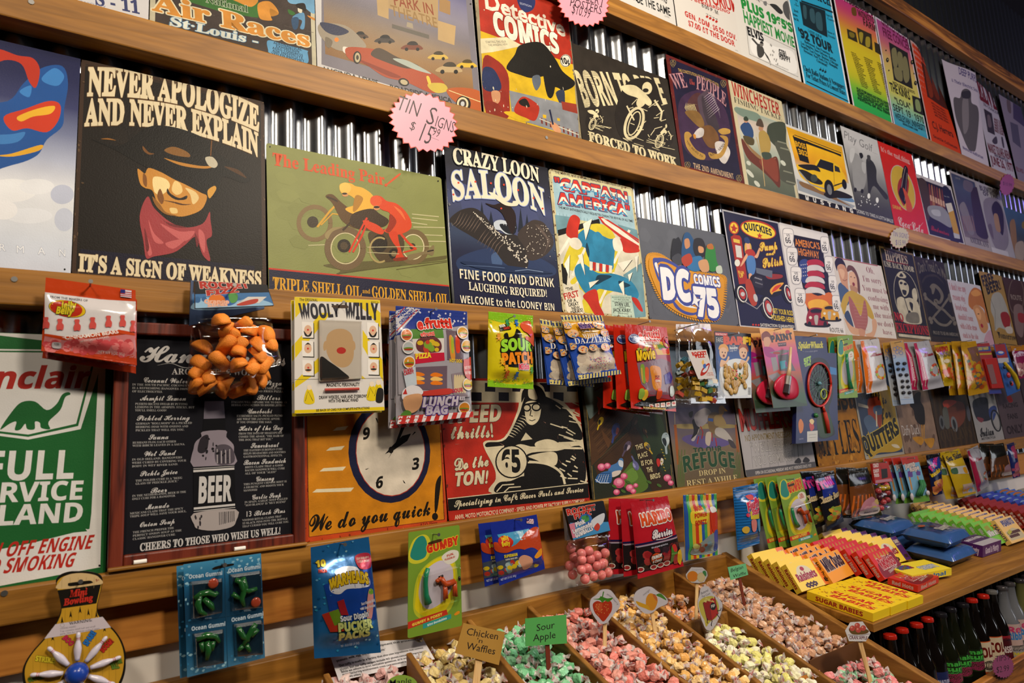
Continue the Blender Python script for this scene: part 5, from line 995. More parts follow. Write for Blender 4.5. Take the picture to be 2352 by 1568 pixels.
def a_birds(s):
 s.z=ZC7
 s.rect('3a3526',0,0,1,1)
 for k in range(30):s.rect('2e2a1e' if k%2 else '403a2a',0,k/30,.12,k/30+.017);s.rect('2e2a1e' if k%2 else '403a2a',.93,k/30,1,k/30+.017)
 s.poly('23261a',120,140,1085,60,1182,1368,240,1506);s.line('a8893e',4,120,140,240,1506,1182,1368,1080,60)
 s.blob('5c6a68',130,150,500,100,480,300,380,400,220,520,160,480);s.blob('26331f',760,480,1000,470,1090,700,1150,1100,980,1100,800,700);s.blob('4a6424',560,1180,700,1040,800,1140,880,1350,700,1430,560,1300);s.blob('5c7c30',600,1200,700,1120,760,1240,660,1300)
 s.poly('452d18',165,560,460,260,760,300,700,520,350,950,200,1100);s.poly('3a2614',230,1080,720,620,770,700,560,1180,300,1300)
 for k in range(12):s.line('2a1a0c' if k%2 else '5c4022',5,180+12*k,640+36*k,440+20*k,330+36*k)
 s.poly('2f1f10',640,700,740,650,1150,1370,930,1400);s.poly('5a3a1e',320,660,440,800,400,880,340,760);s.blob('3c2814',640,950,700,1000,560,1190,540,1120)
 s.line('5c3020',10,240,190,320,150,400,150,380,200,smooth=True);bird(s,'27406e','8a98a8',460,200,1.2,20,'16243e');bird(s,'a05a50','a8685c',300,360,.95,0);s.poly('a83a2c',262,260,300,280,330,300,280,320);bird(s,'c8a81c','d0b430',310,560,.9,14,'2a2a20');bird(s,'33407c','8a4a48',490,660,1.35,8);bird(s,'2c211a','4a3a2e',720,560,1.0,20);bird(s,'54465a','a89aa4',630,860,1.1,20,'2a222e');bird(s,'463428','8a6a44',840,680,.7,-30);bird(s,'b8982c','5a5a54',870,860,.9,-40,'3a3438');bird(s,'8a9aa0','a8b4b8',1090,780,1.4,-10,'1c2226');bird(s,'5c5c88','8c8cb0',730,1090,1.0,150);bird(s,'17140f','c4bcac',1020,1030,1.4,0,'b02820')
 s.blob('3f6a9c',500,1060,540,1005,580,1020,575,1120,530,1170,460,1180,400,1170,420,1100);s.blob('b9c0c8',525,1030,575,1040,575,1110,530,1090);s.blob('c0b4ac',450,1170,550,1150,530,1200,450,1230);s.blob('2f5a92',245,1280,290,1190,430,1160,440,1280,400,1305,310,1300)
 for k in range(5):s.line('c4ccd8',5,260+30*k,1290,300+26*k,1200);s.line('16243e',4,250+8*k,1270-20*k,430,1280-24*k)
 s.line('c4ccd8',9,245,1255,300,1300,410,1300)
 for x,y,a in ((320,1110,50),(390,1095,40),(530,1300,70),(590,1220,44),(660,1360,50),(700,1400,36),(500,1410,40),(730,1330,30),(1110,1240,48),(1150,1300,36)):
  s.ell('a83c5c',x,y,a,a*.9);s.ell('cc6c8c',x-a*.1,y-a*.15,a*.75,a*.65);s.ell('de94a8',x,y-a*.25,a*.45,a*.35);s.ring('b04c6c',x,y,a*.5,a*.5,4,a0=20,a1=230)
 for x,y in ((580,1400),(470,1340),(640,1290),(1010,1330),(890,1290)):s.ell('3c5a24',x,y,32,16,30)
 for k in range(8):s.ell('8a7a2c',1040+14*(k%4),900+36*k,12,7,30)
 for t,x0,y0,x1,y1 in (('THIS',734,908,822,880),('PLACE',760,1012,876,976),('IS FOR',796,1094,936,1072),('THE',866,1176,936,1160),('BIRDS',906,1258,1026,1232)):s.txt(t,x0,y0,x1,y1,58,'c4b88c','g',.02)
sign('tin_sign','C',None,'dark tin sign crowded with songbirds and pink roses on a wooden barn','sign','3a3526',a_birds,X=1.116,wh=(12.1,16))
def a_refuge(s):
 s.z=ZC7
 grad(s,['5c4c34','5c4e3a','6a5a44','6c5c48','5c5258','5a5060','4a4666','7a6a4a','7a6c54','5a6874','5c6a7a','5c6c80'],0,0,1,1)
 s.blob('54487a',1290,780,1400,720,1700,760,1900,780,1800,860,1500,880);s.blob('8a7a4c',1200,600,1500,590,1900,600,1900,640,1300,650)
 s.blob('1c181a',1410,560,1440,540,1500,640,1440,770,1400,770,1430,680);s.blob('8a8488',1440,480,1560,400,1640,460,1580,580,1500,630,1450,580);s.blob('a39a98',1480,700,1490,650,1440,790,1400,780);s.blob('1c181a',1370,460,1420,440,1410,510,1380,510)
 s.blob('6a5434',1600,500,1680,450,1760,500,1720,640,1660,720,1610,640);s.blob('8a7448',1680,500,1760,490,1820,600,1740,620,1680,600);s.blob('8c6c40',1730,400,1770,370,1800,410,1780,480,1740,500);s.poly('a87c2c',1800,400,1840,440,1800,440);s.poly('2c4a8a',1605,520,1665,530,1660,565,1602,556);s.blob('9a9490',1700,640,1800,660,1900,800,1800,780,1690,720);s.blob('3a3438',1840,780,1900,800,1940,880,1880,870);s.blob('a89c90',1580,700,1640,700,1620,850,1570,820)
 for a in ((1510,620,1540,690,1525,770),(1490,740,1470,830),(1645,700,1650,800),(1690,760,1705,860)):s.line('8c2020',12,*a)
 for x,y,l in ((1205,600,480),(1940,600,330)):s.line('8a4a1c',32,x,y,x+(40 if x<1500 else 20),y+l);s.line('b9a878',4,x-6,y-140,x,y)
 for k in range(7):s.line('4c5c2c',9,1220+16*k,1360,1250+12*k,900+70*(k%3),taper=False);s.line('4c5c2c',8,1900+14*k,1240,1960+12*k,900+60*(k%3))
 s.txt('TO OUR',1428,950,1770,918,66,'24402a','b',.01);s.txt('REFUGE',1300,1180,1940,1125,180,'1f3f26','b',.02,46,out='9a9070',ow=.015,h1=190);s.txt('DROP IN',1492,1218,1816,1180,62,'b9a878','s',.0,out='4a3c24',ow=.02);s.txt('REST A WHILE',1345,1345,1960,1268,70,'b9a878','s',.0,out='4a3c24',ow=.02)
sign('tin_sign','C',None,'tin sign of ducks over a marsh with large green refuge lettering','sign','5c4e3a',a_refuge,X=1.43,wh=(11.9,16))
def a_muff(s):
 s.z=B4
 s.rect('9a9698',0,0,1,1)
 for k in range(7):s.line('7a767a',3,40+62*k-60,540,90+62*k-60,1050)
 s.poly('4a484c',36,1065,560,1000,575,1060,45,1130);R_='a82c20';B_='2a262a'
 s.txt("MUFFLER'S",6,780,382,745,150,R_,'g',.03,out='2a1a18',ow=.02,h1=120);s.txt('BOB',40,560,200,540,60,'4a3c34','g',.03);s.txt('NO APPOINTMENT NECESSARY!',38,858,388,822,44,'7a6a44','g',.01)
 s.txt('"WE\'LL HEAR',80,940,355,908,66,'aaa6a6','g',.01,out=B_,ow=.02);s.txt('YOU COMING!"',104,1035,392,990,66,'aaa6a6','g',.01,out=B_,ow=.02);s.txt('OPEN ON OCCASIONAL WEEKDAY AND MOST WEEKENDS SINCE 1957!',110,1096,515,1040,22,'b9b6b6','g',.015)
 s.line('8a8688',30,430,860,436,960);s.line(B_,4,414,880,420,970);s.line(B_,4,448,860,452,960);s.blob(B_,390,1010,420,975,440,1000,430,1015);s.blob(B_,450,1005,470,970,500,990,490,1008);s.line(B_,5,360,880,400,850)
sign('tin_sign','C',None,'whitewashed plank tin sign with red hand-drawn muffler-shop lettering','sign','9a9698',a_muff,X=1.742,wh=(15,12.5))
def a_apples(s):
 s.z=B4
 s.rect('9a6414',0,0,1,1);s.txt('FRESH',560,640,840,610,150,'1a140e','m',.03);s.txt('APPLES',570,968,880,935,230,'1a140e','s',.0,h1=240)
 r=random.Random(4)
 for k in range(60):u,v=r.random(),r.random()**2*.4;a=r.uniform(.005,.03);s.polyuv([(min(.99,max(.01,u+a*math.cos(q))),min(.99,max(.005,v+a*math.sin(q)))) for q in range(6)],r.choice(['7a4a10','8a5c1c','b07c2c','5c3a10']),s.k*s.STEP+1e-7*k)
sign('tin_sign','C',None,'worn yellow tin sign with tall black APPLES lettering','sign','9a6414',a_apples,m='tinmatte',X=2.138,wh=(12,16))
def a_quit(s):
 s.z=B4
 s.rect('8a8478',0,0,1,1);s.rect('28344c',.04,.03,.96,.97);s.blob('9c7c1c',960,480,1080,470,1130,700,1170,880,1120,930,1000,940,930,980,920,800);s.blob('7c2c18',920,560,1000,540,1020,660,1010,760,940,740);s.blob('3c4c68',960,610,1015,600,1020,660,970,660);s.blob('44546c',890,700,940,670,1000,760,960,840,920,780);s.line('b9ac90',8,980,640,985,750)
 s.poly('b4a890',850,580,920,600,925,620,850,605);s.txt('is',1026,590,1060,580,60,'17130e','k',.03);s.txt('for',1022,700,1092,680,80,'17130e','k',.03);s.txt('QUITTERS',900,950,1150,790,110,'17130e','b',.04,-16,out='b09a3c',ow=.03);s.blob('b4a890',1090,880,1130,880,1150,905,1110,900)
 s.txt('Walking',870,560,1010,530,60,'17130e','k',.03)
sign('tin_sign','C',None,'blue and yellow tin sign ending in for QUITTERS on a guitar-shaped patch','sign','8a8478',a_quit,X=2.447,wh=(11.6,16))
def a_daff(s):
 s.z=ZC9
 s.rect('7c6454',0,0,1,1)
 for k in range(16):r=random.Random(k+6);x,y=r.uniform(340,740),r.uniform(200,740);s.blob('5a4438',x,y,x+18,y+10,x+22,y+60,x+6,y+90,x-8,y+40)
 s.txt('Daffy Duck',362,590,558,570,110,'b9aca4','g',.0,out='2a2220',ow=.02);s.blob('1a1412',500,120,560,100,560,200,600,280,608,460,550,460,500,400,480,300,440,240)
 s.line('a8741c',10,575,465,580,610);s.line('a8741c',10,598,465,600,620);s.blob('a8741c',470,615,560,600,598,640,560,695);s.blob('a8741c',600,640,640,620,716,625,680,730)
sign('tin_sign','C',None,'pinkish brown tin sign with orange webbed shapes at its foot','sign','7c6454',a_daff,m='tinmatte',X=2.745,wh=(11.8,16),rnd=.012)
def a_rod(s):
 s.z=ZC9
 s.rect('2c1c0c',0,0,1,1)
 for k in range(18):s.line('3c2812' if k%2 else '20140a',9,660+32*k,60,760+30*k,740)
 s.blob('5c2c1c',820,260,960,200,1050,240,1060,400,980,500,880,480,830,400);s.blob('a83c2c',810,230,840,190,940,190,960,220,850,280);s.blob('4a4a44',810,290,860,280,890,480,850,510,820,420);s.ell('4a4a4c',800,440,28,80,-8);s.ell('5c5c5e',940,460,34,90,-12);s.ell('1c1a1a',800,440,14,50,-8);s.ell('1c1a1a',940,460,16,56,-12);s.ell('44444a',1100,340,20,90,-8);s.txt('OUTLAWS',800,660,1150,600,110,'3c2a14','s',.0)
sign('tin_sign','C',None,'dark brown tin sign with a red hot rod','sign','2c1c0c',a_rod,X=3.052,wh=(14.4,14))
def a_ind(s):
 s.z=ZC9
 s.rect('8a8684',0,0,1,1);s.blob('23242e',1150,200,1300,160,1330,300,1360,400,1250,430,1180,380);s.blob('2c3a6a',1330,290,1390,250,1420,300,1380,420,1340,380);s.ring('1c1c20',1410,420,46,120,16,rot=-14);s.ring('6a6866',1410,420,34,96,6,rot=-14);s.blob('6a3038',1200,380,1270,400,1250,440,1210,420);s.txt('Indian',1236,605,1392,578,96,'1c1a1e','k',.04);s.txt('MOTORCYCLE',1250,640,1405,614,22,'1c1a1e','g',.03)
sign('tin_sign','C',None,'pale tin sign with a dark blue motorcycle and black script','sign','8a8684',a_ind,X=3.428,wh=(11.6,15))
def a_fun(s):
 s.z=ZC9
 s.rect('4a3c40',0,0,1,1);s.blob('7c1c1c',1530,160,1570,140,1600,200,1560,215)
 for t,x0,y0,x1,y1,h in (('RACING',1490,285,1660,262,44),('FANS',1545,405,1660,392,52),('ONLY',1540,575,1720,545,80)):s.txt(t,x0,y0,x1,y1,h,'241a1e','g',.03)
sign('tin_sign','C',None,'dim mauve-brown tin sign with three dark lines of lettering','sign','4a3c40',a_fun,X=3.73,wh=(13,15))
def a_endC(s):s.rect('3a3034',.03,.03,.97,.97);s.txt('OPEN ALL NIGHT',*[q for q in (2308,950)],2350,945,14,'5a4c4c','g')
sign('tin_sign','C',None,'dark tin sign cut off by the right edge on the lower batten','sign','2c2224',lambda s:s.rect('3a3034',.03,.03,.97,.97),X=4.07,wh=(12.5,14))
# goods hanging from nails
N1=(80,620,6.535);N2=(420,630,2.9867);N3=(880,690,2.9867);N4=(1110,700,4.0727);N5=(1400,720,3.7333);N6=(1730,740,2.9867);N7=(2030,750,4.174);N8=(1280,1130,3.5368)
B5=(0,1200,3.675);B6=(640,1160,3.5636);B7=(1240,1060,3.0864);B8=(1700,1020,2.862);B9=(0,1180,4.04)
NAILS='nails the goods hang from'
def nail(x,y,Y,sh,back=-.05):
 p=at(x,y,Y=Y);L_=back-Y+.022
 b=MB().tube([(0,0,0),(0,-L_,.004)],.0013,8).tube([(0,-L_,.004),(0,-L_-.0012,.004)],.0034,10)
 o=b.build('display_nail',M['steel'],None,(p.x,back+.003,p.z));tag(o,'steel nail holding the '+sh,'nail',NAILS)
def mkpuff(T,seed=0,top=.1,bot=.07,wr=.0010):
 sd=Vector((seed*7.3,seed*3.1,0))
 def f(u,v):
  u=min(1,max(0,u));v=min(1,max(0,v));e=math.sin(PI*u)**.55;a=min(1,max(0,(v-bot)/.16));b_=min(1,max(0,(1-top-v)/.2));a=a*a*(3-2*a);b_=b_*b_*(3-2*b_)
  q=noise.noise(Vector((u*3,v*4,0))+sd)*wr*1.5+abs(noise.noise(Vector((u*4.5,v*4,3))+sd))*wr*.6
  return T*e*a*b_+q*(.35+.65*a*b_)*min(1,8*u,8*(1-u))+(.00025*math.sin(v*200) if v>1-top or v<bot else 0)
 return f
def world_quad(px,Y,z=(0,0,1)):
 px=[(z[0]+x/z[2],z[1]+y/z[2]) for x,y in prs(px)]
 Y=Y if isinstance(Y,(tuple,list)) else (Y,)*4
 return px,[at(x,y,Y=q) for (x,y),q in zip(px,Y)]
def hang(name,z,px,hole,label,cat,base,art,sh,T=.012,m='foil',Y=-.088,n=1,grp=None,top=.1,bot=.07,copies=(),seed=1,nl=True,rnd=0,wr=.0010,edge=None):
 """a bag (T > 0) or a flat card (T = 0) hanging from a nail through its hole; copies hang behind it on the same nail"""
 q,wq=world_quad(px,Y,z);h=at(z[0]+hole[0]/z[2],z[1]+hole[1]/z[2],Y=Y if not isinstance(Y,(tuple,list)) else Y[0]);h=Vector((h.x,sum(p.y for p in wq)/4,h.z))
 s=Sheet(q,wq,org=h,puff=mkpuff(T,seed,top,bot,wr) if T else None,z=z);s.base(base,t=.0009,rnd=rnd,edge=edge)
 art(s);o=s.build(name,M[m],loc=h,smooth=False);tag(o,label,cat,grp)
 if T:o.data.polygons.foreach_set('use_smooth',[True]*len(o.data.polygons))
 if nl:nail(z[0]+hole[0]/z[2],z[1]+hole[1]/z[2],h.y-.006,sh)
 o['_sh']=sh
 for i,(dx,dy,dz,ry,rz) in enumerate(copies):
  c=copy_tree(o);c.location=h+Vector((dx,dy,dz));c.rotation_euler=(0,math.radians(ry),math.radians(rz));c['label']=('second ','third ')[i]+sh+(', mostly hidden behind the front one',', farthest back on its nail')[i];del c['_sh']
 del o['_sh']
 return o,s
def logo_bean(s,x,y,k,rot=0):
 s.ell('1c1414',x,y,42*k,20*k,rot);s.ell('c8a51c',x,y,41*k,19*k,rot);s.ell('a8231a',x,y-1,37*k,17*k,rot)
def flag(s,x,y,w,h):
 s.poly('c8c4cc',x,y,x+w,y+h*.2,x+w,y+h*1.2,x,y+h)
 for k in range(4):s.poly('a83a3a',x,y+h*k/4,x+w,y+h*(k/4+.2),x+w,y+h*(k/4+.32),x,y+h*(k/4+.12))
 s.poly('2a2f6c',x,y,x+w*.42,y+h*.08,x+w*.42,y+h*.58,x,y+h*.5)
def chunks(s,cols,x0,y0,x1,y1,n,r0,r1,seed=0,slope=0.0):
 r=random.Random(seed);k0=s.k
 for k in range(n):
  s.k=k0+k%6;x,y=r.uniform(x0,x1),r.uniform(y0,y1);y+=slope*(x-x0);a=r.uniform(r0,r1);b=r.uniform(r0,r1);s.ell(r.choice(cols),x,y,a,b,r.uniform(0,90),n=9)
def a_cinn(s):
 s.z=N1
 s.polyuv([(0,0),(1,0),(1,.13),(.75,.13),(.5,.1),(.25,.09),(0,.07)],'a8381c');s.poly('b06a6c',150,960,430,1050,900,1020,1500,940,1520,1320,1000,1260,600,1230,120,1120)
 chunks(s,['b8464a','c05c5c','a83c40','cc7472'],180,1020,1440,1180,46,50,95,3,.06)
 s.poly('c4bfc0',150,325,480,370,960,430,1515,465,1500,930,1250,900,800,990,430,1020,145,955);s.poly('b03a14',150,950,430,1000,800,965,1240,890,1500,930,1500,975,1250,950,820,1010,430,1052,150,985)
 s.txt('CINNAMON BEARS',434,1040,1240,940,52,'d8cfc8','g',.03,-10);s.txt('ARTIFICIALLY FLAVORED',660,1085,1090,1012,26,'d0b8b4','g',.02);s.txt('NET WT 3 OZ (85g)',930,1240,1340,1278,40,'c8a4a0','g',.01);s.txt('FROM THE MAKERS OF',222,412,770,470,34,'57555a','g',.02)
 s.ell('1c1414',470,580,272,126,12);s.ell('c8a51c',470,580,266,120,12);s.ell('a82a18',452,584,232,112,12);s.ell('a82a18',490,580,200,116,12);s.txt('Jelly',380,590,590,590,110,'c8b022','b',.03,shear=.2,out='2a4a1c',ow=.05);s.txt('Belly',300,650,540,670,100,'c8b022','b',.03,shear=.2,out='2a4a1c',ow=.05)
 for x,y in ((365,820),(610,830),(840,800),(1080,775),(1300,765),(165,790),(1470,840)):s.blob('bc4a44',x-40,y-80,x,y-90,x+36,y-80,x+28,y-30,x+52,y+10,x+40,y+80,x,y+76,x-44,y+80,x-50,y+20,x-30,y-30)
 flag(s,1270,290,175,105);s.blob('a09a9c',250,1090,310,1080,375,1095,370,1170,260,1165);s.txt('130',280,1130,350,1132,34,'333','b')
hang('candy_bag',N1,[165,110,1512,300,1530,1430,95,1215],(832,245),'red and white bag of cinnamon gummies, leftmost on the upper row','candy bag','b03a14',a_cinn,'cinnamon candy bag',T=.010,top=.17,copies=[(.004,.02,-.010,1.5,0)],seed=2)
def fizz_head(s,pts,nm):
 pass
def a_fizz(s):
 s.z=N2
 s.poly('15161c',85,45,575,75,600,150,80,120);s.poly('3a6a9c',70,130,590,120,625,212,85,232);s.blob('8ab0cc',90,190,180,150,330,190,500,160,620,205,500,222,90,234);s.ell('2a5a8c',105,170,26,22);s.ell('2a5a8c',160,165,22,18)
 s.ell('2c5a9c',330,160,78,55);s.blob('4c8a44',340,120,400,130,400,180,360,190);s.blob('cc6a1c',195,180,215,140,260,130,310,150,318,190,260,205);s.txt('ROCKET',120,92,478,92,42,'a8281c','b',.04,shear=-.1,out='d8c8c0',ow=.03);s.txt('FIZZ',175,142,410,118,34,'a8281c','b',.04,out='d8c8c0',ow=.03);s.txt('Orange',160,196,350,196,28,'d8a48c','b',.05);s.txt('Slices',188,222,340,214,24,'d8a48c','b',.05)
 s.poly('c4c0bc',400,200,470,150,580,150,540,195);s.blob('a83a2c',400,205,470,175,530,165,520,195,440,212)
def clear_bag(name,z,bagpx,Y,T,label,cat,sh,grp=None,head=None,hole=None,headart=None,seed=1,headbase='15161c',back=None):
 """a clear film bag, with a folded card header when head is given"""
 q,wq=world_quad(bagpx,Y,z);hp=at(z[0]+hole[0]/z[2],z[1]+hole[1]/z[2],Y=Y)
 root=empty(name,hp,label,cat,grp)
 s=Sheet(q,wq,org=hp,puff=mkpuff(T,seed,.05,.05,.002));s.base('fff',t=.0006);f=s.mb.build('film',M['film'],root,smooth=True);f['label']='clear crinkled film'
 if head:
  q2,w2=world_quad(head,Y-.004,z);h=Sheet(q2,w2,org=hp,z=z);h.base(headbase,t=.008);headart(h);h.mb.build('header_card',M['card'],root)
 nail(z[0]+hole[0]/z[2],z[1]+hole[1]/z[2],Y-.012,sh)
 return root,s,hp
def slice_mesh():
 b=MB();r=.021;V_,F_=[],[];n=12
 for i in range(5):
  x=(-1,-.6,0,.6,1)[i]*.0105;k=(.82,1,1.04,1,.82)[i]
  for j in range(n+1):
   a=PI*j/n;V_.append((x,r*k*math.cos(a),r*.92*k*math.sin(a)))
 for i in range(4):
  for j in range(n):a=i*(n+1)+j;F_.append((a,a+1,a+n+2,a+n+1))
  F_.append((i*(n+1),(i+1)*(n+1),(i+1)*(n+1)+n,i*(n+1)+n))
 F_.append(tuple(range(n,-1,-1)));F_.append(tuple(4*(n+1)+j for j in range(n+1)))
 b.add(V_,F_,'f08c30');return b
def fill(s,z,spots,Y,mk,name,m,label,cat,grp,seed=0,cols=None,rotr=PI,smooth=True):
 """pieces of candy lying in a clear bag, each at its own place"""
 r=random.Random(seed);protos=[]
 for i,(x,y) in enumerate(spots):
  p=at(z[0]+x/z[2],z[1]+y/z[2],Y=Y+r.uniform(-.004,.004))
  c=r.randrange(len(cols)) if cols else 0
  pr=[o for k,o in protos if k==c]
  if pr:o=pr[0].copy();COL.objects.link(o)
  else:
   b=mk() if not cols else mk(cols[c]);o=b.build(name,M[m],smooth=smooth);protos.append((c,o))
  o.location=p;o.rotation_euler=(r.uniform(-rotr,rotr),r.uniform(-rotr,rotr),r.uniform(-rotr,rotr))
  tag(o,label if not cols else label.replace('COLOUR',cols[c][1]),cat,grp)
OR='orange sugared slices in the clear bags'
clear_bag('candy_bag',N2,[60,300,580,330,545,830,20,850],-.074,.024,'clear bag of orange slices hanging behind the front one','candy bag','second orange slices bag',head=[55,40,545,70,560,235,45,350],hole=(330,100),headart=a_fizz,headbase='3a4a6a',seed=4)
_,sB,_=clear_bag('candy_bag',N2,[85,280,600,285,690,640,185,720],-.120,.025,'clear bag of sugared orange slices under a blue card header','candy bag','front orange slices bag',head=[82,45,578,72,625,212,85,232],hole=(340,103),headart=a_fizz,seed=3)
fill(sB,N2,[(265,345),(325,400),(400,355),(455,415),(560,425),(300,490),(375,500),(490,500),(570,490),(255,600),(380,560),(390,645),(500,570),(560,630),(470,640),(320,440)],-.123,slice_mesh,'gummy_orange_slice','sugar','orange sugared slice in the front clear bag','candy',OR,3,rotr=.9)
fill(sB,N2,[(120,520),(130,620),(110,690),(100,780),(180,790),(250,800),(320,770),(390,800),(450,770),(500,730),(540,700),(280,745),(190,730)],-.077,slice_mesh,'gummy_orange_slice','sugar','orange sugared slice in the clear bag behind','candy',OR,5,rotr=.9)
def blister(z,px,Y,d,root,nm='blister',m='blister',inset=.12):
 q,w_=world_quad(px,Y,z);n=Vector((0,-1,0));c=sum(w_,Vector())/4;o=root.location
 V_=[p-o for p in w_]+[c+(p-c)*(1-inset)+n*d-o for p in w_]
 b=MB().add(V_,[(4,7,6,5),(0,4,5,1),(1,5,6,2),(2,6,7,3),(3,7,4,0)]);b=b.build(nm,M[m],root);bevel(b,.002,2);return b
def mini_face(s,x,y,k):
 s.poly('17140f',x-32,y-42,x+36,y-38,x+38,y+56,x-30,y+54);s.poly('d8d4ce',x-36,y-46,x+32,y-42,x+33,y+50,x-34,y+48);s.ell('c8a284',x,y+2,22,28);s.ell('b8302a',x,y+2,6,6)
 s.blob('1a1612',*((x-24,y+8,x,y+34,x+24,y+8,x+18,y+36,x,y+44,x-18,y+36) if k%3==0 else (x-24,y-10,x,y-34,x+24,y-10,x+10,y-22,x-10,y-22) if k%3==1 else (x-20,y+16,x,y+10,x+20,y+16,x,y+22)))
def a_willy(s):
 s.z=B2;Y_='cdb410'
 for a in ((45,60,150,62,48,180),(45,330,200,150,260,150,47,420),(46,560,200,400,200,490,46,600),(380,60,470,65,560,150,560,240,480,150),(450,250,575,430,575,560,450,350),(440,520,470,545,440,545)):s.poly(Y_,*a)
 s.poly(Y_,43,735,583,715,584,740,43,757);s.poly(Y_,42,55,556,75,558,95,43,78);s.txt('SEE BACK OF CARD FOR COMPLETE INSTRUCTIONS',170,744,492,728,14,'17140f','g',.03)
 s.txt('WOOLY',78,190,312,170,92,'25242c','b',.03,0,h1=70);s.txt('WILLY',345,185,545,190,92,'25242c','b',.03);s.txt('The ORIGINAL',72,80,180,84,16,'17140f','b');s.txt('AGES 3+',500,94,550,97,12,'17140f','b');s.blob('3c2c20',270,106,350,104,358,122,275,120)
 for k,(x,y) in enumerate(((122,248),(122,360),(124,475),(512,252),(516,362),(516,470))):mini_face(s,x,y,k)
 s.line('55524c',2,43,548,580,540);s.txt('MAGNETIC PERSONALITY',232,592,432,588,22,'201d1a','g',.02);s.txt('DRAW WISKERS, HAIR AND EYEBROWS',188,668,478,658,20,'201d1a','g',.02);s.txt('WITH THIS MAGIC WAND',244,690,424,682,20,'201d1a','g',.02)
 for x,y in ((130,640),(505,620),(545,610)):s.blob(Y_,x-30,y+50,x-15,y-30,x+15,y-30,x+30,y+50);s.ell('d8c8b0',x,y-44,14,16);s.line('17140f',3,x-24,y+40,x-8,y-20,x+22,y+40)
 s.blob('1f1d1c',540,605,575,610,570,684,530,682)
o,s_=hang('toy_card',B2,[42,55,556,75,584,738,43,757],(318,112),'yellow and white striped card with a bald face under a clear window','toy','c8c4bf',a_willy,'magnetic drawing toy card',T=0,m='card',rnd=.004,copies=[(-.004,.01,-.004,-.6,0)])
def facebox():
 q,w_=world_quad([192,195,445,205,446,545,195,562],o.location.y-.006,B2);f=Sheet(q,w_,org=o.location,z=B2);f.base('b9b0a4',t=.006)
 f.blob('b8966c',235,350,240,290,280,255,340,250,385,280,398,340,398,420,370,470,320,480,270,450,240,400);f.ell('b8966c',228,352,12,30,8);f.ell('b8966c',400,350,10,28,-5);f.ell('b02c24',326,380,28,20);f.blob('1b1917',198,420,260,450,330,500,368,548,198,560)
 f.mb.build('window_panel',M['card'],o);blister(B2,[190,190,449,200,450,550,192,566],o.location.y-.0065,.006,o,'clear_window')
 p=at(660+225/2.613,660+614/2.613,Y=o.location.y-.005)-o.location;e=at(660+430/2.613,660+608/2.613,Y=o.location.y-.005)-o.location
 MB().tube([p,e],.0028,10,'a83a30').build('wand',M['plastic'],o)
facebox()
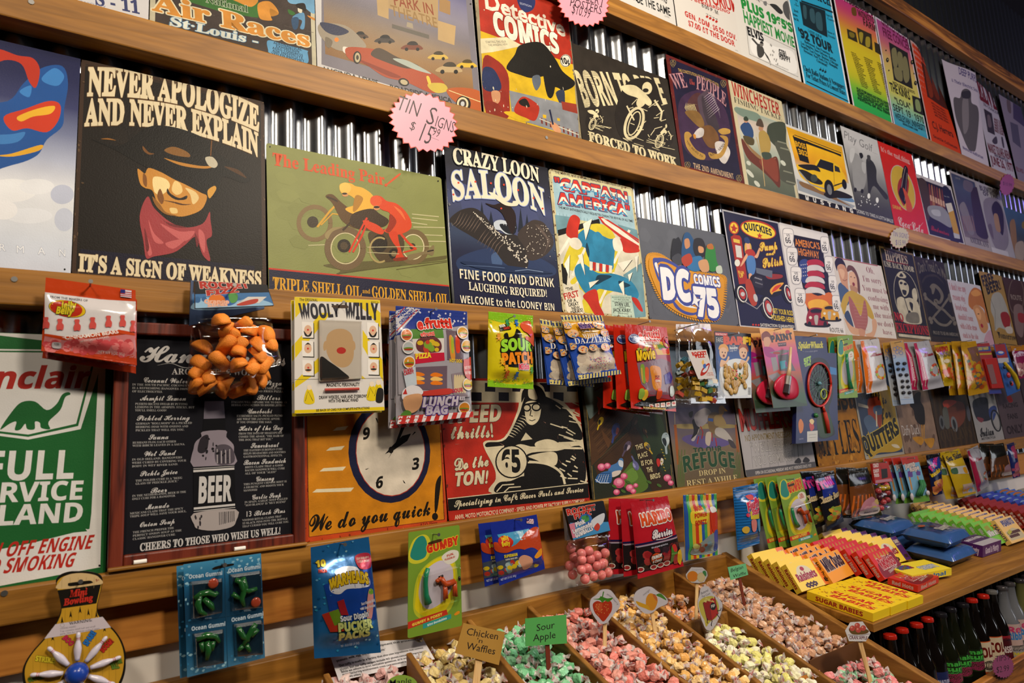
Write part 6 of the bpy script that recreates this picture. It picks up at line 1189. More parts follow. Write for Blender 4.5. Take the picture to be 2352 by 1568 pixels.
def a_lunch(s):
 s.z=N3
 s.poly('26357c',85,35,575,75,575,165,80,235);s.poly('b0aeb4',85,70,180,45,260,60,90,230);s.line('a8302c',8,88,205,245,58);s.line('a8302c',6,88,110,150,45);s.txt('THE',122,110,172,68,22,'26357c','b',.02);s.txt('ORIGINAL!',122,165,220,75,24,'26357c','b',.02)
 r=random.Random(2)
 for k in range(26):x,y=r.uniform(240,570),r.uniform(75,160);s.poly('c8c6d0',x,y-8,x+2,y-2,x+8,y-2,x+3,y+2,x+5,y+8,x,y+4,x-5,y+8,x-3,y+2,x-8,y-2,x-2,y-2)
 s.poly('8c8890',90,235,575,170,590,660,100,640);s.poly('47702c',185,195,405,190,405,260,185,265);s.poly('bcb6b0',190,262,405,258,405,360,200,365);s.blob('5a2c30',215,290,260,245,330,240,385,290,370,350,240,350);chunks(s,['b8481c','b89a24','6a8a2c','a83a2c'],240,265,360,340,9,14,30,2);s.poly('a81c34',205,362,405,355,408,410,210,432);s.txt('PIZZA',210,398,316,388,34,'d0b82c','b',.03)
 s.poly('5a4a54',425,200,540,215,540,420,425,405);s.blob('b87c2c',440,255,465,250,480,390,450,390);s.blob('b8341c',485,250,510,245,515,345,488,350);s.blob('8c9a2c',455,260,470,258,470,350,455,350);s.txt('HOT DOG',440,420,530,424,22,'c8a82c','b',.02)
 s.poly('5c4c58',200,455,425,445,425,620,210,605)
 for x,y,k in ((232,530,1.),(352,535,1.1)):
  for j,c in enumerate(('c86a1c','d0a85c','c86a1c')):s.blob(c,x-38*k,y-30+28*j,x-10,y-44+28*j,x+36*k,y-30+28*j,x+30,y-16+28*j,x-30,y-16+28*j)
 s.poly('7c7078',455,500,560,480,570,660,470,660)
 for k in range(5):s.blob('b9a884',472+16*k,520,486+16*k,515,492+16*k,620,476+16*k,620)
 s.blob('a8342c',240,625,440,600,440,640,250,650);s.txt('SOUR',460,632,535,620,26,'a82c44','b',.03);s.txt('FRIES',502,682,552,680,24,'d0c8d0','b',.02,out='26305c',ow=.04)
 s.txt('e.frutti',232,200,470,190,62,'b8281c','b',.05,10,out='d8d0cc',ow=.05);s.txt('efrutti',245,248,342,240,26,'c0392c','b',.04,out='d8d0cc',ow=.04)
 for x,y,c in ((150,235,'b8642c'),(160,320,'9aa0a0'),(165,420,'b87c24'),(535,220,'b88424'),(560,310,'c89a3c'),(550,735,'b87424'),(570,570,'c8a82c')):s.ell('c8c2c0',x,y,40,44);s.ell(c,x,y,34,36);s.ell('5c7a2c',x,y+6,32,8);s.ell('8c2c1c',x,y+14,30,7)
 s.poly('a9b2bc',122,470,205,450,215,575,145,592);s.txt('GUMMI',128,490,190,475,20,'a82c34','b',.03);s.txt('CANDY',130,510,195,495,20,'a82c34','b',.03)
 s.blob('b03a2c',535,405,560,400,595,390,596,530,560,530,535,480);s.txt('NUT FREE',540,470,592,462,20,'d0c4c0','b');s.txt('FAT FREE',545,505,592,500,20,'d0c4c0','b')
 s.blob('c4c0c4',120,620,170,580,230,590,250,640,130,680);s.blob('b88a64',130,660,240,640,245,730,190,770,140,740);s.blob('47702c',110,790,150,750,190,770,160,810);s.poly('a8302c',120,640,140,600,150,640)
 s.poly('a8302c',95,790,620,760,615,810,95,850)
 for k in range(9):s.poly('c8c2c4',100+58*k,795-4*k,128+58*k,793-4*k,110+58*k,845-4*k,85+58*k,848-4*k)
 s.txt('LUNCH',255,728,505,715,62,'c4bcc8','b',.04,out='4a2f7c',ow=.06);s.txt('BAG',285,782,440,775,56,'a8a0b0','b',.04,out='4a2f7c',ow=.06)
hang('candy_bag',N3,[85,35,577,75,610,800,88,852],(335,82),'starred blue bag of small candy meals with a red and white striped foot','candy bag','8c8890',a_lunch,'starred candy bag',T=.011,seed=5,copies=[(-.006,.02,-.008,.6,0)])
def a_sourp(s):
 s.z=N4
 s.polyuv([(0,.9),(.3,.86),(.6,.9),(1,.85),(1,1),(0,1)],'76a81c');s.polyuv([(0,0),(1,0),(1,.1),(.7,.05),(.4,.05),(0,.09)],'76a81c')
 chunks(s,['9ab81c','86b01c'],55,100,460,170,60,3,7,3);chunks(s,['9ab81c','86b01c'],50,690,450,760,50,3,7,4)
 s.blob('17150f',125,430,160,330,240,300,270,250,310,250,330,330,430,370,455,480,400,560,300,590,160,570,150,480);s.blob('17150f',160,285,190,270,200,330,170,330);s.blob('17150f',270,250,290,230,310,260,320,300,270,310)
 s.txt('SOUR',138,445,430,440,100,'8ac030','b',.05,14,out='17150f',ow=.04);s.txt('PATCH',140,562,448,545,96,'d07818','b',.05,out='17150f',ow=.04);s.txt('Kids',290,610,402,606,48,'c02844','b',.05,out='d8cfcc',ow=.05);s.poly('17150f',130,200,180,180,230,215,230,235,130,250);s.txt('SOUR',134,218,188,205,24,'d8d4cc','b',.02);s.txt('SWEET',165,240,226,228,22,'b82c1c','b',.02)
 s.blob('b84a2c',330,200,360,160,430,155,445,230,462,300,460,390,400,350,360,330,362,300,420,310,380,270,345,250)
 for c,x,y in (('2c7a4c',215,175),('1f5aa0',300,175),('c8842c',115,310),('c89a24',140,540),('c0521c',190,660),('2460a8',280,670),('c8902c',175,605),('4a8a3c',430,620)):s.blob(c,x-14,y-34,x+14,y-34,x+12,y-8,x+26,y+4,x+8,y+10,x+18,y+40,x,y+22,x-18,y+40,x-8,y+8,x-26,y+4,x-12,y-8)
 s.txt('SOFT & CHEWY CANDY',90,722,240,722,18,'2a2a1c','g',.02);s.txt('NET WT 8 OZ',365,735,455,738,18,'2a2a1c','g',.02)
hang('candy_bag',N4,[48,60,465,100,468,790,40,765],(248,135),'yellow and green bag of sour chewy candy beside the starred bag','candy bag','bcae14',a_sourp,'yellow sour candy bag',T=.016,seed=6)
def a_dazz(s):
 s.z=N4
 s.poly('c08a1c',725,155,1118,150,1130,250,950,330,765,265);s.polyuv([(0,.9),(1,.9),(1,1),(0,1)],'c4b46c')
 for k in range(13):s.polyuv([((k+.1)/13,.905),((k+.55)/13,.905),((k+.55)/13,.998),((k+.1)/13,.998)],'24366c')
 s.poly('24459c',765,262,950,320,1130,245,1170,420,1240,640,880,690,800,420);s.polyuv([(.1,.08),(.95,.1),(.95,.33),(.8,.42),(.5,.5),(.2,.4),(.12,.25)],'a89a8c')
 chunks(s,['c2b6a4','b8aa98','ccc2b2','ad9f90'],880,470,1200,620,40,28,48,6,-.08)
 r=random.Random(8)
 for k in range(60):s.ell(r.choice(['a8506c','6c6aa0','c08a9c']),r.uniform(960,1180),r.uniform(480,610),5,n=6)
 for x,y,a in ((775,190,42),(1065,185,52),(815,268,48),(1110,260,46),(805,385,40),(900,415,44),(990,400,40),(1105,395,46),(1165,385,20)):
  s.ell('c8a07c',x,y,a,a*.78,10)
  for k in range(16):s.ell(r.choice(['c0481c','d0982c','2c6a9c','c8c4b8']),x+r.uniform(-.7,.7)*a,y+r.uniform(-.55,.55)*a,6,n=6)
 s.txt("Nisha's",870,225,1000,215,42,'2c2460','b',.04,out='c8a0b0',ow=.05);s.txt('Quality Sweets',868,262,1030,240,24,'3c3010','i',.02);s.txt('WHITE',890,315,1040,305,36,'ccc8c4','s');s.txt('DAZZLERS',820,368,1158,345,50,'ccc8c4','s')
 s.polyuv([(0,0),(1,0),(1,.07),(0,.07)],'c4b46c')
 for k in range(14):s.polyuv([((k+.05)/14,0),((k+.5)/14,0),((k+.9)/14,.07),((k+.45)/14,.07)],'24366c')
hang('candy_bag',N4,[720,95,1110,98,1265,650,870,705],(935,140),'blue and yellow bag of speckled white chocolate drops','candy bag','24459c',a_dazz,'white chocolate drops bag',T=.010,Y=-.112,seed=7,copies=[(-.012,.021,-.014,1.5,0),(-.034,.042,-.014,9,0)])
def a_movie(s):
 s.z=N5
 s.poly('8c3c4c',230,250,510,245,560,700,560,740,300,700,215,420);s.poly('705664',215,420,420,380,540,420,560,690,330,690,250,600);s.poly('b8922c',340,250,430,235,500,260,515,345,380,350);chunks(s,['b8341c','a83a2c','5c7a2c','c86a2c'],390,265,490,330,8,14,26,4)
 chunks(s,['8a9a4c','b8803c','b85c4c'],235,260,310,320,7,14,22,5);s.blob('b8721c',320,450,380,445,412,480,410,640,350,640,330,540);s.ell('a82c1c',380,565,24,22);s.txt('POP',360,545,400,545,20,'7c1c14','b',.03);s.txt('CORN',362,580,404,580,18,'d8c8b8','b',.03)
 s.blob('6c8a34',240,445,270,440,282,580,256,580);s.blob('b8502c',278,460,305,470,305,570,284,575);s.blob('a88a3c',244,470,256,470,262,580,252,570);s.poly('3a2c7c',440,520,500,490,530,540,510,590,450,600)
 s.txt('e.frutti',246,222,432,208,62,'c0301c','b',.05,6,out='d8ccc8',ow=.06);s.txt('GUMMI CANDY',285,262,415,262,26,'b8aeac','b',.02);s.txt('Movie',212,398,362,378,78,'cfac1c','b',.04,shear=.1,out='33180f',ow=.06)
 s.ell('26386c',198,210,46,40);s.ring('b0b0c0',198,210,40,34,4);s.txt('FAT FREE',170,205,226,203,16,'c8c8d0','b');s.ring('a83a2c',482,240,36,46,8);s.line('a83a2c',8,460,210,505,270)
 s.poly('17140f',200,780,330,705,380,700,390,750,480,740,570,730,572,800,440,820,330,810)
 for k in range(5):s.poly('c8bdb4',330+48*k,775-6*k,368+48*k,770-6*k,370+48*k,808-5*k,332+48*k,812-5*k);s.ell('b0402c',350+48*k,790-6*k,14,10)
 for c,x,y in (('c8a02c',280,700),('7c9a3c',250,690),('b0b8b8',515,665),('c0461c',395,690)):s.blob(c,x-20,y-40,x+10,y-50,x+26,y,x+10,y+40,x-16,y+30)
 s.poly('a8881c',278,795,472,808,470,826,280,812);s.txt('NET WT. 2.7 OZ (77g)',288,808,462,820,13,'2a2010','b')
hang('candy_bag',N5,[128,88,490,118,572,840,185,812],(300,90),'red bag of small movie-theatre gummies with a film strip along its foot','candy bag','a8200f',a_movie,'red movie candy bag',T=.010,Y=-.112,seed=8,copies=[(-.020,.021,-.002,2.5,0),(-.038,.042,-.002,5,0)])
def brick(c):
 b=MB();b.box((-.0105,-.0068,-.0055),(.0105,.0068,.0055),c[0])
 for i in range(3):
  for j in range(2):b.tube([(-.0068+.0068*i,-.0033+.0066*j,.0055),(-.0068+.0068*i,-.0033+.0066*j,.0075)],.0019,7,c[0])
 return b
BC=[('b8942a','yellow'),('4a7a44','green'),('b8942a','yellow'),('3c6a7c','blue'),('a84a40','red')];BG='candy building blocks in the clear bags'
clear_bag('candy_bag',N5,[570,90,720,90,700,780,570,760],-.068,.018,'clear bag of candy blocks half hidden behind the labelled one','candy bag','second candy blocks bag',hole=(690,110),seed=11)
_,s_,hp=clear_bag('candy_bag',N5,[700,85,862,88,1000,770,700,770],-.108,.018,'clear bag of candy building blocks with a white rocket label','candy bag','front candy blocks bag',hole=(720,108),seed=10)
q,w_=world_quad([660,315,830,308,905,555,762,562],-.130,N5);lb=Sheet(q,w_,org=hp,z=N5);lb.base('bcb6b4',t=.0006);lb.txt('ROCKET',715,370,838,358,30,'a8281c','b',.04);lb.txt('FIZZ',740,388,822,382,26,'a8281c','b',.04);lb.blob('9c2a20',780,530,800,480,850,435,862,455,835,510,800,535);lb.blob('b9bcc4',800,500,850,450,840,490,815,510);lb.blob('c8a05c',792,430,805,405,815,430,806,450);lb.blob('3a5a9c',805,450,825,440,830,470,812,480);lb.txt('Soda Pop',840,520,888,518,10,'a83a30','i');lb.txt('& Candy Shops',835,535,895,532,10,'a83a30','i');lb.mb.build('paper_label',M['paper'],_)
fill(s_,N5,[(720,470),(712,510),(735,600),(775,600),(815,590),(850,590),(890,580),(740,640),(800,660),(850,660),(890,650),(900,625),(760,690),(800,735),(845,730),(880,740),(735,560),(700,430),(830,625),(725,545)],-.111,brick,'candy_block','candy','COLOUR candy block in the front clear bag','candy',BG,7,BC,.5,False)
fill(s_,N5,[(600,440),(640,400),(650,440),(600,510),(640,520),(680,560),(600,570),(650,600),(690,630),(610,640),(660,680),(600,690),(630,480)],-.071,brick,'candy_block','candy','COLOUR candy block in the clear bag behind','candy',BG,9,BC,.6,False)
def a_barf(s):
 s.z=N5
 grad(s,['b8bcc4','a8b4c4','3c6ca0','1c4a88','1a4484','173a74','17181c','15151a'],0,0,1,1);s.blob('c0c4c8',960,460,1080,400,1190,440,1215,560,1190,690,1000,700,945,600);s.poly('a83028',905,162,1012,168,1012,195,905,190);s.txt('Great Party Fun!',910,186,1005,190,18,'d0c0bc','b');s.txt('FAKE',916,255,975,252,46,'b0aeb0','g');s.txt('BARF!',975,270,1215,275,68,'b8421a','b',.06);s.txt('F!',1142,275,1215,277,68,'c8a41c','b',.06);s.txt('A Totally',1028,296,1080,292,18,'b8b8bc','g');s.txt('Disgusting',1030,318,1100,312,20,'d0d0d0','b',.02);s.txt('Laugh Riot!',1030,338,1095,332,18,'b8b8bc','g')
 for x,c in ((978,'c08a3c'),(1148,'8c4420')):s.blob(c,x-42,320,x-30,280,x+10,270,x+38,300,x+40,340,x,310);s.blob('c49c7c',x-34,320,x,300,x+32,330,x+20,390,x-10,400,x-32,370);s.ell('17140f',x-10,345,5,7);s.ell('17140f',x+14,348,5,7);s.ell('6a2420',x+2,376,9,12);s.blob('c49c7c',x-30,470,x-20,410,x+20,420,x+40,380,x+50,400,x+10,460)
 s.poly('c8ccd0',1185,620,1214,622,1212,715,1184,712)
 for k in range(8):s.line('2a2a2c',2,1188+3*k,640,1188+3*k,700)
o,s_=hang('toy_card',N5,[898,150,1213,172,1218,722,930,728],(1062,185),'dark blue joke card with a lumpy tan rubber puddle stuck on it','toy','15151a',a_barf,'joke puddle card',T=0,m='card',rnd=.003)
b=MB();r=random.Random(3)
for k in range(64):
 x,y=max(1000,min(1170,r.gauss(1085,52))),max(450,min(670,r.gauss(560,62)));p=at(1400+x/3.7333,720+y/3.7333,Y=o.location.y-.003)-o.location;a=r.uniform(.006,.012);b.ball(p,(a,.0032,a*1.2),r.choice(['a8864c','b39458','b08c50','a07c44']),10,6)
for k in range(14):
 x,y=r.gauss(1095,26),r.gauss(530,40);p=at(1400+x/3.7333,720+y/3.7333,Y=o.location.y-.006)-o.location;b.ball(p,.0032,r.choice(['b85a5c','b06a4c','4c7a4c','c07070']),8,6)
b.build('rubber_puddle',M['plastic'],o,smooth=True)
def a_paint(s):
 s.z=N6
 grad(s,['2f4a30','34523c','5a4a3c','a0503c','a8387c','b0487c','c4743c','d0a058'],0,0,1,1);s.blob('6c2c1c',58,80,90,60,120,90,110,150,80,130,60,120);s.blob('b88a6c',72,110,105,100,118,130,100,170,78,160);s.blob('8c1c6c',70,170,120,170,150,200,150,240,90,230);s.txt('Spilled',135,90,190,85,22,'9c3048','k',.03);s.txt('PAINT',122,135,272,112,40,'241a24','b',.05);s.poly('3c1c2c',165,140,225,135,226,160,172,165);s.txt('Fool Your Friends',172,155,222,148,9,'c8b0b0','g');s.ell('a83828',235,65,16,13)
 s.poly('6c6a70',108,205,200,185,262,190,180,225);s.ell('8c2420',158,208,24,9);s.poly('7c7a80',118,240,155,235,175,320,138,335);s.poly('55535c',165,225,235,215,290,330,180,330);s.poly('3c8a9c',180,265,220,258,232,310,190,320);s.poly('8c3c7c',215,268,228,266,235,300,222,305);s.poly('77757c',100,365,165,340,190,365,140,405);s.poly('2a3c2c',60,500,370,560,372,572,80,585)
def paintkit(o):
 r=o.location;z=N6;Yq=r.y-.006
 def P(x,y,d=0):return at(z[0]+x/z[2],z[1]+y/z[2],Y=Yq-d)-r
 b=MB();n=26;V_=[];pts=crom([(140,440),(165,385),(225,350),(290,385),(312,440),(310,500),(270,530),(205,525),(160,490)],True,4)
 for d,k in ((0,1),(.004,.96),(.007,.82)):V_+=[P(228+(x-228)*k,450+(y-450)*k,d) for x,y in pts]
 n=len(pts);F_=[tuple(2*n+k for k in range(n))]+[(j*n+k,j*n+(k+1)%n,(j+1)*n+(k+1)%n,(j+1)*n+k) for j in (0,1) for k in range(n)]
 b.add(V_,F_,'b0203c').build('plastic_spill',M['plastic'],o,smooth=True)
 b=MB().tube([P(258,172,.010),P(252,260,.012),P(248,320,.012),P(240,372,.012)],[.004,.0045,.006,.0075],10,'c4a884');pb=b.build('paint_brush',M['plastic'],o,smooth=True);MB().tube([P(240,372,.012),P(232,430,.011)],[.0105,.0105],12,'8c8a94').build('ferrule',M['steel'],pb);MB().tube([P(232,430,.011),P(222,490,.010)],[.0105,.012],12,'2a2228').build('bristles',M['plastic'],pb)
o,s_=hang('toy_card',N6,[42,40,272,40,372,572,138,588],(155,58),'pink-orange joke card with a red plastic spill and a small brush','toy','b0583c',a_paint,'spilled paint joke card',T=0,m='card',rnd=.003,Y=-.116)
paintkit(o);c=copy_tree(o);c.location=o.location+Vector((-.04,.035,-.012));c['label']='second spilled paint joke card, mostly hidden behind the front one'
def a_whack(s):
 s.z=N6
 s.txt('SpiderWhack',310,162,480,160,34,'b8b03c','i',.03,out='15182c',ow=.03);s.txt('Exciting action game',340,188,440,180,10,'8c8c9c','g')
o,s_=hang('toy_card',N6,[287,92,500,104,578,800,300,835],(400,100),'dark blue boxed toy racket with a red hoop and spider web','toy','1c2350',a_whack,'toy racket pack',T=0,m='card',rnd=.003,Y=-.074)
def whack(o):
 r=o.location;z=N6;Yq=r.y-.004
 def P(x,y,d=0):return at(z[0]+x/z[2],z[1]+y/z[2],Y=Yq-d)-r
 q,w_=world_quad([305,200,572,212,584,805,292,832],Yq-.014,z);f=Sheet(q,w_,org=r,z=z);f.base('1c2350',t=.014);f.blob('10141c',395,265,450,240,510,270,545,380,545,500,520,600,560,740,540,780,450,790,430,640,375,520,370,380);f.blob('20361c',440,640,520,620,545,760,460,780);f.txt('5FT',350,285,400,265,36,'8ab04c','b',.05);f.txt('LINE',355,300,395,288,14,'8ab04c','b',.05);f.poly('2c6ca8',525,300,570,310,572,355,530,350);f.poly('b4b4b0',370,745,442,738,442,818,370,820);f.line('2a2a2c',1.5,380,770,432,764);f.line('2a2a2c',1.5,380,790,430,786);f.blob('b86a2c',310,690,325,655,345,690,340,740,320,755);f.blob('a83a3c',385,690,405,675,418,720,395,740);f.blob('c8b07c',385,670,402,655,418,672,405,695);f.txt('SOUND WHACK',315,805,345,800,10,'a0a0b8','g')
 f.mb.build('printed_box',M['card'],o)
 b=MB();ps=[P(455+78*math.cos(a),428+148*math.sin(a),.018) for a in [2*PI*k/40 for k in range(41)]];b.tube(ps,.0042,8,'a8281c');b.tube([P(478,570,.018),P(490,620,.018)],.0048,8,'a8281c');rk_=b.build('racket',M['plastic'],o,smooth=True);MB().tube([P(490,615,.018),P(505,680,.018),P(518,760,.018)],[.006,.0075,.006],10,'a82c20').build('grip',M['sugar'],rk_,smooth=True)
 b=MB()
 for k in range(9):a=PI*k/9;b.tube([P(455+76*math.cos(a),428+144*math.sin(a),.017),P(455-76*math.cos(a),428-144*math.sin(a),.017)],.0005,4,'3c6a5c')
 for q in (.35,.65):b.tube([P(455+76*q*math.cos(a),428+144*q*math.sin(a),.017) for a in [2*PI*k/24 for k in range(25)]],.0005,4,'3c6a5c')
 b.build('web',M['plastic'],rk_)
 MB().ball(P(455,420,.020),.007,'5c8a9c',12,8).ball(P(430,638,.018),.008,'2c6a3c',12,8).build('bead',M['plastic'],o,smooth=True);MB().tube([P(484+20*math.cos(a),492+34*math.sin(a),.020) for a in [2*PI*k/20 for k in range(21)]],.002,6,'a0b03c').build('ring',M['plastic'],o,smooth=True)
whack(o)
def bendy(root,P,pegs=True,horse=True):
 if pegs:
  b=MB();b.tube([P(*q) for q in pegs],[.0045,.0052,.0050,.0058,.0082],10,'1c7a54');b.build('green_bendy_figure',M['plastic'],root,smooth=True)
 if horse:
  b=MB();h=[P(*q) for q in horse]
  b.tube(h[0:2],[.0040,.0052],10,'b8481c');b.tube(h[1:4],[.0052,.0066,.0060],10,'b8481c');b.ball(h[0],(.0052,.0045,.0042),'b8481c',10,7)
  for i in (4,5,6,7):b.tube([h[2] if i<6 else h[3],h[i]],[.0045,.0030],8,'b8481c')
  b.ball(h[8],(.003,.003,.005),'241a16',8,6);b.tube([h[0]+Vector((.003,0,.006)),h[1]+Vector((.004,0,.004))],.0025,6,'241a16');b.build('orange_toy_horse',M['plastic'],root,smooth=True)
def a_gcard(z,P1,P2,title,foot=True):
 """lime card with a yellow oval; P1 maps card units (0-100 wide, 0-200 high from the top left) to the zoom's pixels"""
 def f(s):
  s.z=z
  def B(c,*a):s.blob(c,*[v for i in range(0,len(a),2) for v in P1(a[i],a[i+1])])
  def Q(c,*a):s.poly(c,*[v for i in range(0,len(a),2) for v in P1(a[i],a[i+1])])
  B('a8ac2a',10,130,20,80,55,55,85,60,94,110,80,160,45,176,16,160);B('c8b818',14,130,24,80,60,56,86,70,88,120,70,160,40,168,16,150);B('b8b0bc',20,120,30,80,62,62,84,80,82,120,60,146,34,150);B('b8b42c',0,40,10,15,30,8,42,20,40,50,22,60,4,56);B('22786c',4,40,14,16,28,10,36,24,34,48,20,54,8,50)
  s.txt(title,*P1(36,44),*P1(97,36),P2*18,'b83018','b',.05,out='d0b82c',ow=.05)
  B('c8c4b8',64,56,80,46,96,50,94,66,76,72);s.txt('FUN,',*P1(74,58),*P1(88,55),P2*5,'a83a2c','b',.03);s.txt('FLEXIBLE!',*P1(70,64),*P1(90,61),P2*4,'a83a2c','b',.03)
  Q('b03020',0,168,72,160,74,170,0,182);s.txt('GUMBY & POKEY',*P1(8,178),*P1(64,169),P2*6,'d0bc44','b',.03);Q('2c8a84',28,178,80,171,80,180,28,188);s.txt('Mini Bendables',*P1(36,185),*P1(72,179),P2*5,'c0d0cc','b',.02);B('c8801c',86,172,94,168,96,173,88,176);B('3c2a14',40,24,62,21,63,26,41,28)
 return f
def lerpq(q):
 q=prs(q)
 def f(u,v):
  u/=100;v/=200;a=[(q[0][i]*(1-u)+q[1][i]*u)*(1-v)+(q[3][i]*(1-u)+q[2][i]*u)*v for i in (0,1)];return a[0],a[1]
 return f
def gumcard(z,q,hole,label,sh,k,copies,title='GUMBY',Y=-.09,pegs=None,horse=None):
 P1=lerpq(q);o,s=hang('toy_card',z,q,hole,label,'toy','6a8a2c',a_gcard(z,P1,k,title),sh,T=0,m='card',rnd=.004,Y=Y)
 def P(u,v):x,y=P1(u,v);return at(z[0]+x/z[2],z[1]+y/z[2],Y=Y-.008)-o.location
 bendy(o,P,pegs or [(34,92),(32,104),(32,120),(34,132),(38,146)],horse or [(56,102),(63,98),(70,112),(88,110),(68,142),(73,140),(86,138),(91,140),(97,106)] if horse is None else horse)
 e=[P1(20,84),P1(98,76),P1(98,148),P1(22,158)];blister(z,[c for p in e for c in p],Y-.001,.016,o,'clear_blister')
 for i,(dx,dy,dz) in enumerate(copies):c=copy_tree(o);c.location=o.location+Vector((dx,dy,dz));c['label']=('second ','third ')[i]+sh+(', mostly hidden behind the front one',', farthest back on its nail')[i]
gumcard(N6,[575,95,680,86,718,515,592,522],(615,128),'lime green card with one tall green bendy toy, on the upper row','tall bendy toy card',1.3,[(-.022,.02,-.002)],Y=-.092,horse=[],pegs=[(55,60),(54,80),(56,105),(60,140),(66,172)])
def a_alb(fr):
 def f(s):
  s.polyuv([(0,.02),(.24,.01),(.2,.5),(.17,.98),(0,.98)],fr);s.txt('Albanese',*[q for q in f.t[0]],f.h,'8c2030','k',.03)
  x,y,a=f.c;r=random.Random(3)
  for k in range(14):t=2*PI*k/14;s.ell(f.cols[k%len(f.cols)],x+a*math.cos(t),y+a*1.25*math.sin(t),a*.26,a*.3)
  s.txt('MINI GUMMI RINGS',*f.t[1],f.h*.5,'d0b0a8','b',.02)
 return f
f=a_alb('c8641c');f.t=((788,228,875,212),(790,470,770,230));f.h=24;f.c=(858,330,36);f.cols=['c8a034','c8801c','9cae44','c85a2c']
hang('candy_bag',N6,[735,120,862,112,922,462,778,492],(812,122),'white and orange bag of gummy rings','candy bag','b4b0b2',lambda s:(setattr(s,'z',N6),f(s)),'orange gummy rings bag',T=.012,Y=-.1,seed=12,copies=[(-.02,.022,0,2,0)])
f2=a_alb('a01c48');f2.t=((352,262,448,240),(395,560,330,260));f2.h=34;f2.c=(455,380,44);f2.cols=['b85a3c','9a3c2c','7c9a5c','c8b49c','b8402c']
hang('candy_bag',N7,[285,150,432,130,580,575,375,615],(395,140),'white and crimson bag of gummy rings, on the upper row','candy bag','9c9aa0',lambda s:(setattr(s,'z',N7),f2(s)),'crimson gummy rings bag',T=.012,Y=-.1,seed=13,copies=[(-.03,.022,-.002,3,0)])
def a_must(s):
 s.z=N7
 grad(s,['8c9cb4','9aa0a8','a0a2a8','9aa2b0','6c8ab4','8a9cb4','a87c2c','a87c2c'],0,0,1,1)
 for x,y in ((105,215),(130,205),(128,245),(160,215),(98,290),(165,255)):s.ring('2c5494',x,y,16,16,5)
 s.line('3c6ca8',3,160,700,285,695);s.ell('8c8c90',220,680,30,10)
o,s_=hang('toy_card',N7,[60,140,185,128,290,735,165,745],(118,160),'pale blue card with a column of black stick-on moustaches','toy','9aa0a8',a_must,'moustache card',T=0,m='card',rnd=.003,Y=-.098)
b=MB()
for x,y,k in ((170,345,1.3),(165,400,1.),(192,455,1.2),(205,515,1.),(210,570,1.1),(220,625,1.2)):
 for sg in (-1,1):p=at(2030+(x+sg*24*k)/4.174,750+(y+6)/4.174,Y=o.location.y-.004)-o.location;b.ball(p,(.011*k,.004,.0062),'1a1518',10,7)
b.build('black_moustaches',M['sugar'],o,smooth=True);c=copy_tree(o);c.location=o.location+Vector((-.02,.02,-.004));c['label']='second moustache card, mostly hidden behind the front one'
def a_hb(s):
 s.z=N7
 s.txt('HARIBO',500,278,618,262,52,'9c2418','b',.05);s.txt('FROGS',525,355,640,330,44,'6a5a1c','b',.05,10);chunks(s,['a85a1c','b83a1c','6a7a24','c88a2c'],545,420,660,530,16,18,34,3);s.ell('c8b89c',585,380,26,20)
hang('candy_bag',N7,[485,178,628,165,668,565,580,570],(550,172),'small yellow bag with red lettering between crimson bag and yellow sachets','candy bag','a88a10',a_hb,'small yellow candy bag',T=.011,Y=-.085,seed=14)
def a_ysach(s):
 s.z=N7
 s.polyuv([(0,.92),(1,.92),(1,1),(0,1)],'a87c14');s.polyuv([(.3,.1),(1,.15),(1,.9),(.35,.88)],'6a4a3c');chunks(s,['a0451c','b86a1c','a8841c'],800,300,960,560,26,16,36,4)
 for k in range(12):s.ell(('a83a1c','b8721c','4c6a5c')[k%3],770+9*k,250+24*k,12,14)
hang('candy_bag',N7,[735,150,880,135,1010,625,815,665],(795,145),'glossy yellow sachet of small gummies','candy bag','a87c14',a_ysach,'yellow gummy sachet',T=.010,Y=-.112,seed=15,copies=[(-.035,.021,.004,2,0),(-.06,.042,.002,4,0)])
def a_phone(s):
 s.z=N7
 s.poly('2c3c7c',885,195,1020,190,1030,240,900,245);s.txt('CANDY HANDY',902,232,1008,224,24,'b8a42c','b',.03);s.poly('a88a24',910,262,1035,258,1036,275,915,280);s.polyuv([(0,0),(1,0),(1,.08),(0,.08)],'2c3478')
o,s_=hang('toy_card',N7,[880,165,1010,155,1130,640,1010,645],(945,160),'red and blue card with a red toy phone','toy','8c2020',a_phone,'toy phone card',T=0,m='card',rnd=.002,Y=-.085)
def tb(pts,Y,d,nm,c,m,o,z,bv=.002):
 q,w_=world_quad(pts,Y,z);V_=[p-o.location for p in w_]+[p-o.location+Vector((0,-d,0)) for p in w_]
 e=MB().add(V_,[(0,1,2,3),(7,6,5,4),(0,4,5,1),(1,5,6,2),(2,6,7,3),(3,7,4,0)],c).build(nm,M[m],o);return bevel(e,bv)
ph=tb([945,310,1060,300,1130,590,1020,595],o.location.y-.001,.010,'toy_phone','a02420','plastic',o,N7);sc_=tb([985,365,1040,360,1085,545,1035,550],o.location.y-.0115,.001,'phone_screen','7a5454','plastic',o,N7,.0003);sc_.parent=ph
def a_chute(s):s.z=N7;s.poly('8c2428',1060,170,1160,165,1195,320,1085,330);s.ell('2c4a9c',1115,240,40,20);s.ell('b0b0b8',1120,235,26,10);s.poly('a8a4a8',1085,285,1190,280,1195,322,1095,328)
o,s_=hang('toy_card',N7,[1050,170,1165,160,1310,610,1185,665],(1110,172),'blue and red card with a yellow and red toy on it','toy','1c4a8c',a_chute,'yellow and red toy card',T=0,m='card',rnd=.002,Y=-.088)
b=MB();P=lambda x,y,d=.006:at(2030+x/4.174,750+y/4.174,Y=o.location.y-d)-o.location
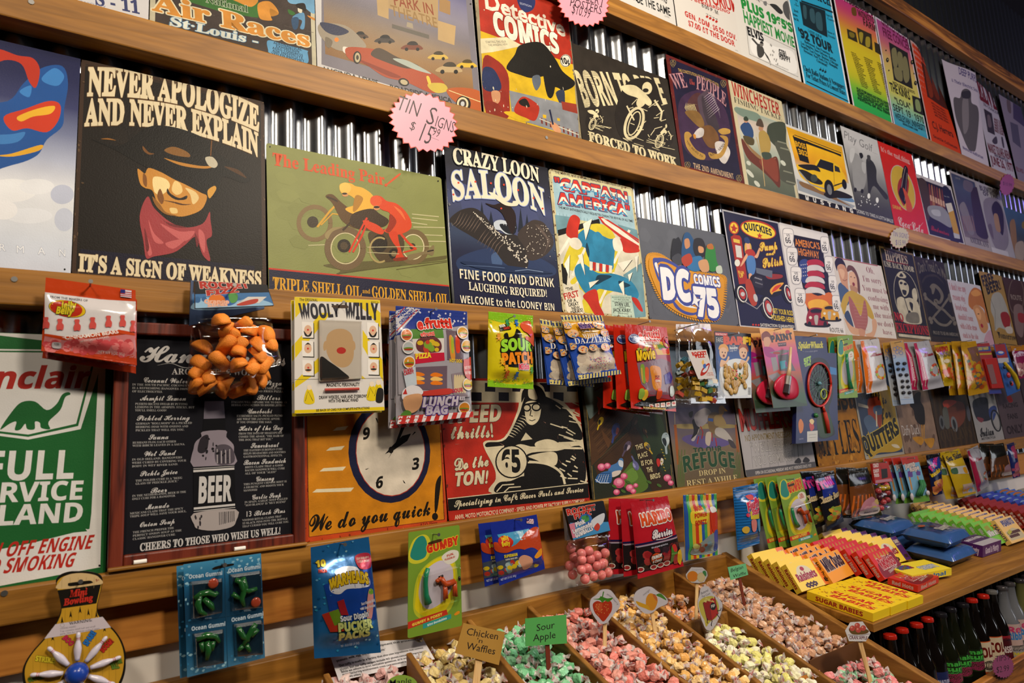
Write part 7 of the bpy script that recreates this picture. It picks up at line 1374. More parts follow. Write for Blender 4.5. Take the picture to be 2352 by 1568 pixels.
b.tube([P(1160,345),P(1200,400),P(1250,470),P(1285,550),P(1290,600)],[.006,.010,.012,.010,.004],10,'b89a14');b.ball(P(1195,465,.014),(.011,.008,.014),'a82c34',12,8);b.ball(P(1225,545,.014),(.009,.007,.012),'a82c34',12,8);b.ball(P(1155,390,.01),(.008,.006,.008),'201a1c',10,8);b.ball(P(1218,535,.018),(.006,.005,.008),'201a1c',10,8);b.build('toy_figure',M['plastic'],o,smooth=True)
def a_pinkm(s):s.z=N7;s.polyuv([(0,.84),(1,.84),(1,1),(0,1)],'a86c20');s.txt('MINTS',1245,340,1340,318,30,'c0a0b4','b',.03);chunks(s,['b88a7c','a06a6c','c8b0a0'],1285,390,1345,480,12,12,24,5);chunks(s,['b8a8b8'],1220,230,1340,300,9,8,12,6)
hang('candy_bag',N7,[1212,185,1390,172,1400,480,1300,500],(1275,195),'small maroon bag at the right edge of the upper row','candy bag','7c1c44',a_pinkm,'small maroon candy bag',T=.01,Y=-.085,seed=16)
# lower row of hanging goods
def bowling():
 z=B9;pts=[(505,660),(510,600),(560,555),(650,530),(760,528),(870,545),(930,580),(938,650),(915,750),(893,850),(900,920),(960,1000),(1060,1090),(1130,1190),(1168,1310),(1165,1440),(1130,1560),(1050,1680),(900,1790),(690,1840),(470,1810),(310,1730),(230,1620),(206,1500),(225,1400),(290,1290),(400,1160),(490,1040),(540,930),(550,850),(530,760)]
 Y=-.088;q,wq=world_quad([206,528,1168,528,1168,1840,206,1840],Y,z);h=at(z[0]+740/z[2],z[1]+640/z[2],Y=Y);s=Sheet(q,wq,org=h,z=z)
 P=crom(pts,True,4);n=len(P);uv=[s.uv(*p) for p in P];s.mb.add([s.S(u,v,-.0012) for u,v in uv]+[s.S(u,v) for u,v in uv],[(k,(k+1)%n,n+(k+1)%n,n+k) for k in range(n)],'17140f');s.polyuv(uv,'17140f')
 def ins(k):return [(690+(x-690)*k,1185+(y-1185)*k) for x,y in pts]
 s.blob('b58a26',*[c for p in ins(.955) for c in p],n=4);s.blob('c2a676',528,700,540,630,600,570,720,548,840,560,905,590,918,660,n=4);s.poly('17140f',520,712,925,655,880,836,555,884)
 for k in range(13):x=300+64*k;s.line('8c6a1c',2.5,x,1330 if x<420 or x>1010 else 1120,x,1640)
 for k in range(5):x=590+62*k;s.line('8c6a1c',2.5,x,890,x-4,1010);s.line('9a8458',2.5,560+75*k,590,556+75*k,690)
 for x,y in ((638,935),(726,893),(804,915),(560,990),(880,935),(474,1150),(958,1065)):s.poly('17140f',x,y-34,x+14,y+34,x,y+20,x-12,y+36)
 s.txt('Mini',634,775,798,752,60,'b02c20','i',.03,shear=.1);s.txt('Bowling',580,855,850,806,58,'b02c20','i',.03,shear=.1);s.poly('bdb2b8',500,1030,940,960,1022,1060,400,1165);s.txt('WARNING:',628,1036,846,1002,26,'2a2a2e','b');s.lines(['CHOKING HAZARD:','Toy contains small ball and small','parts. Not for children under 3 years'],542,1080,912,1026,25,16,'55505a','g',ctr=False)
 s.ring('3a363c',562,1040,18,16,2);s.blob('17140f',615,650,640,640,800,620,838,628,830,645,640,672);s.txt('5+',876,628,912,622,22,'8c2430','b')
 for t,x0,y0,x1,y1,hh,c in (('STRIKE!',318,1368,498,1392,46,'c8b42c'),('BOO',560,1160,640,1235,44,'b02c48'),('SPARE',795,1235,880,1110,46,'2464a8'),('BOOM!',945,1295,1050,1190,46,'b02c20'),('GUTTER',1008,1408,1132,1386,36,'5c7c2c'),('BALL',1030,1446,1106,1432,36,'5c7c2c'),('GUTTER',262,1562,400,1528,34,'5c7c2c')):s.txt(t,x0,y0,x1,y1,hh,c,'b',.05,out='241c10',ow=.04)
 o=s.mb.build('toy_card',M['card'],None,h);tag(o,'pin-shaped yellow and black card of small white bowling pins, lower left corner','toy');nail(z[0]+745/z[2],z[1]+635/z[2],Y-.006,'bowling toy card',-.055)
 c=at(z[0]+712/z[2],z[1]+1462/z[2],Y=Y)-h;prof=[(.0,0),(.0028,.0004),(.0030,.004),(.0042,.011),(.0046,.017),(.0036,.024),(.0022,.029),(.0021,.032),(.0027,.036),(.0022,.0395),(0,.041)]
 for k in range(9):
  a=math.radians(90+40*k);b=MB().lathe([(r*1.15,q) for r,q in prof],12,col='c9c2d0');b.lathe([(.00265,.0300),(.00265,.0306)],12,col='b83a44');b.lathe([(.0028,.0322),(.0029,.0330)],12,col='b83a44')
  e=b.build('bowling_pin',M['plastic'],o,(c.x+.017*math.cos(a),-.006,c.z+.017*math.sin(a)),True);e.rotation_euler=(0,PI/2-a,0)
 MB().ball((c.x,-.011,c.z),.0155,'1c3f9c',20,12).build('bowling_ball',M['plastic'],o,smooth=True)
bowling()
def a_ocean(s):
 s.z=B5
 grad(s,['3a6c8c','1f5478','15405c','123650','143c5a','1c5478','3c80a4'],0,0,1,1)
 r=random.Random(5)
 for k in range(70):
  u=r.random();v=(r.uniform(.86,.99),r.uniform(.01,.1),r.uniform(.01,.99))[k%3];u=r.choice((r.uniform(.01,.06),r.uniform(.95,.99))) if k%3==2 else u;s.polyuv([(min(.995,max(.005,u+.03*math.cos(a)*r.uniform(.3,1))),min(.995,max(.005,v+.012*math.sin(a)))) for a in range(6)],r.choice(['6c9cb4','88b0c0','2c6c94']))
 for x,y,x1,y1 in ((1592,475,1880,440),(1928,425,2200,385),(1615,915,1905,870),(1955,840,2225,785)):s.txt('Ocean Gummi',x,y,x1,y1,34,'a8b8c4','b',.02)
 for a in ((1600,500,1880,470,1880,760,1610,820),(1935,440,2200,405,2215,720,1950,750),(1625,940,1890,900,1895,1180,1640,1230),(1965,860,2215,820,2220,1110,1980,1130)):s.poly('0c2230',*a)
 for x,y in ((1760,812),(2090,745),(1765,1222),(2095,1135)):s.txt('VIDAL',x-30,y+8,x+32,y,14,'8ca0b0','b')
 s.blob('17140f',1795,385,1840,365,1960,345,1972,358,1900,375,1810,396);s.line('1c3c54',4,1575,840,2232,745);s.line('1c3c54',4,1895,310,1925,1230)
def ocean():
 o,s=hang('candy_card',B5,[1548,352,2203,258,2237,1140,1580,1305],(1880,365),'sea-blue blister card with four green jelly sea creatures','candy','15405c',a_ocean,'sea creature blister card',T=0,m='card',Y=-.088,rnd=.001)
 Y=-.092
 def P(x,y,d=.004):return at(B5[0]+x/B5[2],B5[1]+y/B5[2],Y=Y-d)-o.location
 for nm,cs in (('jelly_whale',[((1640,640),(1700,600),(1760,590),(1815,610),(1840,585)),((1690,610),(1670,690),(1690,750),(1740,780)),((1720,640),(1780,700),(1800,740))]),('jelly_seahorse',[((1985,480),(2030,500),(2050,560),(2100,580),(2170,555)),((2050,460),(2070,540),(2040,640),(2060,710)),((1960,600),(2020,640))]),('jelly_squid',[((1660,990),(1740,950),(1820,960),(1850,1010)),((1750,1000),(1760,1080),(1745,1160)),((1700,1010),(1710,1090)),((1800,1000),(1790,1080))]),('jelly_turtle',[((2160,850),(2130,900),(2090,970),(2050,1040)),((2010,880),(2050,960),(2100,1000)),((2050,1040),(2010,1080)),((2080,1030),(2110,1090)),((2120,960),(2180,900))])):
  b=MB()
  for c in cs:n=len(c);b.tube([P(*q) for q in c],[.0058*(1-.35*abs(2*i/(n-1)-.8)) for i in range(n)],10,'24602c')
  b.build(nm,M['jelly'],o,smooth=True)
 b=MB()
 for x,y in ((1800,512),(2160,672)):b.ball(P(x,y),(.0085,.003,.0085),'a8442c',14,7)
 b.build('red_jelly_disc',M['jelly'],o,smooth=True)
 for q in ([1600,500,1880,470,1880,760,1610,820],[1935,440,2200,405,2215,720,1950,750],[1625,940,1890,900,1895,1180,1640,1230],[1965,860,2215,820,2220,1110,1980,1130]):blister(B5,q,Y+.003,.014,o,'blister_bubble')
 c=copy_tree(o);c.location=o.location+Vector((-.008,.018,-.004));c['label']='second sea creature blister card, mostly hidden behind the front one'
M['jelly']=mat('jelly_sweet',ink=True,rough=.15,spec=.6,trans=.25)
ocean()
def a_war(s):
 s.z=B6
 r=random.Random(7)
 for k in range(60):s.k=16+k%5;u,v=r.random(),r.random();s.polyuv([(min(.99,max(.01,u+.02*math.cos(a))),min(.99,max(.01,v+.01*math.sin(a)))) for a in range(6)],r.choice(['2c8cb8','8cc4d8','0f4a80','5c9cc8']))
 s.poly('123a8c',340,620,740,470,790,900,420,1000)
 s.blob('c4c6cc',380,640,390,580,440,560,430,520,500,480,600,480,640,520,710,560,720,620,640,640,520,650,460,690,400,680);
 s.txt('WARHEADS',385,662,712,610,78,'c8a81c','b',.05,36,out='4a2a10',ow=.05);s.txt('10',295,490,370,478,44,'c8b42c','b',.05,out='3a1c10',ow=.05);s.txt('PACKS',310,532,372,522,24,'b8301c','b',.04);s.blob('a8283c',610,400,735,380,740,480,630,490);s.txt('SOUR GREEN APPLE',615,430,730,415,16,'c8b0a0','b');s.txt('& SOUR CHERRY',620,450,730,440,16,'c8b0a0','b')
 s.poly('9c2c1c',330,860,420,820,520,990,390,1005);s.poly('8c1c24',440,750,490,730,530,860,470,860);s.poly('5c7c1c',380,840,450,810,490,920,420,950);s.blob('c88a84',700,670,745,660,755,720,740,880,690,900);s.blob('5c9c2c',705,665,725,645,752,660,750,690,710,690)
 s.txt('Sour Dipping Stick',636,780,772,752,22,'c8c8d0','b',.02);s.txt('with Sour Powder',626,820,776,795,22,'c8c8d0','b',.02);s.txt("Sour Dippin'",465,915,715,870,44,'c4c8cc','b',.03,out='12305c',ow=.04);s.txt('PUCKER',445,1000,738,965,68,'b0b86c','b',.05,out='1c3c1c',ow=.04);s.txt('PACKS',455,1082,715,1035,64,'b0b86c','b',.05,out='1c3c1c',ow=.04);s.txt('10 - 0.3 OZ (3 OZ)',485,1150,640,1120,20,'9cb0c4','b')
hang('candy_bag',B6,[262,345,738,258,838,1205,292,1255],(515,330),'shiny metallic blue foil bag of sour dipping sticks','candy bag','1c5c94',a_war,'metallic blue sour candy bag',T=.017,m='mfoil',Y=-.09,seed=21,wr=.003)
gumcard(B6,[1062,222,1480,160,1502,985,1056,1090],(1275,250),'lime green card with a green bendy figure and an orange toy horse, nearest pair','near bendy pair card',3.6,[],Y=-.086,pegs=[(38,74),(34,88),(33,105),(34,125),(38,142)])
def a_jb(s):
 s.z=B6
 s.polyuv([(0,.13),(1,.16),(1,.4),(.55,.36),(.2,.4),(0,.38)],'3a4250');chunks(s,['5c7c84','8c9c9c','b09a1c','9c2c24','2c4a6c','6c8c8c','a8b0ac'],1800,480,2120,560,26,16,24,4,-.2);s.poly('3c84a8',1790,240,2050,190,2060,330,1840,350);s.poly('8cb0c0',1960,210,2000,205,2010,290,1965,300)
 s.blob('a83c1c',1765,300,1900,330,2020,220,2120,180,2150,330,2160,450,2100,400,1960,350,1850,385,1770,370);s.blob('1c2c7c',1960,380,2060,340,2140,400,2150,480,2040,460,1970,440);s.blob('c8841c',2080,410,2140,350,2145,400,2100,430);s.blob('b8866c',1950,440,1990,400,2060,430,2055,500,2000,520)
 logo_bean(s,1848,295,1.4,-8);s.ell('a8231a',1848,295,58,48);s.txt('Jelly',1820,292,1878,270,32,'c8b022','b',.03);s.txt('Belly',1815,335,1880,318,32,'c8b022','b',.03);s.txt('SUPERMAN',1834,428,1940,405,24,'c8b42c','b',.03);s.txt('SUPER HERO MIX',1845,450,1938,428,14,'c8c4c0','b');s.txt('NET WT 2.8 OZ (80g)',1815,618,1950,578,18,'9ca4c8','b');flag(s,2032,105,55,40)
hang('candy_bag',B6,[1730,148,2112,75,2180,520,1808,658],(1945,130),'dark blue and red bag of jelly beans under the red motorcycle sign','candy bag','1a2a84',a_jb,'jelly bean bag',T=.011,Y=-.09,seed=22,top=.18,copies=[(-.018,.02,-.004,3,0)])
def a_gbh(s):
 s.z=N8
 s.poly('3a7cac',105,250,420,240,430,310,130,388);s.txt('ROCKET',80,190,318,142,46,'a8281c','b',.04,out='c8b8b4',ow=.03);s.txt('FIZZ',140,222,280,180,42,'a8281c','b',.04,out='c8b8b4',ow=.03);s.ell('2c5a9c',235,225,52,50);s.blob('3c8044',200,200,250,190,260,230,220,240);s.poly('b86c80',92,262,142,248,160,365,122,375);s.blob('b4b8c0',280,230,380,170,370,250,300,290);s.blob('a8382c',300,290,330,250,350,280,330,315)
 for t,a in (('Pink',(156,285,232,250,34)),('Lemonade',(130,338,290,270,32)),('GUMBALLS',(152,372,295,305,32))):s.txt(t,*a[:4],a[4],'c8c4c8','b',.04,out='3a4460',ow=.05)
GB='pink gumballs in the clear bags'
def gball(c=None):return MB().ball((0,0,0),.0115,'e8807e',16,10)
clear_bag('candy_bag',N8,[62,130,330,110,330,690,50,730],-.068,.018,'clear bag of pink gumballs hanging behind the front one','candy bag','second gumballs bag',head=[58,130,300,100,310,330,80,392],hole=(240,128),headart=lambda s:None,headbase='9a949a',seed=31)
_,s_,_=clear_bag('candy_bag',N8,[75,350,425,320,462,690,160,790],-.108,.019,'clear bag of pink lemonade gumballs under a printed card','candy bag','front gumballs bag',head=[60,124,375,70,432,315,128,390],hole=(255,130),headart=a_gbh,seed=32)
fill(s_,N8,[(198,548),(268,540),(322,515),(388,495),(255,478),(195,500),(195,628),(245,618),(318,595),(350,585),(375,575),(225,705),(292,682),(358,672),(412,652)],-.111,gball,'gumball','candy','pink gumball in the front clear bag','candy',GB,3)
fill(s_,N8,[(112,455),(135,525),(100,597),(125,668),(165,580)],-.070,gball,'gumball','candy','pink gumball in the clear bag behind','candy',GB,4)
def a_har(s):
 s.z=N8
 s.polyuv([(0,.07),(1,.07),(1,.42),(0,.42)],'1c1618');s.polyuv([(0,.405),(1,.405),(1,.425),(0,.425)],'8a8090');s.polyuv([(0,.43),(1,.43),(1,.455),(0,.455)],'17163c');chunks(s,['7c1c20','2c1c24','1a1416','8c2c2c','3a1a20','241c2c'],690,460,1000,600,30,22,42,6,-.25)
 s.txt('HARIBO',662,245,918,190,78,'b8421c','b',.05,0,out='ccc4c0',ow=.08);s.txt('Berries',742,345,912,300,72,'c8c0c4','k',.04,out='241c34',ow=.06);s.line('c8c0c4',6,770,350,840,340,905,315,smooth=True);s.txt('Kids and grown-ups love it so...',735,424,870,388,14,'b0b0c0','b');s.ell('17140f',780,510,55,56);s.ell('a8401c',778,508,44,48);s.txt('CRUNCHY',740,520,818,490,26,'d0ccc8','b',.04,out='17140f',ow=.06);s.txt('& Chewy',752,556,820,530,26,'d0ccc8','b',.04,out='17140f',ow=.06)
 s.blob('3c6a24',895,410,930,390,950,470,920,560,900,530);s.blob('a82c28',900,400,930,390,950,440,925,455);s.blob('8c2024',925,490,970,480,980,550,940,570);s.blob('b8941c',955,460,985,440,1000,520,990,580,965,540)
 for x,y in ((665,612),(770,592),(825,575),(875,560)):s.ell('c0bcb4',x,y,30,26);s.ell('8c2428',x,y,22,18)
hang('candy_bag',N8,[596,88,896,28,1028,600,655,705],(735,75),'red bag of berry gummies under the songbird sign','candy bag','a01824',a_har,'red berry gummies bag',T=.010,Y=-.115,seed=23,copies=[(-.014,.021,.002,4,0),(-.034,.042,.004,8,0)])
def a_spow(s):
 s.z=N8
 C_=['24488c','3c8a44','b0902c','a8341c','b8a024']
 for k in range(12):s.polyuv([(k/12,0),((k+1)/12,0),((k+1)/12,1),(k/12,1)],C_[k%5])
 s.blob('c0a82c',1065,170,1120,150,1160,120,1170,170,1200,190,1185,250,1130,240,1075,265);s.txt('SOUR',1095,160,1160,145,36,'a8301c','b',.03);s.txt('POWER',1092,218,1188,195,36,'a8301c','b',.03);s.txt('SORTZ',1098,275,1185,258,36,'a8301c','b',.03);s.blob('6c7878',1150,400,1230,340,1290,340,1290,480,1100,510,1080,470);chunks(s,['8c9c9c','a8a85c','7c3c2c','5c7c8c'],1090,430,1270,480,16,14,26,4,-.1);s.blob('a8301c',1215,170,1250,150,1290,190,1295,320,1240,330,1220,240);s.blob('c8c4c4',1220,130,1260,120,1280,155,1230,170);s.blob('24468c',1250,330,1300,320,1300,450,1265,470)
hang('candy_bag',N8,[1020,22,1293,10,1302,510,1040,556],(1155,25),'bag striped in blue, green, yellow and red between red and blue bags','candy bag','b0902c',a_spow,'rainbow striped candy bag',T=.012,Y=-.088,seed=24)
def a_fluff(s):
 s.z=B7
 for k in range(22):s.polyuv([(0,.03+.045*k),(1,.045*k),(1,.045*k+.012),(0,.045+.045*k)],'154a80')
 s.poly('b8a82c',1455,365,1530,350,1535,415,1460,420);s.blob('b84a50',1448,250,1490,240,1495,270,1460,280);s.txt('Fluffy',1440,365,1538,318,60,'b8304c','b',.05,out='c8bcc4',ow=.05);s.txt('Stuff',1470,388,1530,375,36,'b8304c','b',.05,out='c8bcc4',ow=.05);s.blob('b8706c',1460,430,1500,425,1500,490,1475,500);s.blob('3c7ca8',1510,430,1540,420,1545,490,1520,500);s.ell('b8983c',1432,492,20,24);s.ell('b03048',1440,390,12,14)
hang('candy_bag',B7,[1368,185,1545,152,1558,580,1402,628],(1490,200),'bright blue bag with two candy-floss balloons on it','candy bag','1a5c9c',a_fluff,'blue candy-floss bag',T=.016,Y=-.09,seed=25,wr=.002)
gumcard(B7,[1675,110,1845,82,1985,572,1785,602],(1762,132),'lime green card with bendy figure and orange toy horse, front of three','far bendy pair card',3.1,[(-.03,.02,-.002),(-.062,.036,-.002)],Y=-.104)
def a_trol(word,w2,cols,c2):
 def f(s):
  x0,y0,x1,y1,h=f.a;s.txt(word,x0,y0,x1,y1,h,'b03078','b',.05,shear=.1,out='2c1438',ow=.04);x0,y0,x1,y1,h=f.b;s.txt(w2,x0,y0,x1,y1,h,c2,'i',.04,out='17140f',ow=.04);x0,y0,x1,y1=f.c;chunks(s,cols,x0,y0,x1,y1,22,f.r,f.r*2,5,-.15);s.polyuv([(0,.9),(1,.92),(1,1),(0,1)],'0f0f14')
 return f
f=a_trol('Trolli','Classic Bears',['a84a2c','6c8a34','b8902c','a8862c','8c2c24'],'b8a884');f.a=(500,315,606,262,56);f.b=(522,405,645,340,40);f.c=(575,425,640,490);f.r=12
def a_t1(s):s.z=B8;s.polyuv([(.1,.55),(.95,.6),(.95,.93),(.2,.93)],'1c2c7c');f(s)
hang('candy_bag',B8,[478,190,612,172,682,505,572,570],(560,190),'black and blue bag of gummy bears beside the lime green cards','candy bag','15151c',a_t1,'black gummy bears bag',T=.012,Y=-.1,seed=26,copies=[(-.035,.022,.004,3,0)])
def a_rhu(s):
 s.z=B8
 s.polyuv([(0,.66),(1,.7),(1,1),(0,1)],'15140f');s.polyuv([(0,0),(1,0),(1,.08),(0,.05)],'15140f')
 for k in range(6):s.line('a8541c',9,735+20*k,300-3*k,728+24*k,470-6*k)
 s.blob('a8707c',780,350,810,315,850,310,900,380,890,420,775,425);chunks(s,['b8848c','b8a05c','a86c7c'],790,340,880,400,12,14,24,3);s.blob('b8a69c',775,415,890,385,905,430,860,450,790,455);s.txt('Rhubarb & Custard',805,440,895,420,14,'2a2420','b',.02)
hang('candy_bag',B8,[710,165,835,150,935,470,735,500],(785,185),'black-topped bag of pink and cream sweets with pale oval label','candy bag','5c3418',a_rhu,'pink and cream sweets bag',T=.012,Y=-.1,seed=27,copies=[(-.035,.023,.004,4,0)])
def a_cad(s):s.z=B8;s.txt('CRAZY',876,150,912,145,20,'c8bcb8','b',.03);s.txt('CANDY',876,185,914,178,20,'c8bcb8','b',.03);s.txt('TREES',880,212,914,208,20,'c8bcb8','b',.03);s.poly('201818',925,160,965,155,970,215,930,225);s.poly('a8707c',890,235,990,222,1000,240,890,255)
_,s_,_=clear_bag('candy_bag',B8,[872,240,1000,230,985,425,900,445],-.092,.018,'clear pouch of mixed gumballs under a red printed card','candy bag','mixed gumballs pouch',head=[868,128,972,112,1006,242,888,260],hole=(922,125),headart=a_cad,headbase='9c2420',seed=33)
fill(s_,B8,[(908,308),(935,290),(965,285),(940,330),(915,350),(968,318),(968,366),(940,380),(925,418),(960,270)],-.096,lambda c:MB().ball((0,0,0),.011,c[0],14,9),'gumball','candy','COLOUR gumball in the small pouch','candy','mixed gumballs in the pouch',6,[('a83c40','red'),('b0941c','yellow'),('4a1c2c','maroon')])
def a_jump(s):
 s.z=B8
 s.polyuv([(0,.84),(1,.86),(1,1),(0,1)],'a82a1c');s.polyuv([(0,0),(1,0),(1,.14),(0,.12)],'5c8c2c');s.poly('5c3c84',1100,180,1130,170,1135,215,1105,222);s.poly('5c3c84',1150,170,1185,180,1185,205,1160,205);s.txt('Jump',1088,160,1152,140,26,'c8b8b0','b',.04,out='4a1c2c',ow=.05);s.txt('Rope',1118,182,1180,165,24,'c8b8b0','b',.04,out='4a1c2c',ow=.05);s.line('b87c34',9,1112,215,1130,300);s.line('b87c34',8,1165,210,1172,235)
o,s_=hang('toy_card',B8,[1055,88,1165,74,1248,372,1140,386],(1110,98),'red and pale blue card with a coiled green rope','toy','6c9cb8',a_jump,'skipping rope card',T=0,m='card',Y=-.1,rnd=.002)
P=lambda x,y,d=.006:at(1700+x/2.862,1020+y/2.862,Y=o.location.y-d)-o.location
b=MB()
for k in range(5):b.tube([P(1180+6*k,235,.006),P(1190+7*k,270,.012),P(1172+7*k,310,.012),P(1160+8*k,340,.006)],.0042,8,('1c5c30','2c7a40')[k%2])
b.build('green_rope',M['sugar'],o,smooth=True);b=MB().ball(P(1130,345),(.010,.005,.014),'b0a8ac',12,8).ball(P(1235,320),(.012,.005,.010),'b0a8ac',12,8);b.build('rope_handle',M['plastic'],o,smooth=True)
for i,(dx,dy) in enumerate(((-.03,.018),(-.06,.034))):c=copy_tree(o);c.location=o.location+Vector((dx,dy,0));c['label']=('second','third')[i]+' skipping rope card, behind the front one'
f3=a_trol('Trolli','Peachie O',['a85a3c','b8803c','8c3c34'],'c8a81c');f3.a=(1248,210,1300,90,34);f3.b=(1245,250,1310,185,26);f3.c=(1275,260,1315,320);f3.r=10
def a_t2(s):s.z=B8;s.polyuv([(.1,.5),(.95,.5),(.9,.95),(.2,.95)],'17307c');f3(s)
hang('candy_bag',B8,[1222,72,1312,56,1330,325,1268,342],(1268,70),'narrow dark blue bag with pink and yellow lettering beside the green rope','candy bag','141a3c',a_t2,'narrow dark blue candy bag',T=.013,Y=-.09,seed=28)
def a_ban(s):s.z=B8;s.txt('Sea Sides',1358,112,1455,78,26,'2a2a34','i',.03);s.poly('b0aca4',1370,145,1490,130,1510,185,1385,190);s.blob('3c5c44',1375,160,1400,150,1410,185,1385,188);s.blob('c0881c',1440,150,1465,145,1480,180,1455,182);s.poly('a89484',1440,260,1520,245,1545,310,1460,325);chunks(s,['b88a2c','6c94a8','b89a9c'],1455,265,1530,305,10,10,16,3)
hang('candy_bag',B8,[1335,70,1438,25,1552,320,1435,352],(1395,55),'yellow bag of pastel chocolate shells, front of two','candy bag','b0921c',a_ban,'yellow pastel sweets bag',T=.011,Y=-.1,seed=29,copies=[(-.045,.02,-.002,5,0)])
f4=a_alb('8c1c3c');f4.t=((1528,105,1575,82),(1585,275,1545,160));f4.h=20;f4.c=(1598,195,22);f4.cols=['a85a3c','8c3c2c','6c7c5c','a8a49c']
hang('candy_bag',B8,[1492,40,1562,5,1640,268,1562,320],(1545,30),'white and crimson bag of gummy rings, on the lower row','candy bag','8c8a90',lambda s:(setattr(s,'z',B8),f4(s)),'lower crimson gummy rings bag',T=.014,Y=-.09,seed=30)
def a_far2(s):
 s.z=B8;s.polyuv([(0,.6),(1,.65),(1,1),(0,1)],'15140f')
 for k in range(4):s.line('8c4a1c',7,1640+22*k,110,1650+26*k,210)
 s.blob('8c6c74',1715,130,1760,110,1790,180,1730,195);s.poly('9c948c',1710,175,1780,165,1785,195,1720,205)
hang('candy_bag',B8,[1640,5,1730,-10,1790,205,1650,232],(1690,10),'dim black-topped sweets bag near the right edge of the lower row','candy bag','4a2c18',a_far2,'far black-topped sweets bag',T=.011,Y=-.1,seed=36,copies=[(-.05,.02,.004,4,0)])
def a_fish(s):s.z=B8;s.blob('8c3450',1775,30,1800,10,1805,80,1785,90);s.blob('9c4a60',1790,130,1825,120,1835,190,1805,205);chunks(s,['8c3c50','a05c6c'],1785,150,1830,205,8,8,14,2)
hang('candy_bag',B8,[1752,0,1800,-14,1842,210,1795,225],(1778,5),'narrow blue bag with pink shapes, last on the lower row','candy bag','1c2458',a_fish,'last blue candy bag',T=.012,Y=-.09,seed=37)
# the sloping taffy bins
SL=.4
def top(Y):return 1.112+SL*(Y+.03)
DIV=[.245,.41,.574,.741,.901,1.063,1.221,1.390]
def bins():
 root=empty('taffy_display_bin',(.93,-.05,top(-.35)-.1),'long sloping wooden display bin divided into taffy compartments','display bin');o=root.location
 def slab(nm,x0,x1,ya,yb,d0,d1,m):
  V_=[Vector((x,y,top(y)-d))-o for x in (x0,x1) for y in (ya,yb) for d in (d0,d1)]
  b=MB().add(V_,[(0,1,3,2),(4,6,7,5),(0,4,5,1),(2,3,7,6),(0,2,6,4),(1,5,7,3)]).build(nm,M[m],root);bevel(b,.0025,2)
 slab('bottom_board',.08,1.632,-.72,-.021,.092,.105,'woodY');slab('side_panel',1.610,1.633,-.72,-.018,-.004,.10,'woodY')
 for x in DIV:slab('divider',x-.006,x+.006,-.72,-.085 if x<.6 else-.035,.006,.094,'woodY')
 b=MB().box(Vector((.08,-.035,.96))-o,Vector((1.632,-.006,1.114))-o).build('back_board',M['wood'],root);bevel(b,.003)
 b=MB().box(Vector((1.227,-.205,top(-.2)-.09))-o,Vector((1.384,-.195,top(-.2)-.012))-o).build('cross_divider',M['woodY'],root);bevel(b,.002)
 for x0,x1,y in ((1.398,1.608,-.405),(1.228,1.383,-.535)):
  b=MB().box(Vector((x0,y-.0015,top(y)-.09))-o,Vector((x1,y+.0015,top(y)-.003))-o,'5a3a22').build('cardboard_divider',M['paper'],root);b['label']='brown cardboard divider'
bins()
M['wax']=film('waxed_wrapper',.5,.8,.4,.6,90)
def wax():
 m=M['wax'];N=m.node_tree.nodes;L=m.node_tree.links.new;a=N.new('ShaderNodeAttribute');a.attribute_name='ink';d=N.new('ShaderNodeBsdfPrincipled');L(a.outputs['Color'],d.inputs['Base Color']);d.inputs['Roughness'].default_value=.35;t=N.new('ShaderNodeBsdfTranslucent');L(a.outputs['Color'],t.inputs[0]);x=N.new('ShaderNodeMixShader');x.inputs[0].default_value=.45;L(d.outputs[0],x.inputs[1]);L(t.outputs[0],x.inputs[2]);L(x.outputs[0],N['Material Output'].inputs['Surface'])
wax()
def taffy_body(c,seed,c2=None):
 r=random.Random(seed);b=MB();V_,F_=[],[];n,m=12,7;sd=Vector((seed*3.7,0,0));cc=[]
 for i in range(m+1):
  x=-.0125+.025*i/m;e=1-abs(2*i/m-1)**5;rad=.0092*(.30+.70*e**.6)
  for k in range(n):
   a=2*PI*k/n;q=rad*(1+.10*math.cos(4*a))*(1+.34*noise.noise(Vector((x*130,math.cos(a)*1.8,math.sin(a)*1.8))+sd));V_.append((x,q*math.cos(a),q*math.sin(a)))
   w_=noise.noise(Vector((x*60,math.cos(a),math.sin(a)))+sd*2);f=.80 if w_>.28 else 1.0;cl=lin(c2 if c2 and w_>.02 else c);cc.append(cl)
 for i in range(m):
  for k in range(n):k2=(k+1)%n;F_.append((i*n+k,(i+1)*n+k,(i+1)*n+k2,i*n+k2))
 F_+=[tuple(range(n)),tuple(m*n+k for k in range(n-1,-1,-1))];b.add(V_,F_);b.c=cc;return b
def taffy_wrap(seed):
 r=random.Random(seed);b=MB();cc=[];V_,F_=[],[]
 for sg in (-1,1):
  n=12;N0=len(V_);tw=r.uniform(0,3)
  for j,(x,rad) in enumerate(((.0105,.0062),(.0138,.0030),(.0180,.0068),(.0225,.0098))):
   for k in range(n):
    a=2*PI*k/n+tw;f=(.30 if j>1 else 1.);rr=rad*(1+(.30 if j>1 else .1)*math.sin(3*a+j)+r.uniform(-.12,.12));V_.append((sg*(x+r.uniform(-.001,.001)*(j>1)),rr*math.cos(a),rr*f*math.sin(a)+.0014*(j>1)*math.sin(2*a)))
    cc.append(lin('cc4a4a' if j>0 and r.random()<.2 else 'f2ecea'))
  for j in range(3):
   for k in range(n):k2=(k+1)%n;F_.append((N0+j*n+k,N0+(j+1)*n+k,N0+(j+1)*n+k2,N0+j*n+k2))
 b.add(V_,F_);b.c=cc;return b
WR=[]
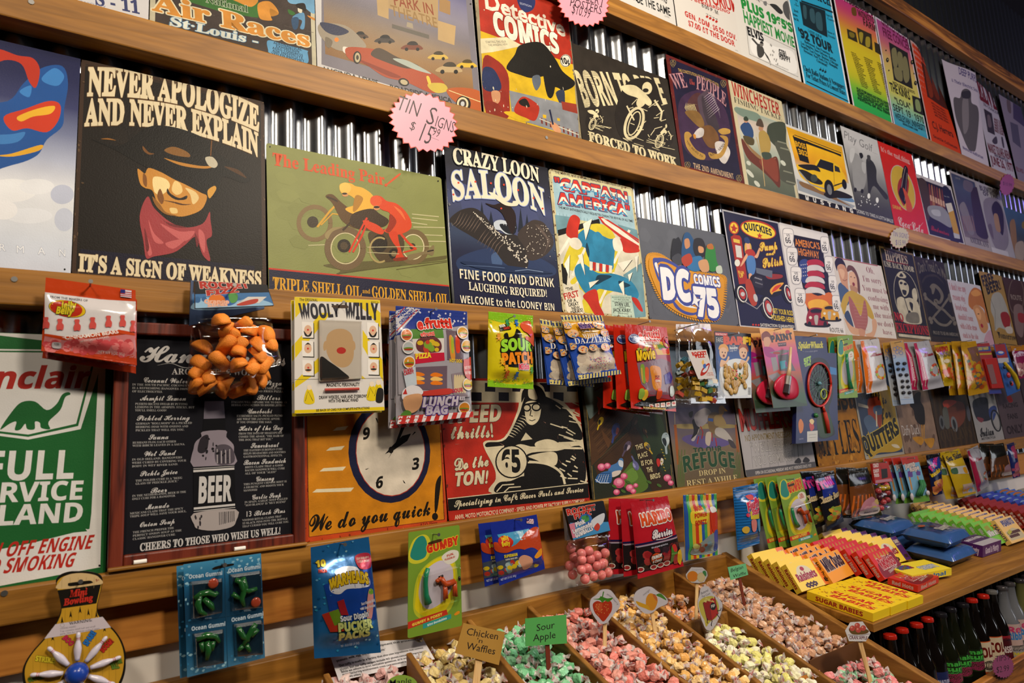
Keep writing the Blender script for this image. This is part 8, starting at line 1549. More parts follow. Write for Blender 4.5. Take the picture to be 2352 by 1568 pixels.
def taffies(fl,cols,x0,x1,ya,yb,h0,h1,lab,c2=None,seed=1,sp=.0212):
 """wrapped sweets heaped in one compartment; those under the surface are one mass"""
 r=random.Random(seed);protos=[];pts=[];nm=fl+'_taffy'
 def H(y):t=(ya-y)/(ya-yb);return top(y)-(h0+(h1-h0)*t)
 tries=0
 while tries<2600:
  tries+=1;x,y=r.uniform(x0+.012,x1-.012),r.uniform(yb,ya-.012)
  if all((x-a)**2+(y-b)**2>sp*sp for a,b in pts):
   P=pxof((x,y,H(y)))
   if P[1]<1625 and P[0]>-50:pts.append((x,y))
 under=MB()
 for i,(x,y) in enumerate(pts):
  q=i%4;z=H(y)+r.uniform(-.004,.006)
  if len(protos)<=q:
   o=taffy_body(cols[q%len(cols)],seed*10+q,c2).build(nm,M['candy'])
   if len(WR)<=q:w_=taffy_wrap(q).build('wrapper',M['wax'],o);WR.append(w_);w_['label']='waxed wrapper ends printed red on white'
   else:w_=WR[q].copy();COL.objects.link(w_);w_.parent=o
   protos.append(o)
  else:o=copy_tree(protos[q])
  o.location=(x,y,z);o.rotation_euler=(r.uniform(-PI,PI),r.uniform(-.5,.5),r.uniform(-PI,PI));tag(o,lab,'taffy',lab.split(' in ')[0]+' pile')
  for s_ in range(2):
   a=r.uniform(0,6);under.ball((x+.008*math.cos(a),y+.008*math.sin(a),z-.019-.006*s_),(.012,.010,.009),cols[s_%len(cols)],7,5)
 under.v=[(min(x1-.007,max(x0+.007,a)),b,max(c,top(b)-.0915)) for a,b,c in under.v]
 u=under.build(fl+'_taffy_pile',M['candy'],smooth=True);tag(u,'lower layer of '+lab.split(' in ')[0],'taffy',None,'stuff')
TF=[('pink_and_white',['e6c4c0','e2b4b0','ead0ca','deaca8'],.416,.568,-.045,-.35,.045,.03,'pale pink taffy in twisted wrapper beneath the folded white notice',None),('waffle_cream',['ecd696','e8ce88','f0e0a8','e4c67c'],.580,.735,-.045,-.4,.040,.022,'cream taffy in twisted wrapper below the tan card',None),
      ('sour_apple',['84ce9a','74c28c','94d8a8','7cc894'],.747,.895,-.045,-.46,.035,.012,'green taffy in twisted wrapper below the green card',None),('strawberry',['f0988a','f4a494','ea8a7e','f6b0a2'],.907,1.057,-.045,-.52,.030,.004,'coral pink taffy in twisted wrapper behind the strawberry card',None),
      ('mango',['f4c070','f6cc84','f0b464','f8d498'],1.069,1.215,-.045,-.58,.032,.004,'peach orange taffy in twisted wrapper below the mango card',None),('tangerine',['f0a868','ec9a5c','f4b47c','ea9458'],1.227,1.384,-.045,-.172,.060,.058,'deep orange taffy in twisted wrapper in the small back compartment',None),
      ('buttered_popcorn',['f4eea0','f6f2cc','f2ec90','f8f4dc'],1.227,1.384,-.215,-.512,.034,.016,'pale yellow taffy in twisted wrapper below the popcorn card',None),('vanilla',['f0b878','f4c284','ecb070','f4cc94'],1.227,1.384,-.545,-.66,.02,.01,'light orange taffy in twisted wrapper beside the round orange card',None),
      ('waffle_brown',['d8a888','d09e7c','e0b494','d4a280'],1.396,1.606,-.045,-.378,.048,.026,'brown taffy in twisted wrapper along the right side panel',None),('candy_apple',['90d0a4','e88a8c','9cd8ae','ec9494'],1.396,1.606,-.415,-.66,.032,.016,'red and green taffy in twisted wrapper below the apple basket card','ec8c90')]
for i,(fl,cols,x0,x1,ya,yb,h0,h1,lab,c2) in enumerate(TF):taffies(fl,cols,x0,x1,ya,yb,h0,h1,lab,c2,50+i)
# flavour cards on sticks
def placard(poly,stick,X,label,base,art,smooth=True,rim=None,sm='woodS',sw=.0052):
 """a card on a flat stick pushed into the taffy at photo pixel stick, in the compartment around x = X"""
 p=at(stick[0],stick[1],X=X);Y=p.y;pts=prs(poly);pts=crom(pts,True,4) if smooth else pts
 xs,ys=[a for a,b in pts],[b for a,b in pts];q=[(min(xs),min(ys)),(max(xs),min(ys)),(max(xs),max(ys)),(min(xs),max(ys))];wq=[at(x,y,Y=Y-.004) for x,y in q]
 root=empty('flavour_sign',(p.x,Y,p.z-.03),label,'sign','flavour cards on sticks');s=Sheet(q,wq,org=root.location);uv=[s.uv(*a) for a in pts]
 def out(k,dz,c,t):n=len(uv);w_=[(.5+(u-.5)*k,.5+(v-.5)*k) for u,v in uv];s.mb.add([s.S(u,v,dz-t) for u,v in w_]+[s.S(u,v,dz) for u,v in w_],[(i,(i+1)%n,n+(i+1)%n,n+i) for i in range(n)],c);s.polyuv(w_,c,dz);s.polyuv(list(reversed(w_)),c,dz-t)
 out(1,0,base,.0006);s.k=6;art(s);s.mb.build('card',M['paper'],root)
 if rim:
  n=len(uv);b=MB();w_=[(.5+(u-.5)*rim,.5+(v-.5)*rim) for u,v in uv];b.add([s.S(u,v,.0012) for u,v in w_],[tuple(range(n))]);b.add([s.S(u,v,-.0012) for u,v in w_],[tuple(range(n-1,-1,-1))]);b.build('laminate',M['blister'],root)
 c=sum((at(x,y,Y=Y) for x,y in pts),Vector())/len(pts);a=c-root.location;b=Vector((0,0,-.02));d=(a-b).normalized();sx=Vector((d.z,0,-d.x))*sw;t=Vector((0,.0009,0))
 MB().add([b-sx-t,b+sx-t,b+sx+t,b-sx+t,a-sx-t,a+sx-t,a+sx+t,a-sx+t],[(0,3,2,1),(4,5,6,7),(0,1,5,4),(1,2,6,5),(2,3,7,6),(3,0,4,7)]).build('stick',M[sm],root);return root
T2=(1100,1260,5.09);T3=(1450,1240,4.78);T4=(1700,1180,4.04)
def zp(z,*a):return [c for i in range(0,len(a),2) for c in (z[0]+a[i]/z[2],z[1]+a[i+1]/z[2])]
def a_str(s):
 s.z=T2;s.blob('a8300f',1330,650,1380,610,1440,625,1500,600,1550,630,1550,720,1500,800,1450,850,1400,800,1350,740);s.blob('b84a24',1360,650,1440,640,1420,740,1380,720);s.blob('3c7a1c',1336,590,1400,580,1420,555,1440,560,1500,580,1570,572,1510,620,1470,605,1440,630,1410,600);s.line('3c7a1c',12,1440,570,1455,500)
 r=random.Random(1)
 for k in range(22):s.ell('c89a4c',r.uniform(1360,1520),r.uniform(650,780),4,7,n=7)
 s.txt('straw',1488,535,1552,575,26,'77757a','g',shear=.2);s.txt('berry',1562,590,1622,660,26,'77757a','g',shear=.2)
placard(zp(T2,1430,480,1530,480,1600,560,1645,630,1640,690,1560,780,1500,860,1420,875,1350,800,1300,690,1310,590,1370,540),(1385,1450),.98,'white cut-out card of a red strawberry on a stick','c4bfc6',a_str,rim=1.12)
def a_man(s):s.z=T3;s.blob('c8861c',160,640,190,590,230,588,275,620,285,680,250,760,200,770,160,720);s.blob('b8602c',230,595,272,620,280,670,250,640);s.blob('c8981c',50,670,110,690,180,720,200,770,150,750,80,720);s.blob('3c7a24',270,605,310,585,350,610,385,660,330,635);s.line('4a3a1c',5,240,595,275,605);s.txt('mango',130,615,205,550,26,'77757a','g')
placard(zp(T3,150,515,220,515,280,560,360,610,400,660,390,700,300,740,220,800,150,805,90,760,40,700,28,630,60,560),(1507,1443),1.135,'white cut-out card of a mango with a green leaf on a stick','c2bdc4',a_man,rim=1.1)
def a_tan(s):s.z=T3;s.ell('b8842c',672,398,60,60);s.ell('c8741c',672,398,55,54);s.ell('b8a06c',765,408,45,52);s.ell('c4b488',765,408,40,46);s.blob('3c7a44',780,350,810,335,825,370,815,400);s.txt('Tangerine',660,332,780,328,16,'9a98a0','g')
placard(zp(T3,660,298,780,300,830,345,838,390,800,460,740,472,660,465,610,420,598,380),(1593,1410),1.30,'small white card of orange fruit halves on a tall stick','c0bcc0',a_tan,False,rim=1.12)
def a_pop(s):
 s.z=T3;s.blob('b8ac44',740,690,800,630,900,620,960,720,940,840,860,900,820,950,800,880,760,800);s.poly('8c1c14',785,690,850,660,880,880,830,880);s.poly('a8281c',850,660,915,620,955,810,880,885);s.line('1c1410',4,785,690,850,660,915,620,955,810,880,885,830,880,785,690);s.line('1c1410',3,850,660,880,885)
 for k in range(16):r=random.Random(k);s.ell('c8b86c',r.uniform(790,905),r.uniform(635,680)-.0,9,8,n=8)
 s.ell('17140f',895,728,32,42);s.txt('POP',875,745,918,732,30,'d0ccc4','b',.03)
 for a in ((835,860,830,905,840,915),(885,885,875,930,882,945),(935,810,965,850,972,866),(940,780,980,770,985,745)):s.line('17140f',8,*a)
 s.txt('Buttered',765,600,845,560,30,'6a686e','g');s.txt('Pop Corn',775,635,865,595,26,'6a686e','g')
placard(zp(T3,800,505,850,515,880,570,950,640,1000,700,985,800,930,920,880,985,820,980,780,900,750,800,730,690,750,600,760,540),(1646,1462),1.30,'tall white cut-out card of a red popcorn carton on a stick','c4c0c6',a_pop,rim=1.08)
def note(z,ls,sty='k'):
 def f(s):
  s.z=z
  for t,x0,y0,x1,y1,h in ls:s.txt(t,x0,y0,x1,y1,h,'201a1c','g',.002,shear=.15)
 return f
placard(zp(T3,1058,298,1255,255,1285,380,1090,440),(1707,1352),1.50,'small mint green card reading Belgian Waffle on a dark stick','62a878',note(T3,[('Belgian',1090,355,1230,310,40),('Waffle',1115,415,1260,375,36)]),False,sm='redwood')
placard(zp((600,1240,3.36),1558,638,1882,710,1832,965,1495,872),(1085,1550),.66,'tan square card reading Chicken n Waffles on a stick','a8803c',note((600,1240,3.36),[('Chicken',1575,730,1825,770,56),("'n",1655,790,1705,796,36),('Waffles',1575,840,1800,885,56)]),False,sw=.008)
placard(zp(T2,540,815,1022,768,1030,1105,545,1140),(1258,1500),.82,'bright green card reading Sour Apple on a stick','4f9a50',note(T2,[('Sour',665,965,880,925,80),('Apple',630,1082,895,1040,80)]),False,sm='redwood')
def a_crn(s):
 s.z=T4;s.blob('5c4420',1010,1060,1100,1050,1190,1080,1170,1110,1090,1120,1030,1110)
 for x,y in ((1040,1060),(1085,1035),(1095,1075),(1140,1058)):s.ell('a8443a',x,y,26,26);s.ell('c87c6c',x-8,y-8,9,9)
 s.txt('CRAN APPLE',1010,1160,1180,1165,30,'5c2c3c','g',.02);s.line('4a3440',4,1000,1120,1100,1132,1200,1112)
placard(zp(T4,1022,1005,1135,997,1212,1105,1165,1182,1010,1180,975,1085),(1993,1512),1.50,'white eight-sided card of red apples in a basket on a stick','c0bcbc',a_crn,False,sw=.0075)
placard(zp(T4,540,1540,600,1495,670,1500,720,1560,735,1640,640,1700,540,1660),(1868,1600),1.38,'round orange card at the bottom edge on a stick','c07a34',note(T4,[('VANILLA',560,1560,700,1552,34)]))
placard(zp((600,1240,3.36),985,1080,1080,1040,1180,1070,1210,1150,1100,1200,970,1180),(925,1600),.53,'lime green rounded card at the bottom edge on a stick','7a9a3c',note((600,1240,3.36),[('Maple',985,1120,1160,1100,40)]))
def a_lem(s):s.z=(600,1240,3.36);s.txt('LEMON Meringue',265,1030,555,1090,30,'5c4a30','g');[s.ell('a86c5c',290+50*k,1085,30,24) for k in range(3)]
placard(zp((600,1240,3.36),250,1000,330,1000,460,1050,570,1080,590,1140,580,1220,200,1220,180,1120),(700,1610),.40,'tan rounded card at the bottom edge beside the white notice','b08c60',a_lem,rim=1.08)
def notice():
 z=(600,1240,3.36);q,wq=world_quad([500,800,1248,760,1340,918,600,1088],(-.040,-.040,-.070,-.070),z);s=Sheet(q,wq,z=z);s.base('d0ccce',t=.0003,nx=10,ny=10);s.k=60
 for i,(t,x0,y0,x1,y1) in enumerate((('manufactured on equipment that processes',700,868,1215,770),('peanuts, milk, egg, soy and tree nuts."',600,935,1045,836),('"Our taffy is made in a facility that also uses ingredients that contain',615,972,1265,832),('gluten, but our taffy recipes include NO gluten-containing ingredients.',628,1000,1285,858),('While we adhere to strict sanitation guidelines, as in any food',640,1020,1220,895),('manufacturing environment cross contamination is possible, though',650,1040,1293,905),('extremely unlikely."',662,1060,855,1022))):s.txt(t,x0,y0,x1,y1,17,'2a2a2e','b')
 o=s.build('paper_notice',M['paper']);tag(o,'white printed allergy notice tacked to the bin back board','notice');p=at(967,1468,Y=-.044);b=MB().lathe([(0,.003),(.004,.002),(.005,0)],12).build('tack',M['steel'],o,Vector((p.x,-.0445,p.z))-o.location,rot=(PI/2,0,0))
notice()
# the shelf of cartons
SH=.15
def shz(y):return .995+SH*(y+.43)
def onshelf(x,y,h=0.0):
 d=ray(x,y);t=(.995+h+SH*(CAM.y+.43)-CAM.z)/(d.z-SH*d.y);return CAM+d*t
def shelf():
 root=empty('candy_shelf',(3.1,-.2,.93),'plywood shelf of boxed candy to the right of the taffy bins','shelf');o=root.location
 V_=[Vector((x,y,shz(y)-d))-o for x in (1.636,5.2) for y in (-.43,-.002) for d in (.019,0)]
 bevel(MB().add(V_,[(0,1,3,2),(4,6,7,5),(0,4,5,1),(2,3,7,6),(0,2,6,4),(1,5,7,3)]).build('plywood_board',M['wood'],root),.001)
 rk=empty('bottle_rack',(3.1,-.25,.6),'wooden rack with a front rail holding soda bottles under the shelf','rack')
 for nm,lo,hi,m in (('rack_floor',(1.636,-.48,.712),(5.2,-.002,.727),'woodD'),('front_rail',(1.636,-.485,.70),(5.2,-.465,.780),'woodD'),('rack_end',(1.636,-.48,.727),(1.648,-.01,.92),'woodD'),('back_panel',(1.648,-.012,.727),(5.2,-.004,.97),'darkc')):bevel(MB().box(Vector(lo)-rk.location,Vector(hi)-rk.location).build(nm,M[m],rk),.002)
shelf()
ORD=['front','second','third','fourth','fifth','sixth','seventh','eighth','ninth','tenth','eleventh','twelfth','thirteenth','fourteenth']
def carton(Wd,Hh,t,col,art,side=None):
 """a printed carton lying face up, its front (the printed face) up, text reading along x"""
 s=Sheet([(0,0),(100,0),(100,100*Hh/Wd),(0,100*Hh/Wd)],[(-Wd/2,Hh,t),(Wd/2,Hh,t),(Wd/2,0,t),(-Wd/2,0,t)],org=(0,0,0));s.n=Vector((0,0,1))
 s.mb.box((-Wd/2,0,0),(Wd/2,Hh,t),col);art(s)
 if side:
  for nq in (0,1):
   if nq==0:q=[(-Wd/2,Hh,t),(-Wd/2,0,t),(-Wd/2,0,0),(-Wd/2,Hh,0)];n=Vector((-1,0,0));w_,h_=Hh,t
   else:q=[(-Wd/2,0,t),(Wd/2,0,t),(Wd/2,0,0),(-Wd/2,0,0)];n=Vector((0,-1,0));w_,h_=Wd,t
   e=Sheet([(0,0),(100,0),(100,100*h_/w_),(0,100*h_/w_)],q,org=(0,0,0));e.n=n;e.txt(side[0],14,100*h_/w_*.78,86,100*h_/w_*.78,100*h_/w_*.5,side[1],'b',.03);s.mb.add(e.mb.v,e.mb.f);s.mb.c[-len(e.mb.c):]=e.mb.c
 return s.mb
def put(mb,name,P,lean,yaw,label,grp,sharp=False,cat='candy box'):
 o=mb if isinstance(mb,bpy.types.Object) else mb.build(name,M['box']);o.location=(P[0],P[1],P[2]+abs(math.sin(math.radians(yaw)))*.014+.0008);o.rotation_euler=Matrix.Rotation(math.radians(yaw),3,'Z').__matmul__(Matrix.Rotation(math.atan(SH)+math.radians(lean),3,'X')).to_euler();tag(o,label,cat,grp);return o
def row(name,bl,n,dims,col,art,lab,yaw=0,lean=50,step=.027,dx=0.0,side=None,grp=None):
 """cartons leaning back one on the next, from the front of the shelf towards the wall; bl = photo pixel of the front one's lower left corner"""
 p=onshelf(*bl);Wd,Hh,t=dims;proto=None
 for i in range(n):
  y=p.y+i*step+t*math.sin(math.radians(lean));P=(p.x+Wd/2+dx*i,y,shz(y)+.0008)
  if not proto:o=proto=put(carton(Wd,Hh,t,col,art,side),name,P,lean,yaw,'',grp)
  else:o=proto.copy();COL.objects.link(o);put(o,name,P,lean,yaw,'',grp)
  o['label']=ORD[i]+' '+lab
def art_(word,col,out,h=16,w=(8,92),y=.62,sty='b',extra=None,bold=.04):
 def f(s):
  H=100*s.H/s.W
  if extra:extra(s,H)
  for i,t in enumerate(word.split('|')):s.txt(t,w[0],H*y+i*h*1.15,w[1],H*y+i*h*1.15-2,h,col,sty,bold,out=out,ow=.05)
 return f
def x_rais(st):
 def f(s,H):s.poly(st,76,0,100,0,100,H,76,H);s.blob('c8c0a0',14,H*.62,20,14,36,8,56,14,62,H*.62);s.ell('9c2c28',37,H*.28,6,4);s.txt('DARK' if st=='4a1f5c' else 'MILK',79,14,97,14,7,'c8b8a0','b',.03);s.txt('CHOCOLATE',79,19,97,19,3,'c8b8a0','b');[s.ell('3a1c10',24+5*(k%7),H*.84+4*(k//7)-(k%2)*2,3,2.4) for k in range(14)];[s.ell('3a1c10',84+4*(k%3),H*.8+3*(k//3),2.4) for k in range(6)]
 return f
D_=(.15,.078,.019)
row('candy_box',(1842,1371),5,D_,'e6c53a',art_('Raisinets','8c1c1c',None,13,(8,70),.68,extra=x_rais('dc7028')),'yellow raisin carton with orange strip, counted from the front of its row',side=('Raisinets','8c1c1c'),grp='yellow and orange raisin cartons',step=.027)
row('candy_box',(1905,1352),4,D_,'e6962c',art_('Milk Duds','2a140c','b8a898',21,(6,92),.58,bold=.05),'orange caramel carton with black lettering, counted from the front of its row',yaw=8,side=('Milk Duds','2a140c'),grp='orange caramel cartons',step=.030)
def x_hot(s,H):s.blob('7a1410',6,H*.95,10,H*.5,30,H*.4,94,H*.2,98,H*.8,60,H*.98);[s.blob('b8761c',16+14*k,14,22+14*k,3,26+14*k,13) for k in range(5)];s.txt('CINNAMON CANDY',34,H*.88,80,H*.78,5,'b8a8a0','b')
HOT=art_('RedHots','a01c14','c4b8b0',19,(18,86),.68,extra=x_hot,bold=.05)
row('candy_box',(2027,1342),6,D_,'c62a1c',HOT,'red cinnamon carton, counted from the front of its leaning row',yaw=5,side=('Red Hots','b89a90'),grp='red leaning cinnamon cartons',step=.030,dx=-.006)
P=onshelf(2030,1341);o=put(carton(.15,.078,.019,'c62a1c',HOT,('Red Hots','b89a90')),'candy_box',(P.x+.075,P.y-.085,shz(P.y-.085)+.002),0,4,'red cinnamon carton lying flat in front of the leaning red ones',None)
row('candy_box',(2040,1310),6,D_,'e6c53a',art_('Raisinets','8c1c1c',None,13,(8,70),.68,extra=x_rais('4a1f5c')),'yellow raisin carton with purple strip, counted from the front of its row',side=('Raisinets','8c1c1c'),grp='yellow and purple raisin cartons',step=.028,dx=-.008)
for i in range(3):put(carton(.15,.078,.019,'e0c038',art_('Raisinets','8c1c1c',None,13,(8,70),.68,extra=x_rais('4a1f5c')),('Raisinets','8c1c1c')),'candy_box',(1.925+.006*i,-.088,shz(-.105)+.002+.0195*i),0,3,('bottom','middle','topmost')[i]+' yellow and purple carton of the flat stack by the wall','flat stack of raisin cartons')
SB=lambda s:(s.txt('SUGAR',20,19,82,17,12,'c8321c','b',.03,shear=.1),s.txt('BABIES',28,37,92,35,12,'c8321c','b',.03,shear=.1),[s.ell(('a8701c','9c2410','c8a84c')[k%3],random.Random(k).uniform(4,96),random.Random(k+9).uniform(4,42),2.4,1.2,k*30,n=7) for k in range(34)])
for i in range(3):
 o=put(carton(.172,.082,.021,'ecc81c',SB,('SUGAR BABIES','9c2410')),'candy_box',(0,0,0),0,0,('nearest','middle','farthest')[i]+' of three flat yellow cartons at the front left of the shelf','flat yellow caramel cartons')
 x=1.647+.0835*i;y=-.253-.002*i;o.rotation_euler=Matrix.Rotation(math.atan(SH),3,'X').__matmul__(Matrix.Rotation(math.radians(-90),3,'Z')).to_euler();o.location=(x,y-.086,shz(y-.086)+.0012)
def x_gum(s,H):[s.ell(('2c5c8c','8c2c24','3c7a34','5c2c6c')[k%4],12+5*(k%6),12+5*(k//6),5,4,n=8) for k in range(18)]
P=onshelf(2152,1343);put(carton(.17,.085,.021,'e8d034',art_('CHEWY','b8b8b4','2c5c9c',13,(46,90),.75,extra=x_gum),('Original','3c6ca0')),'candy_box',(P.x+.02,P.y+.02,shz(P.y+.02)+.004),0,-12,'flat yellow carton with pale blue script, right of the red flat one',None)
def pouch(P,yaw,label,seed):
 b=MB();V_,F_=[],[];n,m=14,10;sd=Vector((seed*2.1,0,0));cc=[]
 for side in (1,-1):
  for j in range(m+1):
   for i in range(n+1):
    u,v=i/n,j/m;e=(math.sin(PI*u)*math.sin(PI*v))**.1;q=noise.noise(Vector((u*4,v*4,side))+sd);V_.append(((u-.5)*.20,v*.14,.0245+side*(.0235*e+.003*q*e)));cc.append(lin('24385f' if .12<u<.9 and .2<v<.85 and side>0 else '34568c'))
  N0=0 if side>0 else (n+1)*(m+1)
  for j in range(m):
   for i in range(n):a=N0+j*(n+1)+i;f=(a,a+1,a+n+2,a+n+1);F_.append(f if side>0 else tuple(reversed(f)))
 b.add(V_,F_);b.c=cc;s=Sheet([(0,0),(100,0),(100,70),(0,70)],[(-.1,.14,.0505),(.1,.14,.0505),(.1,0,.0505),(-.1,0,.0505)],org=(0,0,0));s.n=Vector((0,0,1));s.txt('Skippers',30,50,78,46,12,'a8a8a4','i',.04);s.ell('a8401c',30,20,12,4,n=16);s.ell('3a2420',46,30,8,3,n=16);b.add(s.mb.v,s.mb.f);b.c[-len(s.mb.c):]=s.mb.c
 o=b.build('candy_pouch',M['foil'],smooth=True);o.location=P;o.rotation_euler=(math.atan(SH),0,math.radians(yaw));tag(o,label,'candy bag','blue candy pouches stacked on the shelf')
P=onshelf(2196,1313)
for i,(dx,dy,k,lab) in enumerate(((.10,.012,0,'bottom blue pouch of the front stack on the shelf'),(.095,.016,1,'top blue pouch of the front stack on the shelf'),(.075,.165,0,'bottom blue pouch of the rear stack on the shelf'),(.06,.168,1,'top blue pouch of the rear stack on the shelf'),(.295,.155,0,'blue pouch behind the front stack, beside the purple carton'))):y=P.y+dy;pouch((P.x+dx,y,shz(y)+.0535*k+.003),2+3*(i%2),lab,i)
def x_gp(s,H):s.poly('b0a8b0',0,H*.62,100,H*.62,100,H,0,H)
for i,(dx,dy) in enumerate(((.325,.02),(.40,.13))):put(carton(.15,.08,.038,'7a1c54' if i else '4a1f5c',art_('Good & Fruity','c4b8c4','3a1438',10,(8,92),.4,extra=x_gp),("Good & Plenty",'c4b4c4')),'candy_box',(P.x+dx,P.y+dy,shz(P.y+dy)+.001),0,0,('purple and white carton lying flat at the shelf edge beside blue pouches','magenta carton behind the blue pouches','rear magenta carton next to the green row')[i],None)
def x_mi(s,H):s.poly('8a8a1c',10,8,34,6,36,20,12,22);s.ell('1c2414',76,H*.72,18,12);[s.ell(('a8301c','c8b82c','c8742c','2c6a2c')[k%4],50+6*(k%7),10+5*(k//7),3.4,2.2,k*40,n=8) for k in range(21)]
row('candy_box',(2288,1262),9,(.15,.08,.019),'6cb032',art_('Mike and Ike','c8c4bc','1c2c14',12,(6,88),.6,extra=x_mi),'green fruit candy carton, counted from the front of its row',lean=50,step=.026,side=('Mike and Ike','b8b4ac'),grp='green leaning cartons',dx=-.004)
def x_tan(s,H):s.poly('b8a884',8,H*.9,10,H*.55,60,H*.45,92,H*.6,92,H*.92);[s.ell('4a2414',20+9*(k%8),H*.62+8*(k//8),6,4,n=9) for k in range(14)];s.poly('a8a02c',16,H*.58,40,H*.48,44,H*.6,20,H*.68)
row('candy_box',(2325,1257),12,(.15,.09,.019),'dcb066',art_('PEANUTS','4a4468','b0a8b4',13,(22,90),.34,extra=x_tan),'tan nut candy carton, counted from the front of its row',lean=52,step=.0255,side=('PEANUTS','3a2450'),grp='tan leaning cartons',dx=.002)
def rowat(x,y0,n,dims,col,art,lab,grp,step=.026,side=None):
 for i in range(n):
  y=y0+i*step;P=(x+.004*i,y,shz(y)+.0008)
  if not i:o=pr=put(carton(*dims,col,art,side),'candy_box',P,50,2,'',grp)
  else:o=pr.copy();COL.objects.link(o);put(o,'candy_box',P,50,2,'',grp)
  o['label']=ORD[i]+' '+lab
rowat(3.19,-.30,10,(.15,.08,.019),'8c2620',art_('Hot','b0a09c',None,20,(30,70),.6),'dark red carton, counted from the front of its row','dark red leaning cartons',side=('Hot','b09a94'))
def x_bl(s,H):s.blob('7c94b4',4,H*.5,30,8,70,6,96,H*.4,80,H*.6,30,H*.62);s.ell('b07c5c',50,H*.6,16,8)
rowat(3.36,-.31,10,(.15,.085,.019),'34449c',art_('Crunch','b4b4b8','8c2424',14,(16,84),.5,extra=x_bl),'blue and white carton, counted from the front of its row','blue leaning cartons')
rowat(3.53,-.31,10,(.15,.085,.019),'3c64ac',art_('Fruit','b8a02c','8c2424',14,(20,80),.6,extra=lambda s,H:s.blob('a8642c',4,10,50,2,96,8,90,H*.4,10,H*.4)),'blue carton with orange top, counted from the front of its row','orange-topped leaning cartons')
rowat(3.70,-.31,9,(.15,.08,.019),'8c8474',art_('Gems','3c5c3c',None,16,(20,80),.6),'dim grey-green carton at the right edge, counted from the front of its row','grey-green leaning cartons')
# soda bottles in the rack
M['glass']=mat('dark_bottle_glass',ink=True,rough=.06,spec=.7,coat=.5)
M['cglass']=mat('clear_bottle_glass',ink=True,rough=.05,spec=.6,trans=.55)
BP=[(0,0),(.029,0),(.031,.004),(.031,.115),(.030,.125),(.024,.145),(.016,.168),(.0135,.19),(.0130,.215),(.0142,.217),(.0142,.224),(.012,.225)]
_BC={}
def bottle(x,y,glass,cap,lab,label,lw=None):
 key=(glass,cap,lab and lab[0][0][0])
 if key not in _BC:
  b=MB().lathe(BP,20,col=glass);o=b.build('soda_bottle',M['cglass' if glass in ('8a8c94','7c7a48') else 'glass'],smooth=True)
  bevel(MB().lathe([(.0155,.218),(.0158,.222),(.0148,.2275),(.010,.2285),(0,.2285)],18,col=cap).build('cap',M['plastic'],o,smooth=False),.0008)
  if lab:
   txt,base,tc,z0,z1,art=lab;s=Sheet([(0,0),(100,0),(100,100),(0,100)],[(-.05,0,z1),(.05,0,z1),(.05,0,z0),(-.05,0,z0)],org=(0,0,0));s.fine=.005
   s.S=lambda u,v,off=0.0:Vector((math.sin((u-.5)*3.6-.45)*(.0313+off),-math.cos((u-.5)*3.6-.45)*(.0313+off),z0+(z1-z0)*v));s.W=.11;s.H=z1-z0;s.rect(base,0,0,1,1)
   if art:art(s)
   for t,yy,h,c in txt:s.txt(t,22,yy,80,yy,h,c,'b',.03)
   s.mb.build('paper_label',M['card'],o)
  _BC[key]=o
 else:o=copy_tree(_BC[key])
 o.location=(x,y,.7278);o.rotation_euler=(0,0,(x*37%1-.5)*.3);tag(o,label,'bottle','soda bottles in the rack');return o
DK='0c0807'
LGR=([('make',22,18,'3c9a3c'),('sure',44,18,'3c9a3c')],'14240f','',.055,.112,lambda s:(s.rect('2c7a34',0,.45,1,.62),s.blob('8c2450',20,60,60,55,80,75,50,95,24,85)))
LCO=([('COLA',48,28,'5c1410')],'b4a48c','',.03,.118,lambda s:(s.rect('b0481c',0,0,1,.08),s.rect('b0481c',0,0,.18,1),s.rect('b0481c',0,.97,1,1),s.blob('2a2220',36,66,56,58,70,70,60,86,40,84)))
LGI=([('GINSENG',62,22,'b4a8a8')],'4a1018','',.03,.105,lambda s:(s.rect('7c1a24',0,.86,1,1),s.blob('241018',36,14,60,10,66,40,40,44)))
LCR=([('Red',26,18,'a8305c'),('Ribbon',46,20,'2c6ca8'),('SWEET',94,9,'b8a42c')],'a8908c','',.03,.125,lambda s:(s.rect('8c8480',0,0,1,.36),s.ell('2a2024',50,72,34,9)))
LCM=([('Blenheim',34,16,'8c3424')],'aa9c7c','',.03,.115,lambda s:(s.rect('6c6450',0,.44,1,.62),s.ell('b0a488',50,78,22,16)))
LDI=([('DIM',36,30,'9c8c34'),('SOU',74,30,'9c8c34')],'2c1c0c','',.06,.13,None)
LBL=([('ALL NATURAL',40,12,'9a9cb8')],'1c2450','',.03,.10,None)
FR=[('red',DK,'a01c10',None),('red',DK,'a01c10',None),('red',DK,'a01c10',None),('red',DK,'a01c10',LBL),('black','12140b','17151a',LGR),('black','12140b','17151a',LGR),('black','12140b','17151a',LGR),('red',DK,'a01c10',LCO),('red',DK,'a01c10',LCO),('grey',DK,'5c5a58',LGI),('black','8a8c94','3a3638',LCR),('black','8a8c94','3a3638',LCR),('black','7c7a48','2a2628',LCM),('black',DK,'2a2224',LDI),('black',DK,'2a2224',LDI),('black',DK,'241c20',None),('black',DK,'241c20',None),('black',DK,'241c20',None),('black',DK,'241c20',None)]
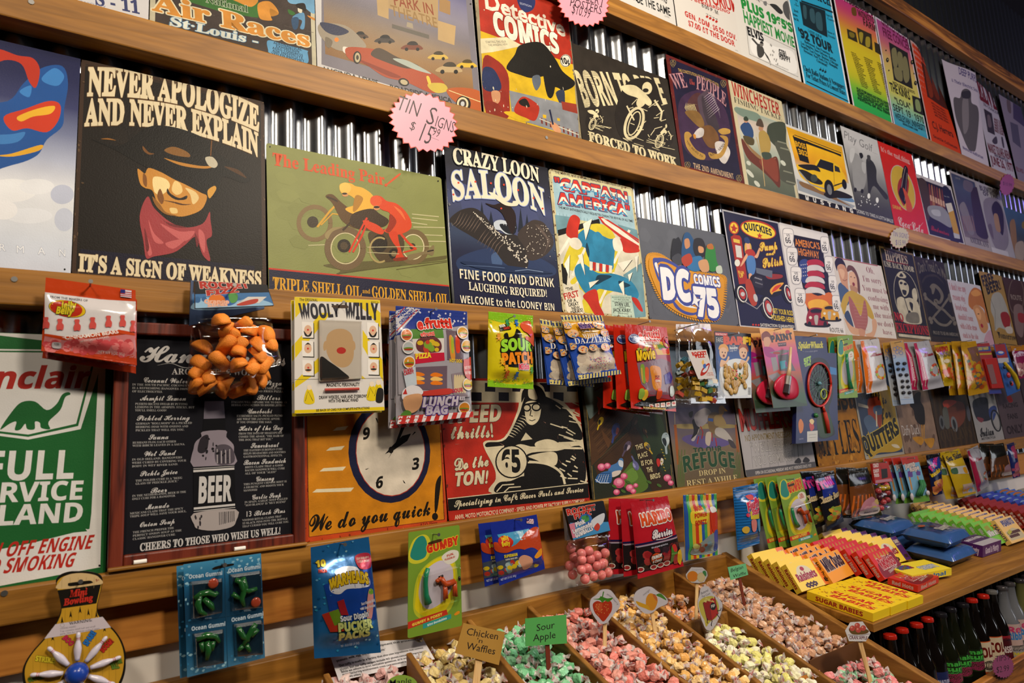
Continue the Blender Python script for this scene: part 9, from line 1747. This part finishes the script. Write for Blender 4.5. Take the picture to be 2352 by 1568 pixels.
NM=['dark bottle with red cap, first beside the taffy bin','dark bottle with red cap, second beside the taffy bin','dark bottle with red cap, third beside the taffy bin','dark bottle with red cap and small blue label','first green-lettered bottle, on the left of three','second green-lettered bottle, in the middle of three','third green-lettered bottle, beside the cola labels','red-capped bottle with a half-hidden cream cola label','red-capped bottle with a full cream and orange cola label','dark bottle with a dark red label between cola and clear bottles','first clear bottle with pink and blue label','second clear bottle with pink and blue label','cream-labelled bottle beside the clear ones','first brown-labelled bottle with big yellow letters','second brown-labelled bottle with big yellow letters']+['dark unlabelled bottle at the far right of the front row']*4
for i,(cn,g,c,lb) in enumerate(FR):bottle(1.715+.0685*i,-.425+(.004 if i%2 else 0),g,c,lb,NM[i])
for j in range(1,4):
 for i in range(16):bottle(1.735+.0685*i+.012*j,-.425+.078*j,DK,'a01c10' if i in (0,1,2,3,7,8) else '17151a',None,('dark bottle with red cap in the rows behind the front one' if i in (0,1,2,3,7,8) else 'dark bottle with black cap in the rows behind the front one'))
# handwritten price stars
def star(cx,cy,rx,ry,rot,Y,col,edge,ls,label,n=26,z=(0,0,1),ink='2c1c22'):
 q,wq=world_quad([cx-rx,cy-ry,cx+rx,cy-ry,cx+rx,cy+ry,cx-rx,cy+ry],Y,z);s=Sheet(q,wq,z=z);c,d=math.cos(math.radians(rot)),math.sin(math.radians(rot))
 def ring(k,amp):return [(cx+k*(1 if i%2 else 1-amp)*(c*rx*math.cos(PI*i/n)-d*ry*math.sin(PI*i/n)),cy+k*(1 if i%2 else 1-amp)*(d*rx*math.cos(PI*i/n)+c*ry*math.sin(PI*i/n))) for i in range(2*n)]
 uv=[s.uv(*p) for p in ring(1,.12)];m=len(uv);s.mb.add([s.S(u,v,-.0006) for u,v in uv]+[s.S(u,v) for u,v in uv],[(i,(i+1)%m,m+(i+1)%m,m+i) for i in range(m)],edge);s.polyuv(uv,edge);s.polyuv(list(reversed(uv)),col,-.0006);s.polyuv([s.uv(*p) for p in ring(.955,.10)],col);s.k=6
 for t,x0,y0,x1,y1,h in ls:s.txt(t,x0,y0,x1,y1,h,ink,'g',-.006)
 o=s.build('price_star',M['card']);tag(o,label,'price tag','handwritten price stars');return o
star(972,281,84,68,28,-.056,'d49cac','c04a3c',[('TIN',906,250,958,270,34),('S',972,282,992,290,42),('IGNS',994,290,1040,306,26),('$',936,296,949,301,20),('15',952,320,984,334,44),('99',988,310,1005,317,20),('_',986,314,1006,321,10)],'pink price star lettered TIN SIGNS under the drive-in sign')
star(1340,8,62,54,24,-.056,'c890a0','b8483c',[('CONCERT',1292,-14,1386,16,20),('POSTERS',1306,14,1380,34,20),('$10.99',1310,30,1352,44,24)],'pink price star lettered POSTERS at the top edge')
star(2066,546,23,26,20,-.056,'a8a04c','9c5c1c',[('TIN SIGNS',2050,542,2084,548,11),('$15.99',2056,562,2080,564,12)],'small yellow price star below the red bottle sign',18)
star(2313,424,17,26,10,-.056,'8c4468','8c3c60',[('$10.99',2303,424,2324,430,8)],'dim pink price star far along the top batten',16)
star(2304,1530,26,28,-8,-.492,'8c4468','7c3454',[('TIPSY',2286,1520,2320,1514,14),('$2.99',2288,1545,2318,1540,14)],'pink fringed price star on the bottle rack rail',24)
